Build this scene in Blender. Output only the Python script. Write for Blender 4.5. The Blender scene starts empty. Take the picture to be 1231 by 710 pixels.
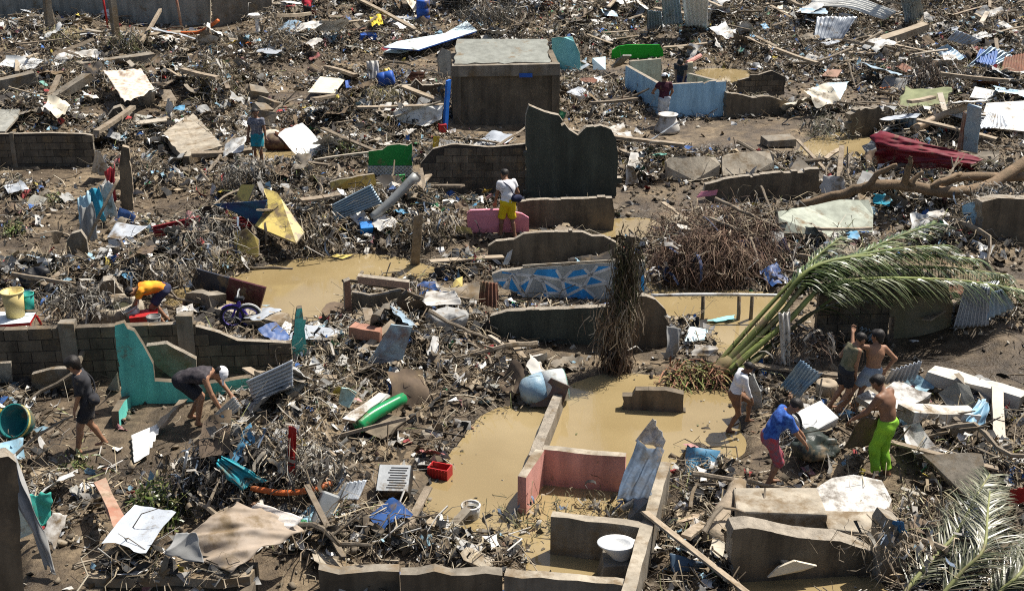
import bpy, math, random
import numpy as np
from mathutils import Vector, Matrix
random.seed(7); RNG = np.random.default_rng(11)
S = bpy.context.scene; COL = S.collection
# ------------------------------------------------------------------ camera, sky, sun, exposure
CAM_H = 10.0; PITCH = math.radians(22.1); FOC = 1500.0; PW, PH = 1231.0, 710.0
cd = bpy.data.cameras.new('camera'); cam = bpy.data.objects.new('camera', cd); COL.objects.link(cam)
cam.location = (0, 0, CAM_H); cam.rotation_euler = (math.pi/2-PITCH, 0, 0)
cd.sensor_width = 36; cd.lens = 36*FOC/PW; cd.clip_end = 3000; cd.clip_start = 0.5
S.camera = cam
SUN = Vector((0.50, 0.40, 1.05)).normalized()
W = bpy.data.worlds.new('World'); S.world = W; W.use_nodes = True
sky = W.node_tree.nodes.new('ShaderNodeTexSky'); sky.sky_type = 'NISHITA'; sky.sun_disc = False
sky.sun_elevation = math.asin(SUN.z); sky.sun_rotation = math.atan2(SUN.x, SUN.y)
sky.air_density = 1.0; sky.dust_density = 3.0
bg = W.node_tree.nodes['Background']; bg.inputs['Strength'].default_value = 0.07
W.node_tree.links.new(sky.outputs[0], bg.inputs[0])
sl = bpy.data.lights.new('sun', 'SUN'); sl.energy = 5.0; sl.angle = math.radians(0.5); sl.color = (1.0, 0.945, 0.86)
so = bpy.data.objects.new('sun', sl); COL.objects.link(so); so.rotation_euler = SUN.to_track_quat('Z', 'Y').to_euler()
so.location = (10, 20, 30)
S.view_settings.view_transform = 'Standard'; S.view_settings.look = 'None'; S.view_settings.gamma = 1
S.cycles.use_denoising = False; S.cycles.filter_width = 1.1
S.view_settings.exposure = 0.66; S.view_settings.use_curve_mapping = False

# ------------------------------------------------------------------ pixel -> place
_c, _s = math.cos(PITCH), math.sin(PITCH)
def ray(px, py):
    a = (px-PW/2)/FOC; b = (PH/2-py)/FOC
    return Vector((a, _c+b*_s, -_s+b*_c))
def P(px, py, z=0.0):
    d = ray(px, py); t = (z-CAM_H)/d.z
    return Vector((d.x*t, d.y*t, z))
def VP(px, py, A, B):                       # hit on the vertical plane through A and B
    d = ray(px, py); n = Vector((-(B.y-A.y), B.x-A.x))
    t = (n.x*A.x+n.y*A.y)/(n.x*d.x+n.y*d.y)
    return Vector((d.x*t, d.y*t, CAM_H+d.z*t))
def ppm(py): return 0.0735*(py+252)+1        # rough pixels per metre at a row

# ------------------------------------------------------------------ height field of the ground
GX0, GX1, GY0, GY1, GR = -44.0, 44.0, 8.0, 92.0, 0.1
NX, NY = int((GX1-GX0)/GR)+1, int((GY1-GY0)/GR)+1
gx = GX0+np.arange(NX)*GR; gy = GY0+np.arange(NY)*GR
XX, YY = np.meshgrid(gx, gy)
def vnoise(x, y, seed=0):
    xi = np.floor(x).astype(np.int64); yi = np.floor(y).astype(np.int64); fx = x-xi; fy = y-yi
    fx = fx*fx*(3-2*fx); fy = fy*fy*(3-2*fy)
    def h(a, b):
        n = (a*374761393+b*668265263+seed*1442695041) & 0xffffffff
        n = ((n ^ (n >> 13))*1274126177) & 0xffffffff
        return ((n ^ (n >> 16)) & 0xffff)/65535.0
    return (h(xi, yi)*(1-fx)+h(xi+1, yi)*fx)*(1-fy)+(h(xi, yi+1)*(1-fx)+h(xi+1, yi+1)*fx)*fy
def fbm(x, y, o=4, seed=0):
    r = 0; a = .5
    for i in range(o): r = r+a*vnoise(x*2**i+17.3*i, y*2**i-9.1*i, seed+i); a *= .5
    return r-0.5
def poly_mask(pts):
    m = np.zeros(XX.shape, bool); p = [(q.x, q.y) for q in pts]
    x0, x1 = min(a for a, b in p), max(a for a, b in p); y0, y1 = min(b for a, b in p), max(b for a, b in p)
    i0, i1 = max(0, int((x0-GX0)/GR)-1), min(NX, int((x1-GX0)/GR)+2); j0, j1 = max(0, int((y0-GY0)/GR)-1), min(NY, int((y1-GY0)/GR)+2)
    if i1 <= i0 or j1 <= j0: return m
    X, Y = XX[j0:j1, i0:i1], YY[j0:j1, i0:i1]; s = np.zeros(X.shape, bool)
    for k in range(len(p)):
        (ax, ay), (bx, by) = p[k], p[k-1]
        c = ((ay > Y) != (by > Y)) & (X < (bx-ax)*(Y-ay)/((by-ay) or 1e-9)+ax)
        s ^= c
    m[j0:j1, i0:i1] = s
    return m
def blur(a, r):
    a = a.astype(float)
    for ax in (0, 1):
        for _ in range(2):
            c = np.cumsum(np.concatenate([np.repeat(np.take(a, [0], ax), r+1, ax), a, np.repeat(np.take(a, [-1], ax), r, ax)], ax), ax)
            n = a.shape[ax]
            a = (np.take(c, range(2*r+1, 2*r+1+n), ax)-np.take(c, range(0, n), ax))/(2*r+1)
    return a
HG = 0.10+0.10*fbm(XX*.35, YY*.35, 3, 5)
PILE = np.zeros(XX.shape)                   # how thick the loose debris lies
def mound(px, py, rx, ry, h, pile=1.0):
    c = P(px, py); i0, i1 = max(0, int((c.x-2*rx-GX0)/GR)), min(NX, int((c.x+2*rx-GX0)/GR)+1); j0, j1 = max(0, int((c.y-2*ry-GY0)/GR)), min(NY, int((c.y+2*ry-GY0)/GR)+1)
    if i1 <= i0 or j1 <= j0: return
    w_ = (slice(j0, j1), slice(i0, i1)); X, Y = XX[w_], YY[w_]; d2 = ((X-c.x)/rx)**2+((Y-c.y)/ry)**2
    w = np.clip(np.exp(-d2*1.6)-.012, 0, 1)*(0.75+0.9*fbm(X*.9+px, Y*.9, 3, 9))
    HG[w_] += h*w; PILE[w_] = np.maximum(PILE[w_], np.clip(w*1.15, 0, 1)*pile)
def at_grid(A, x, y):
    fx = np.clip((np.asarray(x)-GX0)/GR, 0, NX-1.001); fy = np.clip((np.asarray(y)-GY0)/GR, 0, NY-1.001)
    i = fx.astype(int); j = fy.astype(int); u = fx-i; v = fy-j
    return (A[j, i]*(1-u)+A[j, i+1]*u)*(1-v)+(A[j+1, i]*(1-u)+A[j+1, i+1]*u)*v
def gz(x, y): return float(at_grid(HG, x, y))
def G(px, py, dz=0.0):                      # where the line of sight meets the ground raised by dz
    d = ray(px, py); t = np.linspace((4.5-CAM_H)/d.z, (-0.6-CAM_H)/d.z, 900)
    x, y, z = d.x*t, d.y*t, CAM_H+d.z*t
    k = np.nonzero(z < np.maximum(at_grid(HG, x, y), 0.0)+dz)[0]
    k = k[0] if len(k) else len(t)-1
    return Vector((x[k], y[k], z[k]))
def pt(p):                                  # (px,py) ground, (px,py,dz) above the ground, Vector as is
    if isinstance(p, Vector): return p
    return G(*p)

# ------------------------------------------------------------------ materials
def lin(c):
    if isinstance(c, str):
        c = [int(c[i:i+2], 16)/255 for i in (1, 3, 5)]
        return tuple(((x+.055)/1.055)**2.4 if x > .04 else x/12.92 for x in c)
    return tuple(c)
MUD = (0.165, 0.120, 0.070); MATS = {}
def nt(m): return m.node_tree.nodes, m.node_tree.links
def mat(name, col, col2=None, mud=0.35, rough=0.85, scale=3.0, bump=0.3, metal=0.0, vary=0.0, attr=False, mudcol=MUD, spec=0.3, bscale=14.0, streak=0.0):
    if name in MATS: return MATS[name]
    m = bpy.data.materials.new(name); m.use_nodes = True; N, L = nt(m); b = N['Principled BSDF']
    tc = N.new('ShaderNodeTexCoord'); geo = N.new('ShaderNodeNewGeometry')
    n1 = N.new('ShaderNodeTexNoise'); n1.inputs['Scale'].default_value = scale; n1.inputs['Detail'].default_value = 6; n1.inputs['Roughness'].default_value = .65
    n2 = N.new('ShaderNodeTexNoise'); n2.inputs['Scale'].default_value = scale*.45+.6; n2.inputs['Detail'].default_value = 8; n2.inputs['Roughness'].default_value = .7
    for n in (n1, n2): L.new(geo.outputs['Position'], n.inputs['Vector'])
    r1 = N.new('ShaderNodeMapRange'); r1.inputs[1].default_value = .35; r1.inputs[2].default_value = .68; L.new(n1.outputs[0], r1.inputs[0])
    mx = N.new('ShaderNodeMix'); mx.data_type = 'RGBA'; L.new(r1.outputs[0], mx.inputs[0])
    if attr:
        at = N.new('ShaderNodeAttribute'); at.attribute_name = 'Col'
        hs = N.new('ShaderNodeHueSaturation'); hs.inputs['Value'].default_value = .62; L.new(at.outputs['Color'], hs.inputs['Color'])
        L.new(at.outputs['Color'], mx.inputs[6]); L.new(hs.outputs[0], mx.inputs[7])
    else:
        c = lin(col); c2 = lin(col2) if col2 else tuple(x*.66 for x in c)
        mx.inputs[6].default_value = (*c, 1); mx.inputs[7].default_value = (*c2, 1)
    out = mx.outputs[2]
    if vary:
        oi = N.new('ShaderNodeObjectInfo'); mr = N.new('ShaderNodeMapRange'); mr.inputs[3].default_value = 1-vary; mr.inputs[4].default_value = 1+vary*.8
        L.new(oi.outputs['Random'], mr.inputs[0]); h2 = N.new('ShaderNodeHueSaturation'); L.new(mr.outputs[0], h2.inputs['Value']); L.new(out, h2.inputs['Color']); out = h2.outputs[0]
    if streak:
        vm = N.new('ShaderNodeVectorMath'); vm.operation = 'MULTIPLY'; vm.inputs[1].default_value = (4.5, 4.5, .55); L.new(geo.outputs['Position'], vm.inputs[0])
        n3 = N.new('ShaderNodeTexNoise'); n3.inputs['Scale'].default_value = 1.0; n3.inputs['Detail'].default_value = 6; n3.inputs['Roughness'].default_value = .6; L.new(vm.outputs[0], n3.inputs['Vector'])
        r3 = N.new('ShaderNodeMapRange'); r3.inputs[1].default_value = .35; r3.inputs[2].default_value = .62; r3.inputs[3].default_value = 1-streak; r3.inputs[4].default_value = 1.1; L.new(n3.outputs[0], r3.inputs[0])
        h3 = N.new('ShaderNodeHueSaturation'); L.new(r3.outputs[0], h3.inputs['Value']); L.new(out, h3.inputs['Color']); out = h3.outputs[0]
    if mud > 0:
        r2 = N.new('ShaderNodeMapRange'); r2.inputs[1].default_value = .66-mud*.42; r2.inputs[2].default_value = .74-mud*.30
        L.new(n2.outputs[0], r2.inputs[0])
        m2 = N.new('ShaderNodeMix'); m2.data_type = 'RGBA'; L.new(r2.outputs[0], m2.inputs[0]); L.new(out, m2.inputs[6])
        m2.inputs[7].default_value = (*mudcol, 1); out = m2.outputs[2]
    L.new(out, b.inputs['Base Color']); b.inputs['Roughness'].default_value = rough; b.inputs['Metallic'].default_value = metal
    b.inputs['Specular IOR Level'].default_value = spec
    if bump:
        nb = N.new('ShaderNodeTexNoise'); nb.inputs['Scale'].default_value = bscale; nb.inputs['Detail'].default_value = 5; nb.inputs['Roughness'].default_value = .7
        L.new(geo.outputs['Position'], nb.inputs['Vector'])
        bp = N.new('ShaderNodeBump'); bp.inputs['Strength'].default_value = bump; bp.inputs['Distance'].default_value = .04; L.new(nb.outputs[0], bp.inputs['Height']); L.new(bp.outputs[0], b.inputs['Normal'])
    MATS[name] = m
    return m
M_CONC = mat('muddy_concrete', (.25, .22, .175), (.15, .13, .10), mud=.38, scale=2.2, streak=.35)
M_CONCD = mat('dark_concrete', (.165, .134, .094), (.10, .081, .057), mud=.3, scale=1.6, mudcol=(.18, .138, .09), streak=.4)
M_CONCG = mat('green_black_concrete', (.075, .083, .065), (.05, .056, .044), mud=.15, scale=1.3, mudcol=(.10, .09, .065), streak=.3)
M_CONCL = mat('pale_concrete', (.38, .335, .26), (.25, .215, .165), mud=.4, scale=2.5, streak=.25)
M_GREY = mat('grey_plaster', (.33, .33, .295), (.24, .235, .20), mud=.25, scale=1.8, streak=.3)
M_EDGE = mat('broken_concrete_edge', (.36, .315, .25), (.19, .165, .13), mud=.25, scale=7, bump=.8, bscale=30)
M_BLOCK = mat('hollow_block', (.145, .12, .087), (.085, .07, .052), mud=.3, scale=4, vary=.35, bump=.5, streak=.4)
M_MORTAR = mat('mortar', (.055, .047, .038), (.035, .03, .025), mud=.15, scale=4)
M_WHITE = mat('white_plaster', (.58, .56, .51), (.42, .40, .35), mud=.38, scale=1.6, bump=.2)
M_WOOD = mat('weathered_wood', (.30, .245, .18), (.17, .135, .095), mud=.3, scale=6, vary=.4, bump=.5)
M_LOG = mat('debarked_log', (.24, .165, .10), (.12, .085, .05), mud=.25, scale=4, bump=.6)
M_STICK = mat('grey_stick', (.24, .20, .15), (.13, .105, .075), mud=.3, scale=6, vary=.45)
M_ZINC = mat('zinc_sheet', (.52, .55, .58), (.36, .39, .42), mud=.22, rough=.42, metal=.35, scale=2.5, bump=.1, vary=.15)
M_ZBLUE = mat('blue_zinc_sheet', (.24, .36, .46), (.36, .42, .46), mud=.25, rough=.42, metal=.3, scale=2.5, bump=.1, vary=.12)
M_ZWHITE = mat('white_roof_sheet', (.72, .72, .68), (.58, .58, .55), mud=.2, rough=.5, scale=2, bump=.1)
M_RUST = mat('rusty_sheet', (.20, .085, .05), (.12, .06, .042), mud=.3, rough=.8, scale=4)
M_REDSH = mat('red_sheet', (.30, .025, .03), (.17, .02, .022), mud=.2, rough=.5, scale=2)
M_STRAW = mat('strawmass', (.3, .24, .15), attr=True, mud=.12, rough=.9, bump=0)
M_LITTER = mat('littermass', (.3, .3, .3), attr=True, mud=.22, rough=.7, bump=0, scale=9)
M_RUBBLE = mat('rubblemass', (.3, .3, .3), attr=True, mud=.32, rough=.92, bump=.3, scale=7)
M_GREEN = mat('palm_green', (.3, .3, .3), attr=True, mud=.05, rough=.38, bump=0, scale=5, spec=.5)

# ------------------------------------------------------------------ object builders
def tag(o, label=None, cat=None, group=None, kind=None):
    if label: o['label'] = label
    if cat: o['category'] = cat; o['kind'] = 'thing'
    if group: o['group'] = group
    if kind: o['kind'] = kind
    return o
def thing(name, label, cat, loc, group=None):
    o = bpy.data.objects.new(name, None); COL.objects.link(o); o.location = loc; o.empty_display_size = .1
    return tag(o, label, cat, group)
def raw(name, V, F, mats, parent=None, smooth=False, fm=None, loc=None):
    V = [Vector(v) for v in V]
    if parent is not None: o0 = parent_world(parent)
    elif loc is not None: o0 = Vector(loc)
    else:
        n = len(V); o0 = Vector((sum(v.x for v in V)/n, sum(v.y for v in V)/n, min(v.z for v in V)))
    me = bpy.data.meshes.new(name); me.from_pydata([v-o0 for v in V], [], F)
    for m in (mats if isinstance(mats, (list, tuple)) else [mats]): me.materials.append(m)
    if fm: me.polygons.foreach_set('material_index', fm)
    if smooth: me.polygons.foreach_set('use_smooth', [True]*len(F))
    me.update()
    o = bpy.data.objects.new(name, me); COL.objects.link(o)
    if parent is not None: o.parent = parent
    else: o.location = o0
    return o
def parent_world(p):
    v = Vector(p.location)
    while p.parent: p = p.parent; v = v+Vector(p.location)
    return v
def arrays(name, V, F, mat_, col=None, smooth=False, parent=None, loc=(0, 0, 0)):   # big meshes, numpy
    me = bpy.data.meshes.new(name); V = np.asarray(V, np.float32)-np.asarray(loc, np.float32); F = np.asarray(F, np.int32)
    me.vertices.add(len(V)); me.vertices.foreach_set('co', V.ravel())
    k = F.shape[1]; me.loops.add(F.size); me.loops.foreach_set('vertex_index', F.ravel())
    me.polygons.add(len(F)); me.polygons.foreach_set('loop_start', np.arange(len(F), dtype=np.int32)*k)
    me.polygons.foreach_set('loop_total', np.full(len(F), k, np.int32))
    if smooth: me.polygons.foreach_set('use_smooth', np.ones(len(F), bool))
    if col is not None:
        a = me.attributes.new('Col', 'FLOAT_COLOR', 'POINT'); c = np.ones((len(V), 4), np.float32); c[:, :3] = col; a.data.foreach_set('color', c.ravel())
    me.materials.append(mat_); me.update(calc_edges=True); me.validate()
    o = bpy.data.objects.new(name, me); COL.objects.link(o)
    if parent is not None: o.parent = parent
    else: o.location = loc
    return o
def jag(pts, amp, step, keep=None, steps=False):          # rough up a 2D outline
    out = []; n = len(pts)
    for i in range(n):
        a, b = pts[i], pts[(i+1) % n]; d = math.dist(a, b); k = max(1, int(d/step)); out.append(a)
        if keep and keep(a, b): continue
        nx, ny = -(b[1]-a[1])/(d or 1), (b[0]-a[0])/(d or 1)
        r = 0
        for j in range(1, k):
            t = (j+random.uniform(-.35, .35))/k; r0 = r; r = random.gauss(0, amp)*random.choice((.1, .2, .5, 1.3))
            f = lambda tt, rr: (a[0]+(b[0]-a[0])*tt+nx*rr, a[1]+(b[1]-a[1])*tt+ny*rr)
            if steps and random.random() < .7: out.append(f(t-.04/k, r0))
            out.append(f(t, r))
    return out
def prism(front, off):
    n = len(front); V = list(front)+[v+off for v in front]
    F = [list(range(n))[::-1], list(range(n, 2*n))]+[[i, (i+1) % n, n+(i+1) % n, n+i] for i in range(n)]
    return V, F
def keep(*px): FOOT.append([P(x, y) for x, y in px])
FOOT = []                                     # footprints kept free of deep litter
def vwall(name, label, A, B, outline, thick=.15, mats=None, jagamp=.03, cat='wall', parent=None, base=True, edge=None, lab=True):
    """upright wall whose face was measured in the photograph: A,B ground pixels of its foot"""
    A, B = (P(*A) if not isinstance(A, Vector) else A), (P(*B) if not isinstance(B, Vector) else B)
    u = Vector((B.x-A.x, B.y-A.y, 0)).normalized(); n = Vector((-u.y, u.x, 0))
    if n.y < 0: n = -n
    q = []
    for (x, y) in outline:
        w = VP(x, y, A, B); q.append(((w-A).dot(u), w.z))
    zmin = min(z for _, z in q)
    if base: q = [(a, (-.35 if z < .22 else z)) for a, z in q]
    q = jag(q, jagamp*2.0, .15, keep=lambda a, b: a[1] <= -.3 and b[1] <= -.3, steps=True) if jagamp else q
    front = [Vector((A.x, A.y, 0))+u*a+Vector((0, 0, z)) for a, z in q]
    V, F = prism(front, n*thick)
    mats = mats or [M_CONCD, M_EDGE]; fm = [0, 0]+[len(mats)-1]*(len(F)-2)
    o = raw(name, V, F, mats, parent, fm=fm)
    if parent is None: tag(o, label, cat)
    a0, a1 = min(a for a, _ in q), max(a for a, _ in q)
    FOOT.append([A+u*a0-n*.05, A+u*a1-n*.05, A+u*a1+n*(thick+.05), A+u*a0+n*(thick+.05)])
    return o
def plate(name, label, pts, thick=.05, mats=None, cat='panel', jagamp=.0, group=None, parent=None, dz=.12, keepclear=True):
    """panel lying or leaning: every corner is (px,py[,height above the ground])"""
    q = [pt(p if len(p) == 3 else (*p, dz)) for p in pts]
    if jagamp:
        c = sum(q, Vector())/len(q); n = Vector()
        for i in range(len(q)): n += (q[i]-c).cross(q[(i+1) % len(q)]-c)
        n.normalize(); ex = (q[1]-q[0]); ex = (ex-n*ex.dot(n)).normalized(); ey = n.cross(ex)
        zs = [(v-c).dot(n) for v in q]; f2 = [((v-c).dot(ex), (v-c).dot(ey)) for v in q]
        j2 = jag(f2, jagamp, .18); out = []
        for a in j2:
            ws = [1/(math.dist(a, b)+1e-4)**2 for b in f2]; z = sum(w*zz for w, zz in zip(ws, zs))/sum(ws)
            out.append(c+ex*a[0]+ey*a[1]+n*z)
        q = out
    n = Vector(); c = sum(q, Vector())/len(q)
    for i in range(len(q)): n += (q[i]-c).cross(q[(i+1) % len(q)]-c)
    n.normalize()
    view = Vector((0, 0, CAM_H))-c
    if n.dot(view) < 0: q = q[::-1]; n = -n
    V, F = prism([v for v in q[::-1]], -n*thick)
    mats = mats or [M_CONCL, M_EDGE]; mats = mats if isinstance(mats, list) else [mats]
    o = raw(name, V, F, mats, parent, fm=[0, 0]+[len(mats)-1]*(len(F)-2))
    if parent is None: tag(o, label, cat, group)
    if keepclear: FOOT.append([Vector((v.x, v.y, 0)) for v in q])
    return o
def sheet(name, label, c4, waves=8, amp=.018, m=None, cat='roof sheet', crumple=.03, bend=0.0, dz=.2, nv=14, group=None, parent=None, thick=.004, ragged=.0, across=True, smooth=True, freq=1.7):
    """thin sheet over four corners; waves run from corner 0-1 towards 3-2"""
    q = [pt(p if len(p) == 3 else (*p, dz)) for p in c4]; nu = max(12, waves*6) if waves else 18
    sd = random.random()*50; V = []; F = []; clothy = cat in ('cloth', 'rag', 'tarpaulin', 'net', 'plastic rag', 'quilt', 'sack', 'metal sheet', 'scrap', 'plastic strip')
    if clothy: nu = 30; nv = max(nv, 24)
    if clothy and freq > 4: nu = nv = 64
    n0 = (q[1]-q[0]).cross(q[3]-q[0]).normalized()
    if n0.z < 0 and abs(n0.z) > .2: n0 = -n0
    size = ((q[1]-q[0]).length+(q[3]-q[0]).length)/2
    for j in range(nv+1):
        for i in range(nu+1):
            u, v = i/nu, j/nv; e = ragged*(vnoise(np.float64(u*5+sd), np.float64(v*5+sd*2), 3)-.5)
            uu = u+(e if i in (0, nu) else 0)*1.0; vv = v+(e if j in (0, nv) else 0)
            p = (q[0]*(1-uu)+q[1]*uu)*(1-vv)+(q[3]*(1-uu)+q[2]*uu)*vv
            if clothy: h = amp*3.2*(float(vnoise(np.float64(u*waves*1.7+sd+.5*math.sin(v*3+sd)), np.float64(v*1.6+sd), 5))-.5) if waves else 0
            else: h = amp*math.sin(u*waves*2*math.pi) if waves else 0
            cr = float(fbm(np.float64(u*size*freq+sd), np.float64(v*size*freq+sd), 3, 21))
            if clothy: ua, va = (u*.8+v*.6)*size*freq*.45+.35*cr, (v*.8-u*.6)*size*freq*1.25+.5*cr; cr = cr*.6+.3-1.25*abs(float(fbm(np.float64(ua+sd*2), np.float64(va+sd), 3, 31)))
            h += crumple*2*cr+bend*math.sin(math.pi*v)
            V.append(p+n0*h)
    for j in range(nv):
        for i in range(nu):
            a = j*(nu+1)+i; F.append([a, a+1, a+nu+2, a+nu+1])
    o = raw(name, V, F, m or M_ZINC, parent, smooth=smooth)
    md = o.modifiers.new('thickness', 'SOLIDIFY'); md.thickness = thick
    if parent is None: tag(o, label, cat, group)
    FOOT.append([Vector((v.x, v.y, 0)) for v in q])
    return o
def tube_geo(pts, r, seg=8, cap=True, jit=0.0):
    V, F = [], []; n = len(pts); rr = r if isinstance(r, (list, tuple)) else [r]*n
    for i, p in enumerate(pts):
        t = (pts[min(i+1, n-1)]-pts[max(i-1, 0)]).normalized(); a = t.cross(Vector((0, 0, 1)))
        if a.length < .1: a = t.cross(Vector((0, 1, 0)))
        a.normalize(); b = t.cross(a)
        for k in range(seg):
            th = 2*math.pi*k/seg; ra = rr[i]*(1+random.uniform(-jit, jit)); V.append(p+a*math.cos(th)*ra+b*math.sin(th)*ra)
    for i in range(n-1):
        for k in range(seg):
            F.append([i*seg+k, i*seg+(k+1) % seg, (i+1)*seg+(k+1) % seg, (i+1)*seg+k])
    if cap: F += [list(range(seg))[::-1], list(range((n-1)*seg, n*seg))]
    return V, F
def resample(pts, k, wob=0.0):
    out = []
    for i in range(len(pts)-1):
        p0 = pts[max(i-1, 0)]; p1 = pts[i]; p2 = pts[i+1]; p3 = pts[min(i+2, len(pts)-1)]
        for j in range(k):
            t = j/k
            v = (p1*2+(p2-p0)*t+(p0*2-p1*5+p2*4-p3)*t*t+(p1*3-p0-p2*3+p3)*t**3)*.5
            out.append(v+Vector([random.uniform(-wob, wob) for _ in range(3)]))
    out.append(pts[-1]); return out
def pole(name, label, pts, r=.04, m=None, cat='pole', r2=None, wob=0.0, k=4, seg=8, group=None, parent=None, dz=.15, jit=0.0):
    q = resample([pt(p if isinstance(p, Vector) or len(p) == 3 else (*p, dz)) for p in pts], k, wob); n = len(q)
    rr = [r+(((r2 if r2 is not None else r)-r)*i/(n-1)) for i in range(n)]
    V, F = tube_geo(q, rr, seg, jit=jit); o = raw(name, V, F, m or M_WOOD, parent, smooth=seg > 5)
    if parent is None: tag(o, label, cat, group)
    return o
def beam(name, label, p, q, w, h, m=None, cat='beam', parent=None, dz=.15, roll=0.0, group=None, jagged=.02, mats=None):
    a = pt(p if isinstance(p, Vector) or len(p) == 3 else (*p, dz)); b = pt(q if isinstance(q, Vector) or len(q) == 3 else (*q, dz)); t = (b-a).normalized(); s = t.cross(Vector((0, 0, 1)))
    if s.length < .05: s = Vector((1, 0, 0))
    s.normalize(); up = s.cross(t); R = Matrix.Rotation(roll, 3, t); s = R @ s; up = R @ up
    V, F = [], []; n = 5
    for i in range(n):
        c = a.lerp(b, i/(n-1))
        for (x, y) in ((-1, -1), (1, -1), (1, 1), (-1, 1)):
            j = lambda: random.uniform(-jagged, jagged)
            V.append(c+s*(x*w/2+j())+up*(y*h/2+j())+(t*j()*3 if i in (0, n-1) else Vector()))
    for i in range(n-1):
        for k in range(4): F.append([i*4+k, i*4+(k+1) % 4, i*4+4+(k+1) % 4, i*4+4+k])
    F += [[3, 2, 1, 0], [n*4-4, n*4-3, n*4-2, n*4-1]]
    o = raw(name, V, F, mats or m or M_CONC, parent, fm=([0]*(len(F)-2)+[1, 1]) if mats else None)
    if parent is None: tag(o, label, cat, group)
    return o
def lathe_geo(prof, seg=28):
    V, F = [], []
    for (r, z) in prof:
        for k in range(seg): th = 2*math.pi*k/seg; V.append(Vector((r*math.cos(th), r*math.sin(th), z)))
    for i in range(len(prof)-1):
        for k in range(seg): F.append([i*seg+k, i*seg+(k+1) % seg, (i+1)*seg+(k+1) % seg, (i+1)*seg+k])
    return V, F
def lathe(name, label, base, prof, m, rot=(0, 0, 0), cat='bucket', parent=None, off=(0, 0, 0), group=None):
    V, F = lathe_geo(prof); from_e = Matrix.Rotation(rot[2], 3, 'Z') @ Matrix.Rotation(rot[1], 3, 'Y') @ Matrix.Rotation(rot[0], 3, 'X')
    b = pt(base); V = [from_e @ (v+Vector(off))+b for v in V]
    o = raw(name, V, F, m, parent, smooth=True, loc=b)
    md = o.modifiers.new('thickness', 'SOLIDIFY'); md.thickness = .006
    if parent is None: tag(o, label, cat, group); FOOT.append([Vector((b.x+x*.35, b.y+y*.35, 0)) for x, y in ((-1, -1), (1, -1), (1, 1), (-1, 1))])
    return o
CUBE_F = [[0, 3, 2, 1], [4, 5, 6, 7], [0, 1, 5, 4], [1, 2, 6, 5], [2, 3, 7, 6], [3, 0, 4, 7]]
def box_geo(c, sx, sy, sz, R=None, taper=1.0, jit=0.0):
    V = []
    for z in (0, 1):
        for x, y in ((-1, -1), (1, -1), (1, 1), (-1, 1)):
            t = taper if z else 1
            v = Vector((x*sx/2*t, y*sy/2*t, z*sz))+Vector([random.uniform(-jit, jit) for _ in range(3)])
            V.append((R @ v if R else v)+c)
    return V, [list(f) for f in CUBE_F]
def box(name, label, base, sx, sy, sz, rz=0, m=None, cat='block', parent=None, taper=1.0, jit=.01, tilt=(0, 0), bevel=.012, dz=0, off=(0, 0, 0), group=None):
    R = Matrix.Rotation(rz, 3, 'Z') @ Matrix.Rotation(tilt[0], 3, 'X') @ Matrix.Rotation(tilt[1], 3, 'Y'); b = pt(base)
    V, F = box_geo(Vector(off), sx, sy, sz, None, taper, jit); V = [R @ v+b for v in V]
    o = raw(name, V, F, m or M_CONC, parent, loc=b)
    if bevel: md = o.modifiers.new('edge', 'BEVEL'); md.width = bevel; md.segments = 2
    if parent is None:
        tag(o, label, cat, group); FOOT.append([Vector((v.x, v.y, 0)) for v in V[:4]])
    return o
def merge(*gs):
    V, F = [], []
    for v, f in gs: n = len(V); V += list(v); F += [[i+n for i in q] for q in f]
    return V, F
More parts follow.
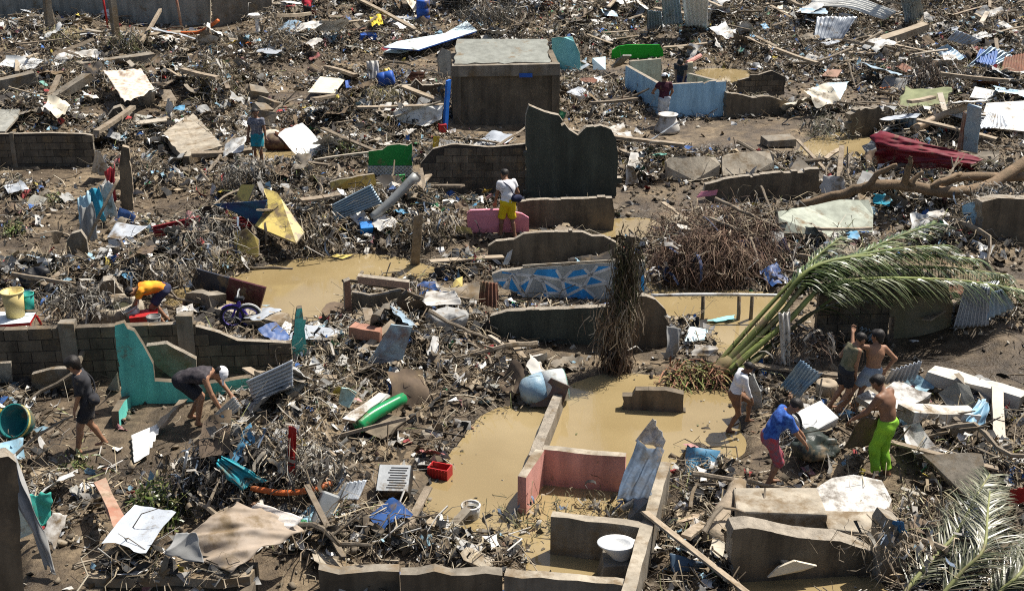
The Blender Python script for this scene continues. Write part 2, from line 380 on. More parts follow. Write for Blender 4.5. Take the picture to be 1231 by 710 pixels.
def block_wall(name, label, A, B, top, thick=.15, cat='wall', bh=.2, bw=.42, posts=(), lowz=-.2):
    """hollow-block wall: mortar core, every block its own part; top = outline pixels of the upper edge, left to right"""
    A, B = P(*A), P(*B); L = (B-A).length; u = (B-A).normalized(); n = Vector((-u.y, u.x, 0))
    if n.y < 0: n = -n
    prof = sorted(((VP(x, y, A, B)-A).dot(u), VP(x, y, A, B).z) for x, y in top)
    fz = lambda s: float(np.interp(s, [p[0] for p in prof], [p[1] for p in prof]))
    root = thing(name, label, cat, A)
    s0, s1 = prof[0][0], prof[-1][0]
    core = [Vector((A.x, A.y, 0))+u*s+Vector((0, 0, z)) for s, z in [(s0+.02, lowz), (s1-.02, lowz)]+[(s, fz(s)-.03) for s in np.linspace(s1-.02, s0+.02, max(3, int((s1-s0)/.15)))]]
    V, F = prism([v+n*.014 for v in core], n*(thick-.028)); raw('mortar', V, F, [M_MORTAR, M_EDGE], root, fm=[0, 0]+[1]*(len(F)-2))
    z = lowz; row = 0
    bm = {}
    while z < max(p[1] for p in prof):
        s = s0-(bw/2 if row % 2 else 0)
        while s < s1:
            a, b = max(s, s0), min(s+bw, s1)
            if b-a > .1 and min(fz(a+.03), fz(b-.03), fz((a+b)/2)) > z+bh*.72:
                w = b-a-.014; hh = bh-.014
                key = round(w, 2)
                if key not in bm:
                    V, F = box_geo(Vector((0, 0, 0)), w, thick, hh, None, 1, 0.004); me = bpy.data.meshes.new('concrete_block'); me.from_pydata(V, [], F); me.materials.append(M_BLOCK); bm[key] = me
                o = bpy.data.objects.new('concrete_block', bm[key]); COL.objects.link(o); o.parent = root
                c = u*((a+b)/2)+n*(thick/2+random.uniform(-.004, .006)); o.location = (c.x, c.y, z+random.uniform(-.003, .003))
                o.rotation_euler = (0, 0, math.atan2(u.y, u.x)+random.uniform(-.012, .012))
            s += bw
        z += bh; row += 1
    for (s_px, y_top, w) in posts:
        c = VP(s_px, y_top, A, B); s = (c-A).dot(u); V, F = box_geo(Vector((A.x, A.y, lowz))+u*s+n*(thick/2), w, thick+.07, c.z-lowz, Matrix.Rotation(math.atan2(u.y, u.x), 3, 'Z'), 1, .008)
        raw('post', V, F, M_CONC, root)
    FOOT.append([A+u*s0-n*.05, A+u*s1-n*.05, A+u*s1+n*(thick+.05), A+u*s0+n*(thick+.05)])
    return root
def ribbons(P0, D, Ln, Wd, droop, seg=4, twist=1.0, taper=.25, rng=RNG, wob=.08):
    """many thin curved strips as one array mesh: roots, straw, leaflets"""
    n = len(P0); P0 = np.asarray(P0, float); D = np.asarray(D, float); D /= np.linalg.norm(D, axis=1)[:, None]+1e-9
    Ln = np.broadcast_to(np.asarray(Ln, float), (n,)); Wd = np.broadcast_to(np.asarray(Wd, float), (n,)); droop = np.broadcast_to(np.asarray(droop, float), (n,))
    side = np.cross(D, np.array([0, 0, 1.0])); side += rng.normal(0, .3*twist, (n, 3)); side /= np.linalg.norm(side, axis=1)[:, None]+1e-9
    V = np.zeros((n, seg+1, 2, 3)); w1 = rng.normal(0, 1, (n, 3)); w2 = rng.normal(0, 1, (n, 3))
    for k in range(seg+1):
        t = k/seg; c = P0+D*(Ln*t)[:, None]+(w1*math.sin(t*3.1)+w2*math.sin(t*6.2)*.5)*(Ln*wob)[:, None]; c[:, 2] -= droop*Ln*t*t
        w = Wd*(1-(1-taper)*t)*.5
        V[:, k, 0] = c-side*w[:, None]; V[:, k, 1] = c+side*w[:, None]
    b = (np.arange(n)*(seg+1)*2)[:, None, None]; k = (np.arange(seg)*2)[None, :, None]
    F = b+k+np.array([0, 1, 3, 2])[None, None, :]
    return V.reshape(-1, 3), F.reshape(-1, 4), (seg+1)*2

# ------------------------------------------------------------------ ground, debris mounds, flood water
for a in [  # px, py, half width, half depth, height, how much loose debris
    (400, 285, 2.6, 1.6, .85, 1), (470, 262, 2.0, 1.3, .5, 1), (300, 285, 1.5, 1.3, .7, 1), (330, 235, 2.2, 1.5, .7, 1),
    (150, 350, 1.5, .9, .75, 1), (70, 350, 1.2, 1.2, .3, .9), (215, 325, 1.2, .8, .7, 1),
    (480, 425, 1.5, 1.4, .5, .9), (545, 400, 1.0, 1.2, .25, .8), (418, 440, .8, .9, .3, 1), (550, 480, 1.3, 1.0, .25, .45),
    (350, 510, 1.2, 1.3, .75, 1), (290, 500, .7, .8, .3, .8), (300, 595, 1.1, .9, .55, 1), (350, 590, 1.0, 1.0, .45, 1), (265, 598, .5, .4, .75, 1),
    (440, 560, 1.0, .9, .12, .5), (450, 660, 1.8, .8, .2, .95), (550, 678, 1.4, .45, .12, .95), (630, 678, .4, .3, .15, 1),
    (850, 318, 1.5, .9, 1.35, .7), (905, 300, 1.4, 1.2, .6, 1), (800, 285, .8, .8, .5, 1), (790, 215, 1.6, 1.2, .35, 1),
    (1000, 515, 1.4, 1.1, .4, 1), (1010, 560, 1.2, .8, .25, 1), (930, 470, .8, .9, .25, .8), (1110, 560, .9, 1.0, .3, .9), (1200, 580, 1.6, 1.3, .5, 1),
    (870, 600, 1.3, 1.3, .06, .8), (860, 665, 1.2, .9, .12, 1), (830, 410, .5, 1.2, .25, 1), (600, 450, 1.0, .6, .08, .5),
    (1190, 400, 1.3, 1.2, .7, 1), (1222, 435, .7, .6, .22, 1), (1085, 260, 2.2, 1.4, .6, 1), (1180, 235, 1.6, 1.6, .7, 1), (1150, 300, 1.6, 1.0, .4, .9), (990, 305, 1.3, 1.0, .3, 1),
    (1120, 165, 4.5, 2.5, .5, 1), (1000, 150, 1.6, 1.6, .35, 1), (1190, 120, 4, 3, .5, 1), (1050, 90, 4, 3.5, .5, 1), (1160, 60, 5, 4, .7, 1), (1010, 45, 4, 4, .7, 1), (1100, 15, 6, 4, .9, 1),
    (700, 130, 2.4, 3.0, .6, .9), (735, 185, 1.8, 1.3, .25, .8), (690, 60, 4, 3, .7, 1), (620, 30, 4.5, 4, 1.0, 1), (760, 40, 4, 3.5, .9, 1), (870, 50, 4, 4, .9, 1), (930, 25, 5, 4, 1.2, 1), (900, 75, 2.5, 2, .4, 1),
    (560, 20, 4, 3, 1.1, 1), (480, 20, 4, 3.5, .8, 1), (420, 60, 4.5, 3.5, .45, 1), (350, 25, 3, 3, .8, 1), (330, 75, 3, 2.5, .7, 1), (260, 110, 2.4, 2.0, 1.0, 1),
    (430, 150, 3.0, 2.0, .6, 1), (400, 195, 2.0, 1.6, .7, 1), (480, 165, 2, 1.6, .4, 1), (570, 195, 2.2, 1.0, .45, 1), (450, 105, 3.2, 2.2, .3, .9), (160, 110, 3.2, 2.4, .6, 1), (60, 100, 3.5, 3.0, .6, 1), (60, 45, 4.5, 4, .7, 1), (130, 65, 3, 3, .3, 1), (230, 60, 4, 3, .2, .8),
    (40, 155, 2.5, 1.4, .35, 1), (150, 175, 1.4, 1.4, .6, 1), (250, 195, 2, 1.4, .15, .6), (180, 235, 1.2, 1.0, .5, 1), (290, 180, 1.4, 1.0, .4, 1), (120, 270, 1.4, 1.2, .25, .6), (45, 265, 1.6, 1.4, .2, .7), (20, 240, 1.6, 1.0, .2, .8),
    (30, 335, 1.4, 1.0, .2, .8), (560, 285, 1.6, .9, .35, .8), (515, 270, .9, .8, .5, 1), (545, 330, 1.2, .7, .2, .9), (590, 250, .9, .5, .3, .8),
    (30, 590, .8, .8, .2, .7), (140, 600, 1.0, .9, .05, .5), (60, 500, 1.5, .7, .0, .3), (190, 520, 1.5, .9, .0, .12), (110, 640, .9, .6, .1, .4)]:
    mound(*a)
PILE = np.clip(PILE, 0, 1); _rg = fbm(XX*.75, YY*.75, 4, 61); HG += PILE*np.clip(_rg*1.5, -.06, .42)*.62
MESS = blur(fbm(XX*.22, YY*.22, 3, 40) > -.04, 4)
PILE = np.maximum(PILE, MESS*.42)
def ground_poly(px): return [P(x, y) for x, y in px]
POOLS = [
    [(200, 352), (232, 345), (292, 332), (335, 316), (395, 309), (430, 305), (470, 308), (500, 318), (535, 326), (520, 336), (470, 340), (432, 338), (416, 348), (412, 376), (395, 388), (370, 392), (335, 384), (316, 374), (290, 378), (235, 366), (205, 372)],
    [(512, 600), (535, 570), (560, 528), (588, 498), (605, 490), (655, 492), (690, 464), (735, 450), (800, 454), (850, 462), (874, 468), (872, 500), (845, 500), (830, 522), (806, 545), (800, 565), (760, 712), (640, 712), (642, 650), (630, 640), (570, 637), (515, 622)],
    [(700, 268), (742, 264), (790, 262), (790, 287), (742, 296), (700, 290)],
    [(775, 318), (835, 328), (850, 350), (940, 352), (930, 420), (885, 438), (866, 428), (862, 398), (805, 384), (775, 366)],
    [(312, 178), (350, 172), (380, 172), (380, 192), (330, 200), (308, 196)],
    [(838, 84), (870, 82), (905, 86), (905, 106), (840, 104)],
    [(975, 168), (1010, 158), (1050, 166), (1052, 185), (1000, 196), (960, 184)],
    [(888, 692), (950, 684), (1010, 690), (1070, 700), (1065, 730), (880, 730)],
    [(1185, 530), (1245, 526), (1245, 548), (1190, 545)], [(-30, 650), (14, 650), (20, 720), (-30, 720)],
    [(935, 458), (962, 452), (966, 476), (940, 482)], [(868, 502), (895, 500), (892, 548), (880, 562), (862, 548)], [(140, 628), (190, 620), (205, 648), (150, 656)]]
pm = np.zeros(XX.shape)
for p in POOLS: pm = np.maximum(pm, poly_mask(ground_poly(p)))
pmb = blur(pm, 3)
POOLM = np.clip(pmb*1.6-.3+.25*fbm(XX*1.3, YY*1.3, 3, 77), 0, 1); POOLM = np.where(pmb < .05, 0, POOLM)
_c6 = np.clip(blur(pm, 5)*5, 0, 1); HG = HG*(1-_c6)+np.minimum(HG, .10)*_c6
HG = np.maximum(HG, 0.035); HG = HG*(1-POOLM)+(-.28)*POOLM
PILE = PILE*(1-np.clip(POOLM*1.5, 0, 1))
CLEAR = [([(1075, 415), (1231, 405), (1260, 420), (1260, 500), (1190, 475), (1120, 440)], .10), ([(745, 160), (870, 150), (960, 145), (1050, 165), (1040, 195), (940, 190), (860, 180), (800, 190)], .05),
         ([(0, 470), (150, 470), (150, 540), (60, 560), (0, 530)], .30), ([(150, 500), (260, 500), (250, 560), (120, 560), (100, 545)], .12), ([(600, 405), (720, 415), (720, 445), (640, 440)], .12),
         ([(50, 235), (180, 230), (200, 250), (100, 330), (40, 320)], .35), ([(190, 185), (300, 180), (300, 200), (200, 215)], .25), ([(440, 520), (520, 540), (500, 600), (400, 600)], .4),
         ([(60, 40), (260, 34), (250, 60), (60, 60)], .4), ([(480, 470), (590, 480), (560, 530), (440, 545)], .35), ([(225, 385), (345, 385), (345, 410), (230, 400)], .35), ([(520, 260), (640, 282), (560, 300)], .5), ([(90, 590), (160, 590), (160, 660), (90, 660)], .45)]
CLR = np.ones(XX.shape)
for p, k in CLEAR:
    mk = blur(poly_mask(ground_poly(p)), 4); PILE = PILE*(1-mk*(1-k)); CLR = CLR*(1-mk*(.85-k*.6))

def mud_material():
    m = bpy.data.materials.new('mud'); m.use_nodes = True; N, L = nt(m); b = N['Principled BSDF']
    geo = N.new('ShaderNodeNewGeometry')
    def noise(s, d=8, r=.65):
        n = N.new('ShaderNodeTexNoise'); n.inputs['Scale'].default_value = s; n.inputs['Detail'].default_value = d; n.inputs['Roughness'].default_value = r; L.new(geo.outputs['Position'], n.inputs['Vector']); return n
    a, c, e = noise(.55), noise(4.5), noise(26, 4)
    r = N.new('ShaderNodeValToRGB'); L.new(a.outputs[0], r.inputs[0]); cr = r.color_ramp
    cr.elements[0].position = .34; cr.elements[0].color = (.055, .040, .026, 1); cr.elements[1].position = .66; cr.elements[1].color = (.27, .21, .135, 1)
    x = cr.elements.new(.5); x.color = (.125, .094, .060, 1)
    r2 = N.new('ShaderNodeValToRGB'); L.new(c.outputs[0], r2.inputs[0]); r2.color_ramp.elements[0].position = .36; r2.color_ramp.elements[0].color = (.5, .48, .46, 1); r2.color_ramp.elements[1].position = .62; r2.color_ramp.elements[1].color = (1.15, 1.13, 1.1, 1)
    mm = N.new('ShaderNodeMix'); mm.data_type = 'RGBA'; mm.blend_type = 'MULTIPLY'; mm.inputs[0].default_value = 1; L.new(r.outputs[0], mm.inputs[6]); L.new(r2.outputs[0], mm.inputs[7]); 
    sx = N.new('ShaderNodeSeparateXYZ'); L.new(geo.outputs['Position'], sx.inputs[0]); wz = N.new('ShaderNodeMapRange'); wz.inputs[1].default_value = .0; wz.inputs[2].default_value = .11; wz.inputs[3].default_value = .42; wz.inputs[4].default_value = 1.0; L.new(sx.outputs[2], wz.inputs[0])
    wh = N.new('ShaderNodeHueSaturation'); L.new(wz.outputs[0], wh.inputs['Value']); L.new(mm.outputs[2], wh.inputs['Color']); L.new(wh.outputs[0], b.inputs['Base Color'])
    mr = N.new('ShaderNodeMapRange'); mr.inputs[1].default_value = .38; mr.inputs[2].default_value = .6; mr.inputs[3].default_value = .45; mr.inputs[4].default_value = .9; L.new(a.outputs[0], mr.inputs[0]); wm = N.new('ShaderNodeMath'); wm.operation = 'MULTIPLY'; L.new(mr.outputs[0], wm.inputs[0]); L.new(wz.outputs[0], wm.inputs[1]); L.new(wm.outputs[0], b.inputs['Roughness'])
    ad = N.new('ShaderNodeMath'); ad.operation = 'ADD'; L.new(c.outputs[0], ad.inputs[0]); L.new(e.outputs[0], ad.inputs[1])
    bp = N.new('ShaderNodeBump'); bp.inputs['Strength'].default_value = .7; bp.inputs['Distance'].default_value = .05; L.new(ad.outputs[0], bp.inputs['Height']); L.new(bp.outputs[0], b.inputs['Normal'])
    b.inputs['Specular IOR Level'].default_value = .3
    return m
M_MUD = mud_material()
def build_ground():
    xs = np.concatenate([[-900, -300, -120, -70], np.arange(-43.5, -14, .22), np.arange(-14, 14, .085), np.arange(14, 43.5, .22), [70, 120, 300, 900]])
    ys = np.concatenate([[-200, -60, -10, 4], np.arange(8.5, 32, .085), np.arange(32, 91, .2), [120, 200, 500, 1500]])
    X, Y = np.meshgrid(xs, ys); Z = at_grid(HG, X, Y)
    inn = (np.abs(X) < 43) & (Y > 9) & (Y < 90)
    pw = at_grid(POOLM, X, Y)
    det = (.11*fbm(X*2.2, Y*2.2, 4, 3)+.05*fbm(X*7, Y*7, 2, 8))*(1-pw*.8)*(.6+.8*at_grid(PILE, X, Y))
    Z = np.where(inn, Z+det, np.where((Y > 0) & (Y < 100), .05, .02)); V = np.stack([X, Y, Z], -1).reshape(-1, 3); nx, ny = len(xs), len(ys)
    i = (np.arange(ny-1)[:, None]*nx+np.arange(nx-1)[None, :]).ravel(); F = np.stack([i, i+1, i+nx+1, i+nx], 1)
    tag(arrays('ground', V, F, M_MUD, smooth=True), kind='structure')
build_ground()
def water_material():
    m = bpy.data.materials.new('muddy_water'); m.use_nodes = True; N, L = nt(m); b = N['Principled BSDF']; geo = N.new('ShaderNodeNewGeometry')
    n = N.new('ShaderNodeTexNoise'); n.inputs['Scale'].default_value = .5; n.inputs['Detail'].default_value = 5; L.new(geo.outputs['Position'], n.inputs['Vector'])
    r = N.new('ShaderNodeValToRGB'); L.new(n.outputs[0], r.inputs[0]); r.color_ramp.elements[0].position = .35; r.color_ramp.elements[0].color = (.225, .168, .080, 1); r.color_ramp.elements[1].position = .65; r.color_ramp.elements[1].color = (.29, .223, .115, 1)
    L.new(r.outputs[0], b.inputs['Base Color']); b.inputs['Roughness'].default_value = .09; b.inputs['Specular IOR Level'].default_value = .5
    w = N.new('ShaderNodeTexNoise'); w.inputs['Scale'].default_value = 5; w.inputs['Detail'].default_value = 3; L.new(geo.outputs['Position'], w.inputs['Vector'])
    bp = N.new('ShaderNodeBump'); bp.inputs['Strength'].default_value = .06; bp.inputs['Distance'].default_value = .02; L.new(w.outputs[0], bp.inputs['Height']); L.new(bp.outputs[0], b.inputs['Normal'])
    return m
M_WATER = water_material()
tag(raw('flood_water', [(-40, 9.5, 0), (40, 9.5, 0), (40, 88, 0), (-40, 88, 0)], [[0, 1, 2, 3]], M_WATER), kind='structure')

# ------------------------------------------------------------------ walls left standing
def paint(name, c, c2=None, mud=.2, **k): return mat(name, lin(c), lin(c2) if c2 else None, mud=mud, streak=k.pop('streak', .22), scale=k.pop('scale', 1.8), bump=k.pop('bump', .15), **k)
M_TURQ = paint('turquoise_paint', (.15, .60, .51), (.10, .46, .39), mud=.22)
M_PINK = paint('pink_paint', (.62, .31, .26), (.50, .23, .19))
M_BLUEW = paint('sky_blue_paint', (.36, .58, .74), (.28, .49, .66), mud=.2)
M_CREAM = paint('cream_paint', (.56, .50, .34), (.46, .40, .27))
M_MURALG = paint('mural_grey', (.47, .48, .45), (.40, .41, .385), mud=.06); M_MURALB = paint('mural_blue', (.055, .36, .78), (.045, .30, .68), mud=.06); M_MURALW = paint('mural_white', (.85, .85, .82), mud=.05)
# far walls along the top of the frame
vwall('concrete_wall', 'tall grey concrete wall at the far upper left with damp stains', (-60, 33), (252, 33), [(-60, 33), (-60, -60), (252, -60), (252, 33)], .2, [M_GREY, M_EDGE], 0)
vwall('concrete_wall', 'darker concrete wall panel beside the tall grey wall at upper left', (256, 36), (326, 30), [(256, 36), (256, -55), (326, -60), (326, 30)], .2, [M_CONC, M_EDGE], .02)
block_wall('block_wall', 'low dark hollow block wall at the left edge of the upper half', (-40, 206), (112, 204), [(-40, 161), (60, 159), (100, 160), (111, 162)], posts=[(13, 160, .12)])
vwall('broken_pillar', 'short broken dark concrete pillar beside the low block wall at left', (128, 172), (160, 170), [(128, 172), (129, 146), (136, 131), (150, 136), (158, 150), (160, 170)], .35, None, .05, cat='pillar')
vwall('concrete_wall', 'low dark wall stub beside the white board and the concrete tank', (474, 128), (536, 126), [(474, 128), (474, 106), (490, 103), (533, 102), (536, 126)], .2, None, .04)
def tank():
    A, B = P(545, 156), P(672, 154); u = (B-A).normalized(); n = Vector((-u.y, u.x, 0)); L = (B-A).length; zt = VP(560, 79, A, B).z
    r = thing('concrete_tank', 'big plain concrete hut with a sunlit grey slab on top', 'hut', A)
    R = Matrix.Rotation(math.atan2(u.y, u.x), 3, 'Z')
    def bx(nm, s0, s1, d0, d1, z0, z1, m):
        V, F = box_geo(Vector((0, 0, 0)), s1-s0, d1-d0, z1-z0, None, 1, .012); V = [R @ v+A+u*((s0+s1)/2)+n*((d0+d1)/2)+Vector((0, 0, z0)) for v in V]; return raw(nm, V, F, m, r)
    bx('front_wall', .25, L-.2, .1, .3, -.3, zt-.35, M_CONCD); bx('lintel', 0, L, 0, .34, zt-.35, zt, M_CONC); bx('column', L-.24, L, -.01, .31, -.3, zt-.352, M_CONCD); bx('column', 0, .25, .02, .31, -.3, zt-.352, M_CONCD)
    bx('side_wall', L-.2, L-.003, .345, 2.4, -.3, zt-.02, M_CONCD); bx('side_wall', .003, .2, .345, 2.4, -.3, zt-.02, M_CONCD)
    q = [P(546, 77, zt+.06), P(660, 73, zt+.06), P(656, 45, zt+1.0), P(549, 47, zt+1.0)]
    q = [VP(546, 77, A+n*.2, B+n*.2), VP(661, 73, A+n*.2, B+n*.2)]
    q += [P(657, 47, zt+.42), P(550, 47, zt+.42)]
    for k in (0, 1): q[k].z = zt+.02
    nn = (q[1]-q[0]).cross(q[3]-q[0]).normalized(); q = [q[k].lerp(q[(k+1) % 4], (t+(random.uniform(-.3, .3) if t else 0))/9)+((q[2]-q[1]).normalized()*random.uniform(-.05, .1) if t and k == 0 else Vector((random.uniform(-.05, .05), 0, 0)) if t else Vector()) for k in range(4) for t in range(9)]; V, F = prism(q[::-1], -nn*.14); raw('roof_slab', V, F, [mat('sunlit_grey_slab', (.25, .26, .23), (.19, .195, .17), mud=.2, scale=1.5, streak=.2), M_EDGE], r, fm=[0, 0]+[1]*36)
    FOOT.append([A-n*.2, B-n*.2, B+n*2.5, A+n*2.5])
tank()
vwall('leaning_slab', 'narrow pale grey slab standing at the left corner of the concrete hut', (528, 98), (547, 96), [(528, 98), (527, 70), (532, 58), (546, 64), (547, 96)], .12, [M_GREY, M_EDGE], .02, cat='slab')
block_wall('block_wall', 'dark block wall behind the man in yellow shorts', (505, 240), (634, 240), [(505, 196), (520, 178), (545, 172), (590, 176), (633, 172)])
vwall('concrete_wall', 'tall dark green wall fragment with a scalloped broken top', (632, 242), (743, 240), [(632, 242), (632, 140), (636, 127), (655, 135), (672, 139), (684, 156), (695, 163), (705, 153), (722, 151), (735, 156), (741, 168), (743, 240)], .22, [M_CONCG, M_EDGE], .025)
# blue room
def blue_room():
    A, C, B = P(751, 114), P(793, 145), P(871, 143); r = thing('blue_room', 'roofless room with sky blue walls where two people search', 'room', C)
    vwall('side_wall', '', A, C, [(751, 114), (752, 79), (793, 102), (793, 145)], .14, [M_BLUEW, M_EDGE], 0, parent=r)
    vwall('front_wall', '', C+Vector((.03, 0, 0)), B, [(794, 145), (794, 102), (835, 100), (873, 98), (871, 120), (869, 142)], .14, [M_BLUEW, M_EDGE], .012, parent=r)
    D = P(802, 110); back = [P(756, 112), P(800, 111)]
    vwall('back_wall', '', back[0], back[1], [(757, 111), (757, 74), (795, 71), (796, 111)], .14, [M_CREAM, M_EDGE], 0, parent=r)
    e = B+Vector((-.16, .15, 0)); e2 = e+Vector((-.75, 2.7, 0)); V, F = prism([e+Vector((0, 0, -.3)), e+Vector((0, 0, 1.18)), e2+Vector((0, 0, .9)), e2+Vector((0, 0, -.3))], Vector((.14, .03, 0))); raw('side_wall', V, F, [M_CREAM, M_EDGE], r, fm=[0, 0, 1, 1, 1, 1])
    V, F = box_geo(P(828, 108), .2, .2, 1.0, None, 1, .01); raw('post', V, F, M_CREAM, r)
    V, F = tube_geo([P(826, 76, .95), P(842, 67, 1.1)], .08); raw('beam', V, F, M_PINK, r)
    FOOT.append([A, C+Vector((0, -.1, 0)), B, P(857, 110), P(760, 100)])
blue_room()
vwall('concrete_wall', 'rough dark wall stub running right from the blue room', (874, 145), (948, 141), [(874, 145), (874, 112), (886, 113), (905, 118), (925, 116), (947, 122), (948, 141)], .25, [M_CONCD, M_CONC], .04)
block_wall('block_wall', 'small broken block wall behind the puddle right of the blue room', (888, 118), (946, 116), [(888, 96), (910, 90), (928, 84), (945, 92)])
# right hand side
vwall('concrete_wall', 'long low dark grey wall leading to the fallen log', (846, 246), (988, 244), [(846, 246), (848, 222), (880, 214), (930, 208), (985, 203), (988, 244)], .18, [M_CONCD, M_EDGE], .01)
M_PGREEN = paint('pale_green_paint', (.36, .385, .32), (.30, .32, .26), mud=.25)
plate('fallen_wall_slab', 'pale rounded wall panel lying left of the other pale panel', [(802, 215, .08), (801, 194, .5), (806, 189, .56), (822, 187, .6), (860, 189, .56), (866, 198, .4), (864, 210, .12), (850, 215, .06), (830, 218, .04)], .12, [M_CONCL, M_EDGE], 'wall panel', .012)
plate('fallen_wall_slab', 'pale rounded wall panel lying above the long low dark wall', [(869, 211, .08), (868, 188, .5), (876, 185, .55), (900, 182, .6), (925, 181, .6), (931, 188, .5), (930, 206, .12)], .12, [M_CONCL, M_EDGE], 'wall panel', .012)
plate('fallen_wall_slab', 'long pale green wall panel under the fallen log', [(936, 280, .22), (935, 254, .6), (975, 247, .65), (1020, 240, .75), (1044, 240, .75), (1049, 252, .55), (1049, 279, .2), (1000, 285, .18)], .14, [M_PGREEN, M_EDGE], 'wall panel', .012)
vwall('concrete_wall', 'dark wall piece with pale blue left end at the right edge', (1181, 305), (1260, 300), [(1181, 305), (1181, 243), (1200, 238), (1260, 240), (1260, 300)], .3, None, .02)
vwall('blue_wall_end', 'pale blue wall end leaning beside the dark wall at right edge', (1157, 292), (1182, 300), [(1158, 290), (1157, 247), (1168, 243), (1180, 241), (1179, 298)], .12, [M_BLUEW, M_EDGE], .01, cat='wall')
vwall('concrete_wall', 'dark low wall stub under the rubbish left of the maroon sheet', (1022, 166), (1078, 160), [(1022, 166), (1022, 138), (1040, 130), (1075, 133), (1078, 160)], .25, None, .04)
block_wall('block_wall', 'block wall under the arching palm frond', (985, 412), (1078, 410), [(985, 352), (1000, 338), (1030, 332), (1076, 330)])
vwall('concrete_wall', 'plastered wall end with moss beside the palm covered block wall', (1076, 411), (1146, 407), [(1076, 411), (1075, 332), (1100, 328), (1125, 333), (1140, 345), (1146, 365), (1143, 407)], .24, [mat('mossy_plaster', (.19, .165, .11), (.12, .11, .055), mud=.25, scale=1.5), M_EDGE], .02)
# middle
vwall('concrete_wall', 'brown wall in the middle with a pale chipped top behind the jagged wall', (622, 279), (740, 277), [(622, 279), (622, 243), (650, 240), (700, 239), (736, 238), (739, 255), (736, 277)], .16, [M_CONCD, M_EDGE], .012)
vwall('concrete_wall', 'jagged brown wall slab standing behind the blue mural wall', (588, 322), (742, 322), [(588, 322), (587, 296), (596, 290), (618, 288), (630, 281), (655, 279), (700, 279), (712, 284), (726, 284), (741, 292), (742, 322)], .14, [M_CONCD, M_EDGE], .014)
def mural():
    A, B = P(592, 360), P(776, 366); r = thing('mural_wall', 'low wall painted with blue and grey triangles outlined in white', 'wall', A)
    Z = lambda p: (580+p[0]/4.436, 270+p[1]/4.4375)
    body = [(50, 265), (100, 245), (190, 238), (300, 226), (500, 212), (716, 200), (870, 196), (870, 380), (716, 390), (640, 400), (600, 402), (590, 420), (400, 420), (340, 425), (250, 395), (200, 372), (120, 345), (60, 310)]
    vwall('wall_panel', '', A, B, [Z(p) for p in body], .14, [M_MURALG, M_EDGE], .008, parent=r, base=False)
    u = (B-A).normalized(); n = Vector((u.y, -u.x, 0))
    tris = [[(105, 258), (165, 262), (180, 266), (105, 250)], [(78, 302), (140, 292), (110, 334)], [(152, 278), (142, 340), (215, 380)], [(198, 318), (262, 280), (230, 362)], [(270, 268), (290, 240), (395, 236), (416, 290), (330, 278)],
            [(322, 306), (418, 362), (348, 362)], [(295, 386), (335, 360), (352, 386)], [(432, 302), (530, 332), (446, 376)], [(440, 286), (470, 250), (545, 236), (566, 266)], [(582, 262), (610, 222), (684, 222)],
            [(552, 324), (578, 274), (648, 304)], [(692, 232), (722, 222), (708, 274)], [(452, 386), (536, 338), (596, 380), (586, 412), (500, 412)], [(845, 270), (862, 268), (862, 360), (845, 350)], [(330, 402), (352, 396), (440, 396), (438, 416), (345, 420)]]
    for t in tris:
        w = [VP(*Z(p), A, B) for p in t]; V, F = prism([v+n*.006 for v in w], -n*.004); raw('painted_triangle', V, F, M_MURALB, r)
    lines = [((60, 298), (152, 290)), ((110, 340), (155, 270)), ((155, 270), (222, 385)), ((155, 262), (200, 318)), ((180, 264), (262, 274)), ((200, 318), (265, 276)), ((228, 372), (268, 272)), ((262, 270), (425, 294)), ((262, 270), (320, 305)), ((320, 300), (350, 385)), ((325, 300), (430, 362)), ((350, 364), (440, 366)),
             ((395, 240), (425, 294)), ((425, 294), (445, 380)), ((425, 294), (540, 332)), ((425, 294), (575, 268)), ((425, 294), (475, 246)), ((445, 380), (545, 330)), ((545, 235), (575, 268)), ((575, 268), (612, 218)), ((575, 268), (690, 226)), ((575, 268), (680, 315)), ((540, 332), (575, 268)), ((540, 332), (675, 308)), ((540, 332), (600, 385)), ((690, 224), (706, 285)), ((706, 285), (722, 225)), ((680, 330), (720, 270)), ((295, 388), (340, 352))]
    for a, b in lines:
        p, q = VP(*Z(a), A, B), VP(*Z(b), A, B); d = (q-p).normalized(); w = d.cross(n)*.03; V, F = prism([p+w+n*.009, q+w+n*.009, q-w+n*.009, p-w+n*.009], -n*.008); raw('painted_line', V, F, M_MURALW, r)
    c = [VP(*Z(p), A, B) for p in ((215, 232), (720, 202))]; V, F = tube_geo([c[0]+Vector((0, .05, .03)), c[1]+Vector((0, .05, .03))], .03, 6); raw('top_rail', V, F, M_CONCL, r)
mural()
vwall('concrete_wall', 'long dark wall stub in front of the mural wall', (590, 410), (748, 424), [(588, 408), (589, 380), (610, 374), (660, 372), (720, 369), (748, 367), (748, 424)], .16, [M_CONCG, M_EDGE], .012)
vwall('concrete_wall', 'taller broken dark wall piece right of the root wrapped post', (748, 424), (806, 420), [(748, 424), (748, 364), (770, 356), (788, 360), (800, 372), (806, 392), (806, 420)], .18, [M_CONCD, M_EDGE], .03)
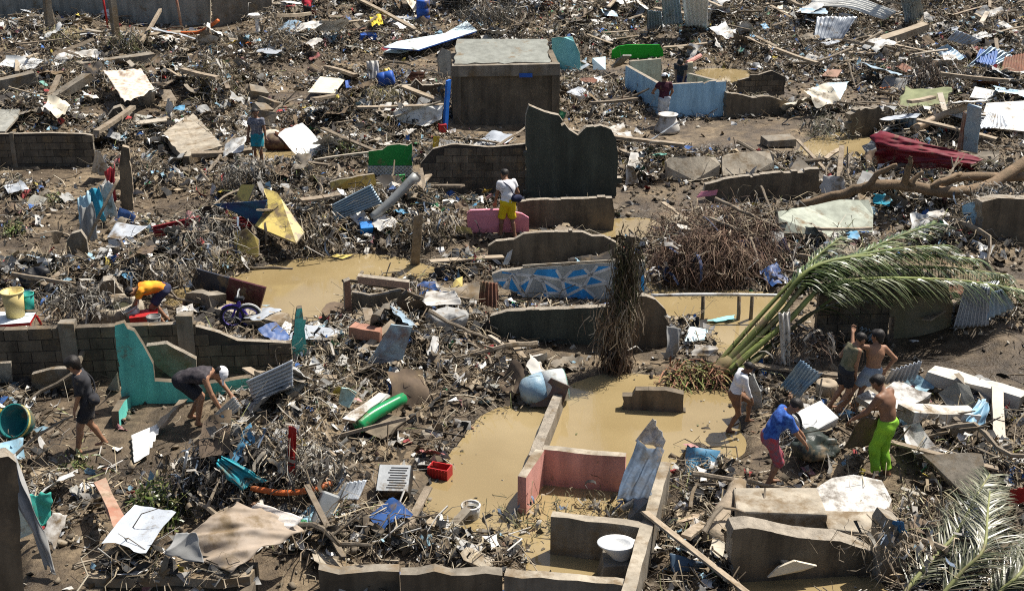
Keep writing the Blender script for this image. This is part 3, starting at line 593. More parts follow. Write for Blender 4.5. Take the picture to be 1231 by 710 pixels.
# left block wall with posts and turquoise room remains
block_wall('block_wall', 'long dark block wall with two concrete posts behind the man in black', (-40, 466), (350, 452), [(-40, 400), (0, 398), (70, 394), (140, 391), (212, 388), (232, 390), (262, 398), (285, 408), (350, 411)], posts=[(79, 388, .28), (221, 379, .28)], bh=.22)
def turq():
    A, B = P(148, 494), P(302, 481); r = thing('turquoise_wall', 'tall sloping turquoise painted wall remnant behind the bending man', 'wall', A)
    vwall('wall_panel', '', A, B, [(148, 495), (140, 420), (138, 391), (149, 388), (153, 395), (161, 398), (172, 415), (184, 438), (186, 458), (215, 460), (250, 461), (302, 454), (302, 481)], .14, [M_TURQ, M_CONCD], .018, parent=r)
    C, D = P(134, 522), P(149, 496); vwall('return_wall', '', C, D, [(134, 522), (134, 494), (141, 482), (149, 475), (149, 496)], .12, [M_TURQ, M_CONCD], .015, parent=r)
turq()
vwall('turquoise_wall', 'jagged turquoise wall fragment with a thin spire above the zinc sheet', (322, 442), (372, 438), [(322, 442), (324, 430), (328, 424), (340, 418), (351, 411), (354, 392), (357, 371), (363, 370), (366, 395), (368, 412), (372, 438)], .14, [M_TURQ, M_CONCD], .012, cat='wall')
# brown frame left of centre
def frame():
    A, B = P(415, 386), P(492, 378); r = thing('house_ruin', 'brown concrete frame corner standing in the muddy pool', 'wall ruin', A)
    vwall('column', '', A, P(424, 385), [(415, 386), (414, 339), (421, 336), (424, 385)], .16, [paint('brick_brown', (.26, .14, .09), (.17, .10, .07)), M_EDGE], .01, parent=r)
    vwall('low_wall', '', P(424, 384), B, [(424, 384), (424, 352), (445, 356), (490, 350), (492, 378)], .14, None, .02, parent=r)
    q = [VP(430, 341, A, B), VP(492, 347, A, B)]; V, F = box_geo(Vector(), 1, 1, 1); 
    d = q[1]-q[0]; s = Vector((0, .16, 0)); V, F = prism([q[0], q[1], q[1]+Vector((0, 0, .14)), q[0]+Vector((0, 0, .16))], s); raw('lintel', V, F, [mat('pink_brick', (.38, .24, .17), (.26, .17, .12), mud=.25), M_EDGE], r, fm=[0, 0, 1, 1, 1, 1])
frame()
# flooded rooms at bottom centre
def rooms():
    r = thing('flooded_rooms', 'roofless flooded rooms with a pink wall and a toilet inside', 'house ruin', P(700, 660))
    M2 = [M_CONC, M_CONCL]; MP = [M_PINK, M_CONCL]
    def seg(nm, a, b, h, th, mm, drop=-.35, h2=None, rg=.014):          # wall between two TOP pixels at height h
        a, b = P(*a, h), P(*b, h2 if h2 else h); u = Vector((b.x-a.x, b.y-a.y, 0)).normalized(); n = Vector((-u.y, u.x, 0)); L = (Vector((b.x, b.y, 0))-Vector((a.x, a.y, 0))).length
        k = max(2, int(L/.22)); V, F, fm = [], [], []
        for i in range(k+1):
            c = a.lerp(b, i/k); j = random.uniform(-rg, rg)*random.choice((.3, .6, 1.5))
            for s, z in ((0, drop), (th, drop), (th, c.z+j), (0, c.z+j+random.uniform(-.01, .01))): w = n*(s+(random.uniform(-.01, .01) if z > 0 else 0)); V.append(Vector((c.x+w.x, c.y+w.y, z)))
        for i in range(k):
            for q in range(4): F.append([i*4+q, i*4+4+q, i*4+4+(q+1) % 4, i*4+(q+1) % 4]); fm.append(1 if q == 2 else 0)
        F += [[0, 1, 2, 3], [k*4+3, k*4+2, k*4+1, k*4]]; fm += [0, 0]
        raw(nm, V, F, mm, r, fm=fm)
    hw = .62
    seg('back_wall', (652, 540), (752, 549), hw, .14, MP)
    seg('side_wall', (633, 574), (654, 541), hw, .14, MP)
    seg('dividing_wall', (662, 620), (772, 634), hw, .14, M2)
    seg('right_wall', (763, 712), (806, 556), hw, .17, M2)
    seg('front_wall', (606, 690), (760, 705), hw*.9, .16, M2, rg=.03)
    seg('low_wall', (383, 690), (480, 686), .42, .18, [M_CONCD, M_CONC], rg=.06); seg('low_wall', (481, 692), (604, 690), .46, .17, [M_CONCD, M_CONC], rg=.06)
    seg('entry_wall', (648, 548), (677, 474), .30, .17, [M_CONC, M_EDGE])
rooms()
vwall('wall_stub', 'low dark block of wall standing alone in the muddy pool', (748, 492), (826, 496), [(748, 492), (748, 476), (760, 476), (764, 469), (800, 469), (822, 474), (827, 484), (826, 496)], .16, [M_CONCD, M_CONCD], .02, cat='wall')
# bottom right ruins
vwall('concrete_wall', 'low broken wall in front of the white marble slab', (882, 700), (1060, 690), [(882, 700), (882, 636), (900, 634), (960, 646), (1010, 650), (1040, 660), (1058, 672), (1060, 690)], .3, None, .014)
vwall('corner_post', 'leaning concrete post with a blue rag at bottom right', (1058, 700), (1090, 696), [(1058, 700), (1060, 632), (1066, 622), (1084, 628), (1090, 640), (1092, 696)], .28, [M_CONC, M_EDGE], .03, cat='post')
vwall('corner_post', 'dark concrete corner column at the bottom left edge', (-14, 760), (22, 750), [(-14, 760), (-14, 552), (10, 548), (20, 556), (24, 650), (30, 752)], .25, None, .01, cat='post')
def porch():
    r = thing('porch_slab', 'cracked concrete porch slab on dark uprights at bottom left', 'slab', P(200, 740))
    z = .62; q = [P(x, y, z) for x, y in ((100, 694), (150, 696), (206, 693), (262, 697), (300, 692), (306, 684), (280, 677), (225, 674), (200, 664), (175, 655), (150, 652), (128, 662), (118, 676))]
    V, F = prism(q[::-1], Vector((0, 0, -.13))); raw('slab_top', V, F, [mat('muddy_slab', (.34, .28, .20), (.19, .15, .105), mud=.55, scale=3, bump=.6), M_CONC], r, fm=[0, 0]+[1]*13)
    mk = poly_mask(q); HG[mk] = np.maximum(HG[mk], z-.02); PILE[mk] = .55
    for x in (110, 215, 292):
        c = P(x, 702, z); V, F = box_geo(Vector((c.x, c.y+.16, -.3)), .2, .2, z+.17-.004, None, 1, .01); raw('upright', V, F, M_CONCD, r)
    a = P(105, 690, z); b = P(300, 692, z); V, F = prism([Vector((a.x, a.y+.4, -.3)), Vector((b.x, b.y+.4, -.3)), Vector((b.x, b.y+.4, z-.14)), Vector((a.x, a.y+.4, z-.14))], Vector((0, .12, 0))); raw('rear_wall', V, F, M_CONCD, r)
porch()

# ------------------------------------------------------------------ loose things, traced one by one
def pm(name, c, c2=None, mud=.27, rough=.5, **k): return mat(name, c, c2, mud=mud, rough=rough, bump=k.pop('bump', .06), scale=k.pop('scale', 2.5), **k)
K_WHITE = pm('white_plastic', (.64, .64, .62), (.48, .48, .45), mud=.34); K_BLUE = pm('blue_plastic', (.02, .10, .42), (.02, .07, .30)); K_GREEN = pm('green_plastic', (.01, .33, .07), (.01, .24, .05), mud=.05)
K_YEL = pm('yellow_board', (.58, .46, .13), (.48, .37, .11), mud=.4); K_TEAL = pm('teal_cloth', (.02, .30, .36), (.015, .20, .25)); K_RED = pm('red_plastic', (.42, .02, .02), (.3, .015, .015)); K_NAVY = pm('navy_board', (.035, .04, .055), (.025, .028, .04))
K_MAROON = pm('maroon_board', (.085, .02, .028), (.06, .015, .02)); K_LBLUE = pm('light_blue_board', (.45, .62, .68), (.6, .7, .72)); K_AQUA = pm('aqua_board', (.25, .62, .62), (.18, .5, .5), mud=.1); K_BLACK = pm('black_plastic', (.018, .018, .02), (.012, .012, .013)); K_ORANGE = pm('orange_pipe', (.55, .13, .03), (.4, .1, .03))
K_TAN = pm('tan_tarp', (.33, .275, .22), (.25, .195, .14), mud=.42, rough=.8); K_OLIVE = pm('olive_tarp', (.20, .22, .11), (.15, .165, .085), rough=.8); K_CLOTHW = pm('white_cloth', (.58, .56, .52), (.40, .38, .34), mud=.36, rough=.95); K_GREYC = pm('grey_cloth', (.33, .33, .32), (.22, .22, .21), mud=.25, rough=.95)
K_PINKB = pm('pink_foam', (.62, .24, .30), (.54, .20, .26), mud=.08, rough=.8); K_BROWN = pm('brown_fur', (.13, .055, .028), (.07, .03, .018), mud=.1, rough=.95); K_CARD = pm('cardboard', (.44, .33, .22), (.36, .27, .18)); K_CREAMB = pm('cream_board', (.66, .60, .47), (.56, .5, .39)); K_METAL = pm('dull_metal', (.42, .43, .42), (.3, .31, .3), metal=.4, rough=.4); K_WOODR = pm('red_painted_wood', (.30, .115, .07), (.38, .30, .22), rough=.8)
K_BARE = pm('aged_timber', (.36, .30, .22), (.24, .19, .135), rough=.85); K_MARBLE = mat('white_marble', (.60, .585, .55), (.46, .44, .40), mud=.42, scale=5, bump=.25, mudcol=(.17, .15, .125)); K_PURP = pm('purple_frame', (.10, .05, .42), mud=.03); K_TYRE = pm('tyre_rubber', (.03, .03, .032)); K_CERAM = mat('white_ceramic', (.82, .82, .80), (.76, .76, .73), mud=.06, rough=.12, bump=0, spec=.6)
# --- upper left
pole('concrete_post', 'slim concrete post standing before the tall grey wall at upper left', [G(142, 62), G(142, 62)+Vector((0, 0, 3.4))], .17, M_CONC, 'post', k=1, seg=4)
pole('concrete_post', 'second concrete post near the left end of the tall grey wall', [G(60, 36), G(60, 36)+Vector((.1, 0, 2.6))], .19, M_CONC, 'post', k=1, seg=4)
pole('timber_post', 'pale leaning timber beside the post at the left end of grey wall', [(68, 34, 0), G(68, 34)+Vector((-.35, 0, 2.4))], .05, K_BARE, 'post', k=1, seg=4)
pole('red_pipe', 'thin red pipe leaning on the tall grey wall', [(130, 35, 0), G(130, 35)+Vector((-.3, .6, 2.2))], .045, K_RED, 'pipe', k=1)
pole('pink_pipe', 'faded pink pipe leaning on the grey wall by the orange pipe', [(219, 36, 0), G(219, 36)+Vector((-.35, .5, 2.4))], .06, K_WOODR, 'pipe', k=1)
pole('orange_pipe', 'bent orange plastic pipe lying below the grey wall', [(200, 39, .1), (222, 40, .15), (240, 39, .2), (252, 32, .5), (262, 25, .8)], .08, K_ORANGE, 'pipe')
beam('concrete_beam', 'long muddy concrete beam lying below the slim post at upper left', (94, 80, .1), (183, 68, .45), .5, .28, M_CONC, 'beam')
beam('concrete_beam', 'tilted concrete beam left of the striped quilt', (64, 119, .1), (106, 92, .45), .42, .25, M_CONC, 'beam')
beam('concrete_beam', 'thick broken beam jutting in from the left edge', (-14, 106, .2), (43, 92, .25), .6, .4, M_CONC, 'beam')
plate('grey_board', 'flat grey panel at left edge above the low block wall', [(-8, 132), (24, 131), (22, 140), (6, 158), (-8, 158)], .06, [M_GREY, M_EDGE], 'panel', dz=.3)
plate('floor_slab', 'pale muddy slab lying flat left of the person in a patterned shirt', [(196, 160), (232, 136), (268, 175), (219, 188)], .25, [M_CONCL, M_CONC], 'slab', .04, dz=.3)
lathe('grey_bucket', 'grey bucket standing beside the striped quilt', (176, 126, 0), [(.02, 0), (.24, 0), (.32, .55), (.34, .57), (.31, .57), (.25, .1), (.01, .1)], K_METAL, (.1, .12, 0))
sheet('striped_quilt', 'striped white and brown quilt draped over the debris', [(124, 86), (170, 84), (186, 108), (150, 124)], 7, .01, mat('quilt', (.72, .66, .56), (.33, .24, .17), mud=.12, scale=5), 'quilt', .12, dz=.55)
plate('plywood_board', 'grey plywood board lying behind the grey bucket', [(190, 107, .5), (205, 108, .5), (213, 121, .25), (197, 122, .25)], .03, M_WOOD, 'board')
def sink(px, py, label, z=0):
    b = G(px, py, z); r = thing('pedestal_sink', label, 'sink', b)
    lathe('pedestal', '', b, [(.12, 0), (.09, .1), (.08, .5), (.12, .62)], K_CERAM, parent=r)
    lathe('basin', '', b, [(.06, .62), (.3, .68), (.36, .80), (.38, .82), (.34, .81), (.25, .72), (.02, .70)], K_CERAM, parent=r)
sink(310, 40, 'white pedestal sink left of the person in red')
for i, (x, y, s, r_) in enumerate([(308, 118, .55, .3), (322, 134, .6, -.2), (313, 140, .5, .7), (318, 150, .62, .15)]):
    box('concrete_lump', ['topmost square concrete lump of the heap above the patterned shirt', 'square concrete lump at right of the heap above the patterned shirt', 'middle concrete lump in the heap above the patterned shirt', 'lowest concrete lump just above the person in the patterned shirt'][i], (x, y, 0), s, s, s*.7, r_, M_CONC, 'concrete block', jit=.05, tilt=(.3*(-1)**i, .25), group='concrete lumps heaped above the patterned shirt')
plate('cream_board', 'cream board lying flat near the blue drum at upper left', [(370, 111), (385, 92), (415, 95), (402, 112)], .03, K_CREAMB, 'board', dz=.25)
def sack(name, label, px, py, sx, sy, sz, m, rz=0, cat='sack', n=10, dz=-.05, lump=.18, tilt=(0, 0)):
    b = G(px, py, dz); V, F = [], []; R = Matrix.Rotation(rz, 3, 'Z') @ Matrix.Rotation(tilt[0], 3, 'X') @ Matrix.Rotation(tilt[1], 3, 'Y'); sd = random.random()*99; seg = n*2
    for i in range(n+1):
        ph = math.pi*i/n-math.pi/2
        for k in range(seg):
            th = 2*math.pi*k/seg; cx = math.cos(ph)*math.cos(th); cy = math.cos(ph)*math.sin(th); cz = math.sin(ph)
            f = 1+lump*2*float(fbm(np.float64(cx*1.8+cz+sd), np.float64(cy*1.8-cz+sd), 3, 4)); pw = lambda v: math.copysign(abs(v)**.75, v)
            V.append(b+R @ Vector((pw(cx)*sx/2*f, pw(cy)*sy/2*f, (pw(cz)*.5+.5)*sz*f)))
    for i in range(n):
        for k in range(seg): F.append([i*seg+k, i*seg+(k+1) % seg, (i+1)*seg+(k+1) % seg, (i+1)*seg+k])
    o = raw(name, V, F, m, smooth=True, loc=b); tag(o, label, cat); FOOT.append([Vector((b.x+x*sx*.45, b.y+y*sy*.45, 0)) for x, y in ((-1, -1), (1, -1), (1, 1), (-1, 1))]); return o
sack('brown_bundle', 'big brown muddy bundle lying in the puddle beside the patterned shirt', 352, 180, 1.1, .7, .65, K_BROWN, .2, 'bundle', lump=.45, n=14)
sack('brown_bundle', 'small dark bundle against the big brown bundle', 333, 181, .75, .6, .5, pm('dark_brown', (.08, .04, .032)), 0, 'bundle')
lathe('round_disc', 'pale round lid leaning by the brown bundle', (327, 168, .15), [(.01, .03), (.32, .02), (.34, 0), (.33, -.02)], K_CREAMB, (.9, .1, 0), 'lid')
plate('loose_door_board', 'long pale blue door lying across rubble at upper centre left', [(461, 57), (503, 60), (574, 37), (561, 25), (535, 40), (477, 50)], .05, [pm('pale_blue_door', (.62, .70, .72), (.45, .6, .66)), K_BLUE], 'door', dz=.4)
plate('loose_door_board', 'blue edged board under the long pale blue door', [(462, 62), (482, 63), (500, 58), (476, 55)], .05, K_LBLUE, 'board', dz=.15)
def basin(name, label, px, py, r, h, m, rot=(0, 0, 0), dz=0.0, cat='basin', m2=None):
    return lathe(name, label, (px, py, dz), [(.01, .01), (r*.72, 0), (r*.95, h), (r*1.06, h+.01), (r*1.05, h-.01), (r*.9, h-.015), (r*.68, .03), (.01, .03)], m, rot, cat)
box('blue_basin', 'blue plastic tub upturned near the pale blue door', (443, 49, .05), .75, .55, .28, .2, K_BLUE, 'tub', taper=.85)
sheet('yellow_cloth', 'bright yellow cloth caught in debris near the top', [(444, 22), (458, 20), (461, 31), (447, 33)], 0, 0, pm('yellow_cloth', (.62, .48, .03)), 'cloth', .2, dz=.7)
lathe('blue_drum', 'blue plastic drum standing at the top of the frame', (509, 26, 0), [(.01, .95), (.25, .95), (.29, .9), (.29, .62), (.27, .6), (.29, .58), (.29, .3), (.27, .28), (.29, .26), (.29, .02), (.01, .02)], K_BLUE, cat='drum')
lathe('blue_drum', 'blue plastic drum lying beside the hanging white cloth', (455, 97, .25), [(.01, .55), (.22, .55), (.25, .5), (.25, .3), (.23, .28), (.25, .26), (.25, .02), (.01, .02)], K_BLUE, (0, 1.35, 0), cat='drum')
sheet('white_cloth', 'white cloth hanging beside the blue drum', [(440, 74, .9), (455, 73, .9), (456, 93, .35), (443, 96, .3)], 4, .04, K_CLOTHW, 'cloth', .08)
sheet('rusty_sheet', 'small brown corrugated sheet near the concrete hut', [(487, 97, .2), (495, 86, .5), (511, 86, .5), (507, 99, .15)], 7, .025, M_RUST, crumple=.04)
plate('blue_board', 'small blue board scrap right of the cream board', [(415, 97, .3), (421, 96, .3), (421, 105, .1), (416, 106, .1)], .03, K_BLUE, 'board')
beam('blue_gutter', 'bright blue plastic gutter leaning against the concrete hut', (535, 155, .05), (539, 97, 1.6), .2, .07, pm('gutter_blue', (.02, .16, .62), mud=.04), 'gutter', jagged=.008)
box('red_tin', 'red plastic cap at the foot of the blue gutter', (532, 159, 0), .25, .2, .25, .2, K_RED, 'cap')
plate('white_board', 'white board tilted on rubble in front of the concrete hut', [(471, 137, .25), (484, 130, .6), (500, 128, .7), (533, 127, .8), (531, 143, .45), (511, 152, .2), (482, 147, .2)], .04, [K_WHITE, K_METAL], 'board', .02)
# green and lattice wall fragment
def lattice():
    A, B = P(441, 216), P(496, 216); r = thing('lattice_wall_remnant', 'wall fragment painted green above a white lattice pattern', 'wall panel', A)
    vwall('green_paint_panel', '', A, B, [(443, 199), (443, 182), (460, 180), (466, 175), (495, 172), (496, 199)], .1, [pm('green_wall', (.015, .27, .055), (.01, .2, .04)), M_EDGE], .012, parent=r, base=False)
    vwall('lattice_panel', '', A, B, [(441, 216), (442, 199.4), (496, 199.4), (496, 216)], .09, [pm('pale_lattice_back', (.32, .38, .40)), M_EDGE], .0, parent=r)
    a, b = VP(442, 199.6, A, B), VP(496, 215, A, B); w, h = b.x-a.x, a.z-b.z; n = 12
    for i in range(n+4):
        for sg in (1, -1):
            x0 = a.x+(i-4)*w/n*1.0 if sg > 0 else a.x+(i)*w/n
            p, q = [x0, a.z], [x0+sg*h, b.z]
            if sg < 0: pass
            for e, o_ in ((p, q), (q, p)):
                for lim, cmp in ((a.x, 1), (b.x, -1)):
                    if (e[0]-lim)*cmp < 0 and abs(o_[0]-e[0]) > 1e-6:
                        t = (lim-e[0])/(o_[0]-e[0]); e[1] += (o_[1]-e[1])*t; e[0] = lim
            if abs(p[0]-q[0]) < .05 or (p[0]-a.x)*(p[0]-b.x) > 1e-6: continue
            p3, q3 = Vector((p[0], A.y-.012, p[1])), Vector((q[0], A.y-.012, q[1])); V, F = tube_geo([p3, q3], .016, 4); raw('lattice_bar', V, F, K_WHITE, r)
lattice()
plate('green_scrap', 'small green panel scrap below the lattice wall fragment', [(475, 222, .1), (476, 211, .4), (487, 210, .4), (486, 222, .1)], .03, K_GREEN, 'scrap')
sheet('yellow_strip', 'bright yellow plastic strip hanging right of the lattice wall', [(518, 203, .15), (523, 204, .15), (529, 164, 1.1), (522, 163, 1.1)], 0, 0, pm('bright_yellow', (.75, .5, .04), mud=.05), 'plastic strip', .06)
# --- upper right
plate('aqua_board', 'aqua painted door panel leaning right of the concrete hut', [(664, 82, .1), (663, 46, 1.3), (688, 44, 1.3), (697, 64, .75), (698, 85, .1)], .05, [K_AQUA, M_EDGE], 'door', .03)
plate('pale_blue_scrap', 'pale blue board scrap between the aqua door and the blue room', [(713, 84, .1), (712, 70, .5), (728, 68, .5), (728, 84, .1)], .03, K_LBLUE, 'board')
vwall('green_board', 'bright green rounded board standing behind the blue room', (735, 76), (797, 74), [(735, 72), (736, 61), (743, 56), (755, 54), (793, 54), (797, 60), (798, 74)], .06, [pm('vivid_green', (.01, .36, .02), (.008, .3, .015), mud=.02)], 0, cat='board', base=False)
beam('grey_plank', 'short grey plank leaning on the green board', (740, 80, .3), (754, 66, .9), .35, .06, M_GREY, 'plank')
for lab, q, m in [('blue corrugated sheet hanging at left of the top row', [(778, 36, .1), (778, 12, 1.1), (795, 14, 1.1), (797, 34, .1)], M_ZBLUE), ('larger blue corrugated sheet hanging at the top edge', [(798, 31, .4), (795, -4, 1.9), (816, -6, 1.9), (821, 28, .5)], M_ZBLUE), ('white corrugated sheet hanging beside the blue ones at the top', [(825, 33, .1), (819, -6, 1.8), (852, -6, 1.8), (850, 33, .1)], M_ZWHITE)]:
    sheet('corrugated_sheet', lab, [q[0], q[3], q[2], q[1]], 6, .03, m, crumple=.05)
sheet('corrugated_sheet', 'long curved white roof sheet at the top right', [(976, -4, .4), (975, 8, .4), (1062, 24, .5), (1078, 14, .8)], 6, .05, M_ZWHITE, crumple=.06, bend=.25, dz=.6)
sheet('corrugated_sheet', 'blue grey roof sheet standing right of the long curved one', [(1088, 28, .1), (1112, 25, .1), (1106, -4, 1.5), (1083, -4, 1.5)], 8, .035, M_ZBLUE, crumple=.08)
sheet('corrugated_sheet', 'crumpled pale metal sheet left of the long grey pole at top right', [(978, 47, .15), (1012, 48, .15), (1030, 20, .9), (982, 20, .9)], 9, .03, M_ZINC, crumple=.14)
pole('long_pole', 'long thin grey pole lying across the upper right debris', [(958, 76, .3), (985, 73, .4), (1030, 55, .5), (1060, 38, .7)], .05, M_STICK, 'pole')
beam('concrete_beam', 'long square beam slanting across upper right debris', (1040, 56, .3), (1113, 32, .8), .42, .26, K_BARE, 'beam')
for i, (y, l) in enumerate(((57, 'topmost'), (64, 'middle'), (72, 'lowest'))):
    beam('timber_plank', f'{l} of three short planks under the slanting square beam', (1023, y, .15), (1062, y+3, .2), .45, .1, K_BARE, 'plank', group='three short planks under the slanting beam')
plate('peeling_board', 'pale blue and white peeling panel at upper right', [(980, 118, .2), (992, 100, .6), (1021, 98, .5), (1010, 120, .2), (995, 127, .1)], .04, [mat('peeling_blue', (.75, .76, .74), (.32, .48, .56), mud=.1, scale=3), M_EDGE], 'panel', .02)
plate('pink_tile', 'flat pinkish tile slab at upper right', [(988, 91, .15), (995, 83, .3), (1012, 84, .3), (1006, 93, .15)], .06, pm('pink_tile', (.46, .28, .2)), 'tile')
for lab, q, m in [('small blue grey sheet left of the rusty sheet', [(1123, 60, .4), (1146, 78, .15), (1159, 68, .3), (1138, 52, .7)], M_ZBLUE), ('pale sheet piece above the small blue grey sheet', [(1138, 48, .4), (1165, 55, .3), (1180, 48, .6), (1150, 36, .8)], M_ZINC), ('blue sheet curling right above the rusty sheet', [(1160, 82, .15), (1190, 82, .2), (1219, 66, .6), (1190, 56, .9)], M_ZBLUE), ('blue scrap sheet with a blue cloth at upper right', [(1172, 74, .4), (1196, 80, .4), (1200, 60, .8), (1178, 58, .8)], pm('bluer', (.05, .13, .36)))]:
    sheet('corrugated_sheet', lab, q, 6, .03, m, crumple=.12)
sheet('rusty_sheet', 'rusty brown corrugated sheet at the right edge', [(1200, 95, .1), (1245, 93, .2), (1245, 62, .9), (1208, 68, .7)], 12, .03, M_RUST, crumple=.06)
sheet('olive_tarp', 'olive green tarpaulin spread over debris at upper right', [(1079, 131, .2), (1136, 128, .25), (1143, 108, .5), (1088, 105, .55)], 0, 0, K_OLIVE, 'tarpaulin', .14, ragged=.15)
plate('white_board', 'large white board at the right edge under grey ribbed sheet', [(1177, 152, .2), (1250, 160, .2), (1250, 120, .6), (1186, 124, .6)], .05, [K_WHITE, M_EDGE], 'board')
sheet('corrugated_sheet', 'crumpled grey ribbed sheet lying on the white board', [(1176, 154, .5), (1215, 152, .45), (1208, 140, .6), (1188, 134, .7)], 7, .03, M_ZINC, crumple=.05)
plate('white_board', 'white board scrap above the large white board', [(1166, 117, .2), (1186, 119, .2), (1202, 110, .3), (1172, 104, .4)], .05, [K_WHITE], 'board')
plate('white_board', 'white board scrap left of the olive tarpaulin', [(1048, 131, .2), (1070, 140, .2), (1078, 128, .4), (1055, 127, .4)], .05, [K_WHITE], 'board')
pole('log_piece', 'smooth brown log left of the upright grey board', [(1098, 156, .2), (1130, 140, .45), (1166, 127, .8)], .14, K_CARD, 'log', r2=.1)
beam('upright_board', 'upright blue grey board above the maroon sheet', (1166, 183, .1), (1172, 128, 1.5), .4, .05, M_ZBLUE, 'board')
sheet('wooden_board', 'brown slatted board left of the upright grey board', [(1150, 180, .1), (1162, 182, .1), (1163, 138, 1.2), (1158, 134, 1.2)], 3, .02, K_WOODR, 'board', .03)
sheet('blue_sheet_scrap', 'pale blue slatted scrap above the maroon sheet', [(1074, 155, .1), (1100, 158, .1), (1103, 143, .45), (1077, 140, .5)], 5, .02, M_ZBLUE, crumple=.04)
def tarp_tri(): pass
sheet('maroon_sheet', 'crumpled dark maroon metal sheet draped over the debris at right', [(1054, 197, .1), (1172, 206, .1), (1187, 192, .4), (1060, 157, 1.0)], 0, 0, mat('maroon_metal', (.17, .012, .022), (.10, .008, .016), mud=.25, rough=.45, bump=.05), 'metal sheet', .3, bend=.3, ragged=.15, nv=30, freq=1.8)
box('grey_slab_block', 'flat grey slab on wet mud in front of the blue room', (935, 174, 0), .9, .6, .22, .15, M_CONC, 'slab', jit=.04)
def lidded_sack():
    b = G(802, 158); r = thing('white_sack', 'white sack with a white bucket rim on top by the blue wall', 'sack', b)
    lathe('sack_body', '', b, [(.02, 0), (.38, .0), (.40, .1), (.33, .25), (.27, .42), (.24, .5)], K_CLOTHW, parent=r)
    lathe('bucket_rim', '', b, [(.24, .5), (.30, .52), (.32, .55), (.27, .55), (.2, .47), (.01, .45)], K_WHITE, parent=r)
lidded_sack()
raw('blue_paint_mark', *prism([VP(624, 88, P(545, 156), P(672, 154))+Vector((0, -.03, 0)), VP(640, 88, P(545, 156), P(672, 154))+Vector((0, -.03, 0)), VP(640, 93, P(545, 156), P(672, 154))+Vector((0, -.03, 0)), VP(624, 93, P(545, 156), P(672, 154))+Vector((0, -.03, 0))], Vector((0, .012, 0))), K_BLUE, bpy.data.objects['concrete_tank'])
# --- the log and palm
def big_log():
    b = G(1000, 243); r = thing('fallen_tree', 'bare fallen tree trunk with branches lying across the right side', 'fallen tree', b)
    def lg(nm, q, r0, r1, wob=.03): pole(nm, '', q, r0, M_LOG, r2=r1, wob=wob, k=5, seg=10, parent=r, jit=.06)
    lg('trunk', [(962, 246, .25), (1010, 234, .55), (1052, 222, .75), (1095, 224, .7), (1140, 230, .6), (1182, 224, .7), (1240, 190, 1.2)], .11, .15)
    lg('branch', [(1040, 226, .7), (1058, 208, 1.1), (1078, 198, 1.3)], .09, .04); lg('branch', [(1085, 223, .7), (1092, 205, 1.2), (1095, 188, 1.6)], .11, .05); lg('branch', [(1095, 222, .8), (1110, 206, 1.1)], .08, .04); lg('branch', [(1120, 226, .6), (1150, 214, .8), (1205, 213, .8), (1245, 210, .7)], .1, .12); lg('branch', [(1110, 228, .6), (1135, 217, .9), (1155, 208, 1.0)], .09, .05)
big_log()
def frond(r, base, tip, mid, nl=70, leaf=.9, wd=.045, col=(.10, .16, .03), col2=(.30, .34, .20), rr=.05, up=.3, droop=.6, name='frond', vein=(.30, .36, .10), start=.18):
    pts = resample([base, base.lerp(mid, .55)+Vector((0, 0, .03)), mid, mid.lerp(tip, .55)+Vector((0, 0, .12*(tip-mid).length*.3)), tip], 6)
    n = len(pts); rad = [rr*(1-.85*i/(n-1))+.006 for i in range(n)]
    V, F = tube_geo(pts, rad, 6); o = raw(name, V, F, pm('palm_rachis_%d' % int(vein[0]*1000), tuple(x*.72 for x in vein), tuple(x*.45 for x in vein), mud=.3, rough=.6), r, smooth=True)
    cum = np.linspace(start, 1, nl); P0, D, Ln = [], [], []
    for i, t in enumerate(cum):
        f = t*(n-1); k = min(int(f), n-2); p = pts[k].lerp(pts[k+1], f-k); d = (pts[k+1]-pts[k]).normalized(); s = d.cross(Vector((0, 0, 1)));  s = s.normalized() if s.length > .05 else Vector((1, 0, 0))
        for sg in (-1, 1):
            P0.append(p); D.append(s*sg*.75+d*(.75+.3*random.random())+Vector((random.uniform(-.1, .1), random.uniform(-.1, .1), up*random.uniform(.2, 1.3)))); Ln.append(leaf*(.55+.6*math.sin(math.pi*min(1, .12+t*.86)))*random.uniform(.75, 1.15))
    V, F, pv = ribbons(P0, D, Ln, wd, droop, seg=5, twist=.8, taper=.15, wob=.03)
    c = np.repeat(np.where(RNG.random((len(P0), 1)) < .45, np.array([col2]), np.array([col]))*RNG.uniform(.6, 1.25, (len(P0), 1)), pv, 0)
    w = parent_world(r); tag(arrays('leaflets', V, F, M_GREEN, c, parent=o, loc=tuple(w)), kind='stuff')
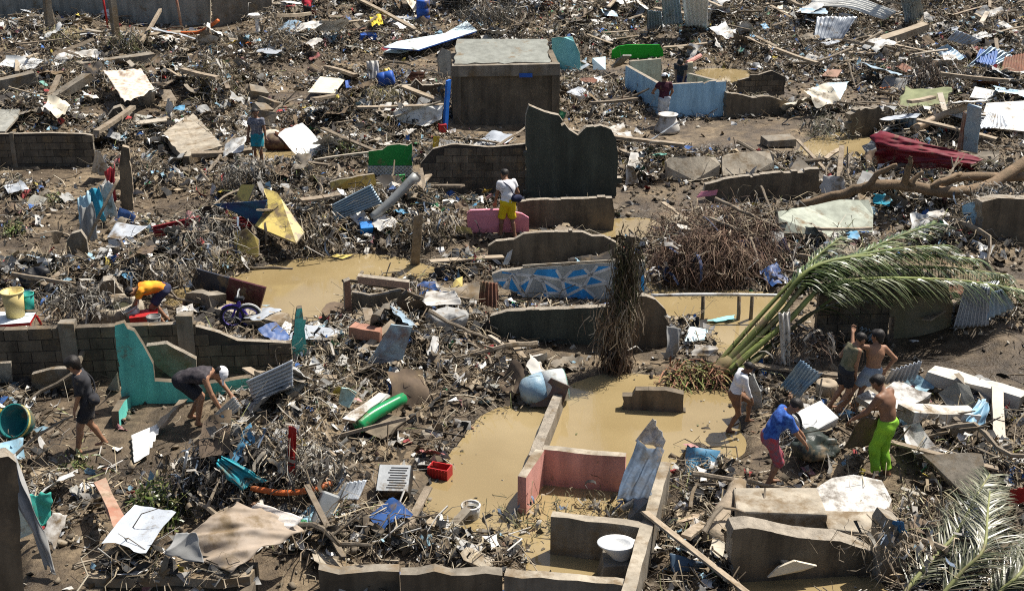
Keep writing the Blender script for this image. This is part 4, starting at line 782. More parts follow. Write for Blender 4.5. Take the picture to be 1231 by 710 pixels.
def palms():
    b = G(868, 446); r = thing('fallen_palm', 'green palm top arching from the muddy pool over the block wall', 'palm', b)
    for i, (bx, by, mx_, my, mz, tx, ty, tz) in enumerate([(864, 446, 985, 318, 2.0, 1178, 312, 1.5), (872, 449, 1005, 340, 1.7, 1238, 350, 1.0), (877, 450, 975, 340, 1.5, 1125, 268, 2.2), (860, 440, 960, 330, 1.7, 1012, 285, 2.2), (881, 452, 965, 385, .9, 1040, 335, 1.6), (868, 448, 990, 330, 1.8, 1210, 330, 1.2), (870, 444, 980, 322, 1.9, 1140, 295, 1.9), (884, 454, 985, 372, 1.1, 1150, 352, .9)]):
        B, Mi, T = G(bx, by, .1), P(mx_, my, mz), P(tx, ty, tz)
        frond(r, B, T, Mi, nl=[170, 170, 130, 40, 34, 150, 150, 80][i], leaf=[.62, .62, .6, .4, .4, .58, .62, .45][i], rr=[.065, .06, .055, .045, .045, .055, .05, .045][i], wd=.034, start=[.36, .4, .42, .6, .7, .4, .4, .5][i], col=(.04, .075, .016), col2=[(.14, .19, .06), (.20, .23, .11)][i % 2], up=.05, droop=[.6, .6, .35, .4, .5, .8, .45, .5][i], vein=[(.26, .30, .09), (.32, .38, .11), (.18, .23, .07), (.26, .22, .11), (.16, .2, .06), (.36, .38, .15), (.22, .28, .07), (.20, .19, .08)][i])
    V, F = tube_geo(resample([G(856, 453, .0), G(866, 443, .14), G(880, 430, .3)], 5), [.10, .14, .16, .17, .16, .15, .14, .13, .12, .10, .06], 12, jit=.15); raw('trunk_base', V, F, pm('palm_sheath', (.13, .12, .045), (.24, .17, .09), rough=.8), r, smooth=True)
palms()
def low_palms():
    specs = [('left palm frond of the pair at the bottom right corner', (1075, 726), (1150, 640, .7), (1190, 570, .9)), ('right palm frond of the pair at the bottom right corner', (1120, 730), (1182, 660, .8), (1190, 590, 1.0)), ('cropped palm frond at the very corner of the bottom right', (1180, 735), (1225, 690, .6), (1260, 640, .6))]
    for lab, b, m_, t in specs:
        B = G(*b, .1); r = thing('palm_frond', lab, 'palm frond', B, 'palm fronds lying at bottom right')
        frond(r, B, P(*t), P(*m_), nl=120, leaf=.58, rr=.03, wd=.024, col=(.075, .085, .04), col2=(.26, .26, .17), up=.12, droop=.25, name='rachis', vein=(.36, .38, .20), start=.12)
low_palms()
# --- left middle
def pot_bucket(name, label, px, py, r, h, m, rot=(0, 0, 0), cat='bucket', dz=0.0):
    b = G(px, py, dz); t = thing(name, label, cat, b)
    lathe('shell', '', b, [(.01, 0), (r*.85, 0), (r, h), (r*.94, h), (r*.8, .03), (.01, .03)], m, rot, parent=t); lathe('rim', '', b, [(r*.99, h-.03), (r*1.09, h-.02), (r*1.09, h+.01), (r*.97, h+.012)], m, rot, parent=t)
def rubbish_table():
    b = G(15, 396); r = thing('low_table', 'white and blue table top on pink legs left of the block wall', 'table', b)
    q = [(-14, 391, .55), (36, 388, .55), (43, 376, .55), (-10, 374, .55)]; q = [G(*p) for p in q]; z = q[0].z; V, F = prism([Vector((v.x, v.y, z)) for v in q][::-1], Vector((0, 0, -.06))); raw('table_top', V, F, [pm('pale_table', (.68, .74, .78)), K_RED], r, fm=[0, 0, 1, 1, 1, 1])
    for v in q: V, F = tube_geo([Vector((v.x*.97, v.y, -.1)), Vector((v.x, v.y, z-.065))], .025, 6); raw('leg', V, F, K_RED, r)
    return z
tz_ = rubbish_table()
pot_bucket('yellow_pail', 'pale yellow bucket on the white table at left', 19, 379, .2, .5, pm('cream_yellow', (.66, .53, .20), (.55, .44, .2)), dz=.56)
pot_bucket('teal_pail', 'teal bucket behind the pale yellow bucket', 35, 375, .13, .38, pm('teal_plastic', (.03, .33, .28)), dz=.5)
sack('black_bag', 'black plastic bag heap above the white table', 44, 345, .7, .5, .45, K_BLACK, .3, 'bag', lump=.55, n=14)
vwall('leaning_slab', 'upright broken concrete slab in the debris left of the orange shirt', (82, 338), (110, 336), [(82, 338), (80, 290), (86, 281), (97, 278), (104, 288), (112, 330)], .16, [M_CONC, M_EDGE], .02, cat='slab')
vwall('leaning_slab', 'dark triangular slab above the orange shirt', (112, 376), (150, 372), [(112, 376), (114, 352), (124, 338), (136, 336), (148, 352), (152, 372)], .3, None, .04, cat='slab')
def ring():
    b = G(141, 384, .0); r = thing('concrete_ring', 'round concrete well ring around a dark hole beside orange shirt', 'well ring', b)
    lathe('ring_wall', '', b, [(.30, .0), (.32, .32), (.38, .38), (.50, .36), (.54, .28), (.54, -.1)], M_CONCL, parent=r); lathe('dark_hole', '', b, [(.01, .26), (.315, .26)], pm('dark_hole', (.05, .05, .03), rough=.06), parent=r)  # the hole's dark inside is put into the colour of a flat disc
ring()
pot_bucket('metal_bowl', 'silver pot in the hands of the orange shirt', 164, 382, .15, .22, K_METAL, (0, -.5, 0), 'pot', .25)
pot_bucket('grey_pail', 'grey pail standing on the block wall by the orange shirt', 186, 393, .13, .22, pm('pewter', (.2, .2, .19)), cat='pail', dz=.45)
box('red_tub', 'red tub between the metal pot and the grey pail', (174, 386, .2), .5, .35, .18, .2, K_RED, 'tub', taper=1.1)
for lab, off in (('half navy half maroon board leaning above the purple bicycle', 0),):
    b = G(270, 372); r = thing('two_tone_board', lab, 'board', b); q = [(227, 348, .15), (236, 323, .7), (275, 334, .7), (269, 360, .15)]; q2 = [(269.5, 360.3, .15), (275.5, 334.3, .7), (319, 346, .7), (312, 371, .15)]
    plate('navy_half', '', q, .04, [K_NAVY], parent=r); plate('maroon_half', '', q2, .04, [K_MAROON], parent=r)
beam('round_beam', 'thick round concrete piece under the two tone board', (229, 356, .2), (262, 363, .25), .38, .34, M_CONC, 'beam', jagged=.05)
def bicycle():
    A = G(268, 394); B = G(312, 392); d = (B-A); L = d.length; u = d.normalized(); up = Vector((0, 0, 1)); R = .225
    r = thing('child_bicycle', 'small purple child bicycle standing on the muddy ground by the wall', 'bicycle', A)
    for c in (A+u*.2+up*R, B-u*.2+up*R):
        w = raw('wheel', [Vector(c)+Vector((.001*i, 0, .001*(i == 2))) for i in range(3)], [[0, 1, 2]], K_TYRE, r)
        ringp = [c+u*math.cos(t)*R+up*math.sin(t)*R for t in np.linspace(0, 2*math.pi, 25)]; V, F = tube_geo(ringp, .03, 8, False); raw('tyre', V, F, K_TYRE, w)
        ringp = [c+u*math.cos(t)*R*.8+up*math.sin(t)*R*.8 for t in np.linspace(0, 2*math.pi, 25)]; V, F = tube_geo(ringp, .015, 6, False); raw('rim', V, F, pm('bike_rim', (.2, .16, .5)), w)
        g = [tube_geo([c, c+u*math.cos(t)*R*.8+up*math.sin(t)*R*.8], .006, 4) for t in np.linspace(0, 2*math.pi, 11)[:-1]]; V, F = merge(*g); raw('spokes', V, F, K_METAL, w)
        g = [c+u*math.cos(t)*R*1.15+up*math.sin(t)*R*1.15 for t in np.linspace(.3, 2.4, 10)]; V, F = tube_geo(g, .022, 6); raw('mudguard', V, F, K_WHITE if c.x > A.x+.4 else K_PURP, r)
    a, b = A+u*.2+up*R, B-u*.2+up*R; hd = a+u*.16+up*.34; st = b-u*.15+up*.32; bb = a.lerp(b, .52)-up*.02
    g = [tube_geo(list(x), .022, 6) for x in ((a, hd), (hd-up*.06, bb), (hd-up*.02, st-up*.06), (st, bb), (bb, b), (st-up*.08, b))]; V, F = merge(*g); raw('frame', V, F, K_PURP, r)
    n = Vector((-u.y, u.x, 0)); V, F = merge(tube_geo([hd, hd+up*.16], .018, 6), tube_geo([hd+up*.16-n*.22, hd+up*.2, hd+up*.16+n*.22], .016, 6)); raw('handlebar', V, F, K_METAL, r)
    V, F = box_geo(st+up*.05, .2, .13, .05, None, .8); raw('saddle', V, F, K_BLACK, r)
    V, F = merge(tube_geo([bb-n*.12, bb+n*.12], .015, 6), *[tube_geo([bb+n*.1*s, bb+n*.12*s+u*.1*s-up*.08*s], .012, 6) for s in (-1, 1)]); raw('crank', V, F, K_METAL, r)
bicycle()
beam('white_sill', 'pale concrete sill lying behind the purple bicycle', (268, 372, .15), (342, 388, .2), .4, .2, M_CONCL, 'sill')
for lab, q in (('big yellow painted panel tilted over the pool edge', [(306, 271, .55), (322, 250, .6), (317, 226, .75), (333, 231, .75), (366, 279, .55), (356, 292, .5)]), ('yellow panel piece lower left of the big yellow panel', [(282, 300, .1), (281, 280, .45), (296, 274, .6), (311, 288, .4), (311, 310, .05)]), ('narrow yellow panel behind the blue grey ribbed sheet', [(398, 229, .1), (397, 219, .3), (430, 212, .5), (450, 209, .5), (453, 222, .2)]), ('small yellow panel at the left end of the yellow heap', [(281, 240, .5), (290, 222, .8), (306, 222, .8), (298, 242, .5)]), ('pale yellow scrap at the edge of the pool', [(398, 308, .05), (405, 305, .08), (425, 306, .08), (412, 311, .04)]), ('yellow scrap left of the pink board', [(548, 280, .1), (543, 270, .25), (566, 274, .2), (568, 281, .1)]), ('yellow scrap beside the bricks in the middle', [(540, 347, .2), (548, 335, .35), (556, 332, .35), (556, 344, .2)])):
    plate('yellow_board', lab, q, .05, [K_YEL, M_EDGE], 'panel', .015)
sheet('corrugated_sheet', 'blue grey ribbed sheet tilted on the debris at left centre', [(402, 266, .15), (399, 246, .5), (446, 222, .9), (460, 244, .4)], 8, .03, M_ZBLUE, crumple=.03)
sheet('red_sheet', 'long dark red ribbed roof sheet lying at left', [(182, 272, .45), (186, 284, .2), (240, 280, .25), (240, 259, .6)], 4, .04, M_REDSH, crumple=.03)
sheet('red_sheet', 'red ribbed sheet under the blue tarp at the yellow panel', [(277, 262, .4), (282, 276, .2), (334, 268, .3), (330, 255, .5)], 4, .04, M_REDSH, crumple=.03)
sheet('blue_tarp', 'teal and navy tarp hung on a rope above the red sheet', [(253, 246, .9), (322, 240, 1.0), (310, 272, .35), (275, 252, .75)], 0, 0, mat('tarp_blue', (.02, .10, .18), (.03, .03, .10), mud=.1, rough=.7), 'tarpaulin', .1)
sheet('zinc_scrap', 'flat zinc sheet left of the long dark red sheet', [(128, 283, .2), (150, 288, .15), (178, 272, .3), (140, 266, .35)], 0, 0, M_ZINC, crumple=.08)
for i, (x, y, s, m, lab) in enumerate([(132, 256, .45, K_CLOTHW, 'white and red shirt hung on the leaning sticks at left'), (118, 262, .45, pm('cyan_cloth', (.03, .3, .45)), 'cyan cloth hung left of the white and red shirt'), (106, 270, .4, pm('pale_blue_cloth', (.4, .6, .7)), 'pale blue cloth hung at the end of the washing'), (136, 236, .35, pm('red_cloth', (.4, .03, .04)), 'red and navy flag of cloth above the white shirt'), (110, 285, .5, K_GREYC, 'grey rags hanging below the pale blue cloth')]):
    b = G(x, y+14); px = s*ppm(y)
    sheet('hanging_cloth', lab, [b+Vector((-s*.4, .1, .95)), b+Vector((s*.3, .1, 1.05)), b+Vector((s*.45, -.05, .25)), b+Vector((-s*.3, -.05, .2))], 3, .05, m, 'cloth', .1, ragged=.2)
pole('clothes_stick', 'leaning stick that carries the washing at left', [(100, 300, .1), (118, 262, .9), (142, 215, 1.7)], .035, M_STICK, 'stick')
vwall('stump', 'dark wooden post stump left of the red sheet', (145, 262), (160, 261), [(145, 262), (144, 205), (147, 176), (155, 178), (159, 215), (160, 261)], .18, [M_CONCD, M_WOOD], .03, cat='post')
sheet('white_plastic', 'white plastic rag hanging beside the low block wall at left', [(109, 209, .1), (131, 211, .1), (121, 182, .9), (114, 182, .9)], 3, .03, K_CLOTHW, 'plastic rag', .06)
# centre
plate('pink_board', 'pink foam board leaning behind the man in yellow shorts', [(563, 280, .05), (562, 257, .55), (566, 253, .63), (605, 252, .63), (628, 257, .55), (636, 262, .45), (636, 279, .05)], .07, [K_PINKB], 'board')
pole('fallen_lamp_post', 'grey fallen post with a bracket left of the dark block wall', [(447, 262, .25), (470, 242, .5), (500, 211, 1.0)], .11, pm('galvanised', (.30, .31, .30), metal=.3), 'post')
box('blue_box', 'small bright blue box on the debris above the pool', (440, 277, .0), .3, .22, .2, .25, pm('bright_blue', (.02, .22, .62), mud=.02), 'box', tilt=(.5, 0))
beam('standing_board', 'dark upright board at the right end of the pool', (499, 318, .0), (503, 258, 1.35), .2, .06, M_WOOD, 'board')
plate('blue_metal_sheet', 'blue and rusty metal panel standing in the middle debris', [(440, 440, .1), (470, 390, .9), (496, 393, .9), (484, 432, .2)], .03, [mat('rust_blue', (.34, .46, .52), (.20, .12, .09), mud=.15, scale=3.5)], 'metal panel')
beam('brick_beam', 'reddish brick beam lying left of the blue rusty panel', (421, 396, .3), (458, 402, .35), .25, .2, pm('brick_red', (.36, .18, .12), (.24, .12, .08), mud=.2), 'beam', jagged=.02)
plate('aqua_scrap', 'pale aqua broken board beside the green pipe', [(407, 485, .2), (411, 466, .5), (420, 467, .5), (429, 472, .4), (420, 490, .15)], .03, [pm('pale_aqua', (.48, .68, .62))], 'board', .015)
pole('green_pipe', 'shiny green plastic pipe on the dark soil', [(430, 512, .2), (450, 497, .3), (485, 478, .35)], .13, pm('gloss_green', (.015, .27, .09), mud=.3, rough=.3), 'pipe', r2=.1)
beam('white_plank', 'white plank lying above the green pipe', (419, 507, .3), (461, 474, .45), .2, .06, K_CARD, 'plank', mats=[pm('white_wood', (.62, .6, .55)), K_CARD])
beam('dark_board', 'dark brown board end below the green pipe', (440, 520, .1), (468, 500, .15), .7, .05, M_CONCD, 'board')
def tub():
    b = G(655, 466, .26); r = thing('blue_white_drum', 'battered blue and white drum lying at the pool edge', 'drum', b); Rt = (0, 1.45, .18)
    lathe('blue_half', '', b, [(.01, -.46), (.12, -.45), (.22, -.38), (.28, -.24), (.30, -.02)], mat('drum_blue', (.15, .26, .35), (.34, .42, .46), mud=.35, scale=3, rough=.4), Rt, parent=r)
    lathe('white_half', '', b, [(.30, -.018), (.30, .2), (.285, .36)], mat('drum_white', (.52, .54, .52), (.4, .42, .41), mud=.35, scale=3, rough=.4), Rt, parent=r)
    lathe('end_disc', '', b, [(.286, .362), (.26, .38), (.20, .36), (.01, .36)], pm('drum_teal', (.14, .36, .34), mud=.2), Rt, parent=r)
tub()
plate('dark_hatch', 'dark metal hatch leaning on the low pool wall', [(636, 489, .03), (662, 454, .55), (684, 464, .5), (676, 488, .1)], .04, [pm('dark_steel', (.10, .105, .10), (.12, .06, .04), rough=.5)], 'hatch')
sack('black_boulder', 'dark round bundle in the middle debris pile', 540, 396, .8, .6, .42, K_GREYC, .1, 'bundle', lump=.5, n=14)
# lower left
def teal_barrel():
    b = G(30, 508, .2); r = thing('teal_barrel', 'dark teal barrel with a yellow rim lying at left', 'barrel', b)
    lathe('shell', '', b, [(.01, .0), (.2, 0), (.25, .1), (.27, .30), (.29, .31), (.26, .31), (.2, .06), (.01, .05)], pm('teal_dark', (.01, .18, .17), (.01, .10, .10)), (1.0, 0, -.3), parent=r)
    lathe('hoop', '', b, [(.275, .24), (.285, .24), (.285, .29), (.275, .29)], pm('hoop', (.65, .6, .2)), (1.0, 0, -.3), parent=r)
teal_barrel()
plate('lime_scrap', 'lime green plastic strip below the teal barrel', [(25, 512, .05), (38, 504, .1), (42, 502, .1), (30, 513, .05)], .02, [pm('lime', (.25, .6, .05))], 'scrap')
plate('leaning_slab', 'big grey triangular slab leaning on the block wall by the bending man', [(176, 416, .9), (200, 413, .95), (236, 432, .5), (236, 458, .05), (215, 460, .02), (188, 440, .4)], .08, [M_CONC, M_EDGE], 'slab', .015)
plate('leaning_slab', 'dull slab leaning on the block wall left of the man in black', [(38, 468, .02), (38, 450, .35), (60, 444, .45), (96, 442, .5), (96, 466, .05)], .08, [M_CONC, M_EDGE], 'slab', .01)
plate('leaning_slab', 'grey square panel leaning on the block wall at the left edge', [(-6, 460, .02), (-6, 437, .5), (13, 436, .5), (15, 460, .02)], .05, [M_GREY, M_EDGE], 'panel')
plate('tri_slab', 'small pale triangle slab left of the turquoise wall', [(128, 468, .02), (140, 449, .45), (143, 470, .02)], .05, [M_GREY, M_EDGE], 'slab')
sheet('corrugated_sheet', 'ribbed zinc sheet standing against the turquoise spire', [(307, 482, .1), (296, 458, .6), (310, 434, 1.1), (358, 431, 1.1)][:2]+[(352, 431, 1.0), (352, 466, .35)], 7, .03, M_ZINC, crumple=.03)
sheet('corrugated_sheet', 'ribbed zinc sheet lifted by the bending man in black', [(246, 509, .25), (249, 521, .1), (290, 490, .5), (281, 476, .75)], 5, .03, M_ZWHITE, crumple=.02)
sheet('corrugated_sheet', 'bright ribbed zinc strip lying on mud between the two men', [(158, 524, .06), (161, 556, .06), (178, 546, .08), (196, 506, .12)], 5, .025, M_ZWHITE, crumple=.03)
beam('dark_timber', 'dark timber between the ribbed zinc strip and the bending man', (192, 512, .12), (220, 482, .35), .12, .08, M_WOOD, 'timber')
beam('dark_timber', 'dark timber propping the lifted zinc sheet', (232, 536, .1), (276, 497, .4), .12, .1, M_WOOD, 'timber')
sheet('turquoise_rag', 'turquoise torn tarp on the left corner column', [(33, 594, .8), (62, 592, .7), (62, 626, .3), (47, 636, .25)], 0, 0, pm('turq_tarp', (.06, .44, .36)), 'tarpaulin', .12, ragged=.2)
sheet('white_rag', 'white torn tarp below the turquoise rag at left', [(62, 615, .5), (80, 618, .4), (64, 660, .1), (50, 640, .3)], 0, 0, K_CLOTHW, 'tarpaulin', .1, ragged=.2)
sheet('grey_drape', 'long grey rag hanging down beside the left corner column', [(4, 540, 1.55), (20, 546, 1.5), (72, 688, .1), (52, 684, .1)], 4, .05, K_GREYC, 'rag', .12, ragged=.1)
plate('white_door_leaf', 'white board standing behind the grey drape at left', [(22, 648, .05), (22, 595, .8), (34, 600, .75), (40, 640, .1)], .03, [K_LBLUE], 'board')
beam('painted_plank', 'reddish painted plank lying near the green plant at bottom left', (121, 578, .5), (154, 650, .12), .18, .05, K_WOODR, 'plank')
sheet('tan_tarp', 'large crumpled tan tarp at the bottom left', [(204, 668, .12), (284, 690, .06), (368, 640, .45), (290, 602, 1.0)], 0, 0, K_TAN, 'tarpaulin', .15, nv=48, ragged=.16, freq=2.4, bend=.12)
sheet('tan_tarp', 'white printed top fold of the large tan tarp', [(292, 622, .75), (345, 640, .62), (364, 622, .7), (310, 604, .9)], 0, 0, mat('print_tarp', (.74, .71, .66), (.55, .45, .36), mud=.1, scale=3), 'tarpaulin', .1, ragged=.1)
sheet('grey_tarp_end', 'grey torn sheet at the left end of the tan tarp', [(200, 668, .3), (245, 676, .3), (236, 640, .55), (212, 640, .5)], 0, 0, K_GREYC, 'tarpaulin', .15, ragged=.15)
sheet('teal_net', 'teal net strewn from the dark bundle at bottom left', [(258, 556, .9), (272, 552, .9), (322, 580, .4), (288, 590, .4)], 6, .04, K_TEAL, 'net', .12, ragged=.3)
pole('white_stick', 'thin white pipe standing by the green plant', [(217, 586, .1), (225, 543, 1.0)], .022, K_WHITE, 'pipe', k=1)
sheet('red_rag', 'long red cloth strip hanging in the left debris heap', [(346, 580, .1), (355, 580, .1), (356, 514, 1.1), (347, 512, 1.1)], 2, .03, K_RED, 'cloth', .06)
pole('orange_hose', 'orange hose lying across the debris at lower left', [(302, 586, .3), (340, 592, .3), (375, 588, .35), (398, 580, .3)], .045, K_ORANGE, 'hose')
box('jerry_can', 'grey jerry can tilted in the debris right of the tan tarp', (383, 632, .05), .26, .18, .5, .3, K_METAL, 'can', tilt=(-.5, .5), bevel=.03, jit=.01)
sheet('zinc_scrap', 'dark ribbed scrap above the white scraps at lower left', [(402, 600, .15), (430, 600, .2), (440, 575, .45), (415, 580, .35)], 5, .025, M_ZINC, crumple=.06)
def metal_box():
    b = G(475, 586, .12); r = thing('metal_case', 'silver grilled metal case on the mud beside the red crate', 'metal case', b); R = Matrix.Rotation(-.05, 3, 'Z') @ Matrix.Rotation(.42, 3, 'X')
    V, F = box_geo(Vector(), .5, .5, .24, None, 1, .004); raw('case_body', [R @ v+b for v in V], F, K_BLACK, r); V, F = box_geo(Vector((0, 0, .243)), .47, .47, .02); raw('case_lid', [R @ v+b for v in V], F, pm('bright_metal', (.5, .52, .52), metal=.3, rough=.35), r)
    for i in range(9): V, F = box_geo(Vector((.06+.018*(i % 3)-.02, -.18+i*.045, .264)), .26, .014, .006); raw('vent_slot', [R @ v+b for v in V], F, K_BLACK, r)
metal_box()
def crate():
    b = G(529, 572); r = thing('red_crate', 'small red plastic crate at the edge of the pool', 'crate', b); R = Matrix.Rotation(-.35, 3, 'Z')
    for nm, c, s in (('base_panel', (0, 0, 0), (.34, .22, .02)), ('side_panel', (0, -.1, .022), (.34, .02, .16)), ('side_panel', (0, .1, .022), (.34, .02, .16)), ('end_panel', (-.16, 0, .022), (.02, .176, .16)), ('end_panel', (.16, 0, .022), (.02, .176, .16))):
        V, F = box_geo(Vector(c), *s); raw(nm, [R @ v+b for v in V], F, K_RED, r)
    for i in range(6): V, F = box_geo(Vector((-.13+i*.052, -.117, .03)), .012, .012, .14); raw('rib', [R @ v+b for v in V], F, K_RED, r)
crate()
def white_pot():
    b = G(566, 621); r = thing('white_pot', 'white round pot with a dark inside standing in the pool', 'pot', b)
    lathe('pot_wall', '', b, [(.10, -.08), (.125, .0), (.14, .12), (.145, .2), (.12, .2), (.11, .02), (.01, .02)], K_WHITE, parent=r); lathe('rim', '', b, [(.142, .19), (.152, .2), (.145, .215), (.118, .21)], K_WHITE, parent=r); lathe('soil', '', b, [(.01, .12), (.114, .12)], K_BLACK, parent=r)
    for i in range(3): V, F = box_geo(b+Vector((-.03+.025*i, -.133, .08)), .018, .008, .05); raw('printed_mark', V, F, K_NAVY, r)
white_pot()
# toilet
def toilet():
    b = P(741, 694, .0); r = thing('toilet', 'white toilet bowl on a rough plinth inside the flooded room', 'toilet', b)
    box('plinth', '', b, .46, .40, .34, .05, M_CONC, parent=r, taper=.8, jit=.03)
    def oval(prof, cx=1.0):
        V, F = [], []; seg = 32
        for (rx, ry, z, ox) in prof:
            for k in range(seg): th = 2*math.pi*k/seg; V.append(b+Vector((ox+rx*math.cos(th), ry*math.sin(th), z)))
        for i in range(len(prof)-1):
            for k in range(seg): F.append([i*seg+k, i*seg+(k+1) % seg, (i+1)*seg+(k+1) % seg, (i+1)*seg+k])
        return V, F
    V, F = oval([(.12, .10, .33, .05), (.15, .12, .38, .04), (.22, .17, .50, 0), (.255, .19, .55, -.02), (.26, .195, .57, -.02), (.21, .15, .565, -.02), (.19, .13, .54, -.02), (.10, .08, .44, 0), (.01, .01, .42, 0)]); raw('bowl', V, F, K_CERAM, r, smooth=True)
    V, F = box_geo(b+Vector((.30, 0, .46)), .18, .24, .10, None, .95); o = raw('back_ledge', V, F, K_CERAM, r); md = o.modifiers.new('e', 'BEVEL'); md.width = .03; md.segments = 3
toilet()
sheet('striped_tarp', 'black and blue tarp with white striped end draped over the room wall', [(738, 606, .75), (778, 602, .8), (800, 540, 1.0), (765, 535, 1.2)], 5, .03, mat('tarp_dark', (.03, .03, .03), (.07, .11, .17), mud=.3, scale=3, rough=.8), 'tarpaulin', .14, ragged=.1)
sheet('striped_tarp', 'white striped cloth end at the top of the dark tarp', [(762, 532, .9), (796, 540, .9), (800, 530, 1.05), (784, 504, 1.45)], 6, .03, mat('stripe_white', (.78, .77, .74), (.3, .3, .32), mud=.05, scale=6), 'cloth', .08)
plate('grey_shard', 'grey blue triangular board inside the pink room corner', [(752, 628, .05), (765, 588, .55), (778, 582, .75), (783, 598, .6), (776, 630, .1)], .04, [pm('slate_board', (.22, .25, .28))], 'board')
pole('pale_bottle_pipe', 'short pale pipe in the pink room debris', [(748, 612, .3), (764, 602, .35)], .05, K_CREAMB, 'pipe')
# lower right
plate('marble_slab', 'large white marble slab with grey stains at bottom right', [(976, 590, .35), (1000, 574, .42), (1026, 570, .45), (1060, 577, .4), (1072, 600, .4), (1068, 612, .35), (1020, 638, .3), (1000, 628, .3), (985, 612, .3)], .12, [K_MARBLE, M_CONC], 'slab', .03)
plate('marble_slab', 'smaller speckled white slab below the large marble slab', [(980, 628, .12), (1010, 622, .15), (1018, 634, .12), (1005, 646, .1), (980, 645, .1)], .08, [K_MARBLE, M_CONC], 'slab', .03)
box('concrete_block_big', 'big rough concrete block left of the white marble slab', (934, 632, .05), 1.25, .7, .42, -.03, M_CONCL, 'concrete block', jit=.05, bevel=.03)
box('concrete_block_big', 'broken concrete block under the white marble slab', (1030, 652, .0), .9, .5, .35, -.1, M_CONCL, 'concrete block', jit=.06, bevel=.03)
plate('white_slab', 'white broken slab with grey end right of the green trousers', [(1086, 512, .3), (1105, 507, .4), (1120, 530, .3), (1131, 542, .2), (1100, 546, .2), (1088, 530, .25)], .12, [K_MARBLE, M_EDGE], 'slab', .02)
plate('floor_slab', 'grey flat slab slanting down right of the green trousers', [(1108, 545, .3), (1180, 545, .45), (1186, 598, .15), (1165, 600, .12), (1150, 588, .15)], .16, [M_CONC, M_EDGE], 'slab', .02)
plate('white_slab', 'white slab behind the man in green trousers', [(1058, 470, .35), (1075, 458, .5), (1120, 472, .5), (1118, 478, .4), (1085, 491, .25)], .12, [K_MARBLE, M_EDGE], 'slab', .02)
plate('white_slab', 'white slab piece between the two shirtless people', [(1030, 476, .35), (1045, 468, .4), (1062, 480, .35), (1050, 488, .3)], .1, [K_MARBLE, M_EDGE], 'slab', .02)
beam('white_beam', 'long white beam lying along the mud at right', (1116, 449, .25), (1230, 482, .25), .34, .26, None, 'beam', mats=[M_WHITE, M_EDGE])
beam('white_beam', 'shorter white topped beam below the grey triangle slab', (1088, 498, .3), (1166, 500, .35), .36, .22, None, 'beam', mats=[M_WHITE, M_EDGE])
plate('tri_slab', 'grey triangle slab leaning on the long white beam', [(1128, 472, .3), (1150, 459, .55), (1165, 463, .5), (1176, 492, .15), (1140, 490, .15)], .1, [M_GREY, M_EDGE], 'slab', .02)
for lab, q, m, w in [('blue ribbed sheet standing beside the blue shirt', [(940, 463, .2), (958, 480, .15), (986, 450, .75), (964, 432, 1.0)], pm('ribbed_blue', (.12, .28, .48), (.4, .5, .56), rough=.35, metal=.2), 7), ('grey ribbed sheet behind the shirtless people', [(1062, 462, .1), (1100, 456, .2), (1108, 432, .6), (1072, 444, .45)], M_ZINC, 7), ('small blue ribbed sheet above the shirtless people', [(1028, 402, .2), (1050, 410, .2), (1062, 400, .4), (1036, 392, .5)], M_ZBLUE, 6), ('crumpled zinc sheet at right behind the mud patch', [(1145, 395, .1), (1188, 392, .2), (1190, 345, 1.0), (1160, 342, 1.0)], M_ZINC, 9), ('bent pale blue zinc sheet next to the crumpled one', [(1185, 385, .3), (1222, 370, .4), (1205, 348, .8), (1192, 350, .8)], M_ZBLUE, 5)]:
    sheet('corrugated_sheet', lab, q, w, .028, m, crumple=.06)
sheet('blue_cloth', 'blue and white cloth at the end of the grey triangle slab', [(1158, 510, .3), (1184, 512, .3), (1188, 482, .6), (1176, 480, .6)], 3, .04, pm('pale_denim', (.14, .36, .52), (.4, .5, .58)), 'cloth', .12, ragged=.15)
box('white_box', 'white battered appliance lying behind the blue shirt', (976, 512, .05), .62, .45, .26, .6, pm('appliance', (.66, .67, .65), (.45, .45, .44)), 'appliance', tilt=(.35, -.2), bevel=.03, jit=.02)
plate('grey_metal', 'dark stained grey sheet behind the child in white', [(890, 496, .05), (888, 458, .6), (905, 450, .75), (914, 470, .5), (916, 490, .1)], .02, [mat('stain_metal', (.36, .38, .38), (.16, .16, .15), mud=.2, scale=4)], 'metal sheet', .01)
lathe('round_stump', 'short round wooden stump behind the shirtless boys', (992, 478, .0), [(.01, .3), (.17, .3), (.18, .28), (.16, .0)], K_BARE, cat='stump')
def wheel_thing():
    b = G(941, 536, .05); r = thing('bicycle_wheel', 'loose bicycle wheel standing behind the blue shirt', 'wheel', b); c = b+Vector((0, 0, .3)); e1 = Vector((1, .3, 0)).normalized(); e2 = Vector((.1, .35, 1)).normalized()
    V, F = tube_geo([c+e1*math.cos(t)*.3+e2*math.sin(t)*.3 for t in np.linspace(0, 2*math.pi, 33)], .02, 8, False); raw('tyre', V, F, K_TYRE, r); V, F = tube_geo([c+e1*math.cos(t)*.275+e2*math.sin(t)*.275 for t in np.linspace(0, 2*math.pi, 33)], .01, 6, False); raw('rim', V, F, K_METAL, r)
    V, F = merge(*[tube_geo([c, c+e1*math.cos(t)*.27+e2*math.sin(t)*.27], .004, 4) for t in np.linspace(0, 2*math.pi, 17)[:-1]]); raw('spokes', V, F, K_METAL, r)
wheel_thing()
pole('tree_trunk_piece', 'weathered split log lying left of the concrete block at bottom right', [(858, 650, .15), (872, 615, .2), (888, 582, .25)], .17, M_WOOD, 'log', r2=.13, seg=9, jit=.12, wob=.02)
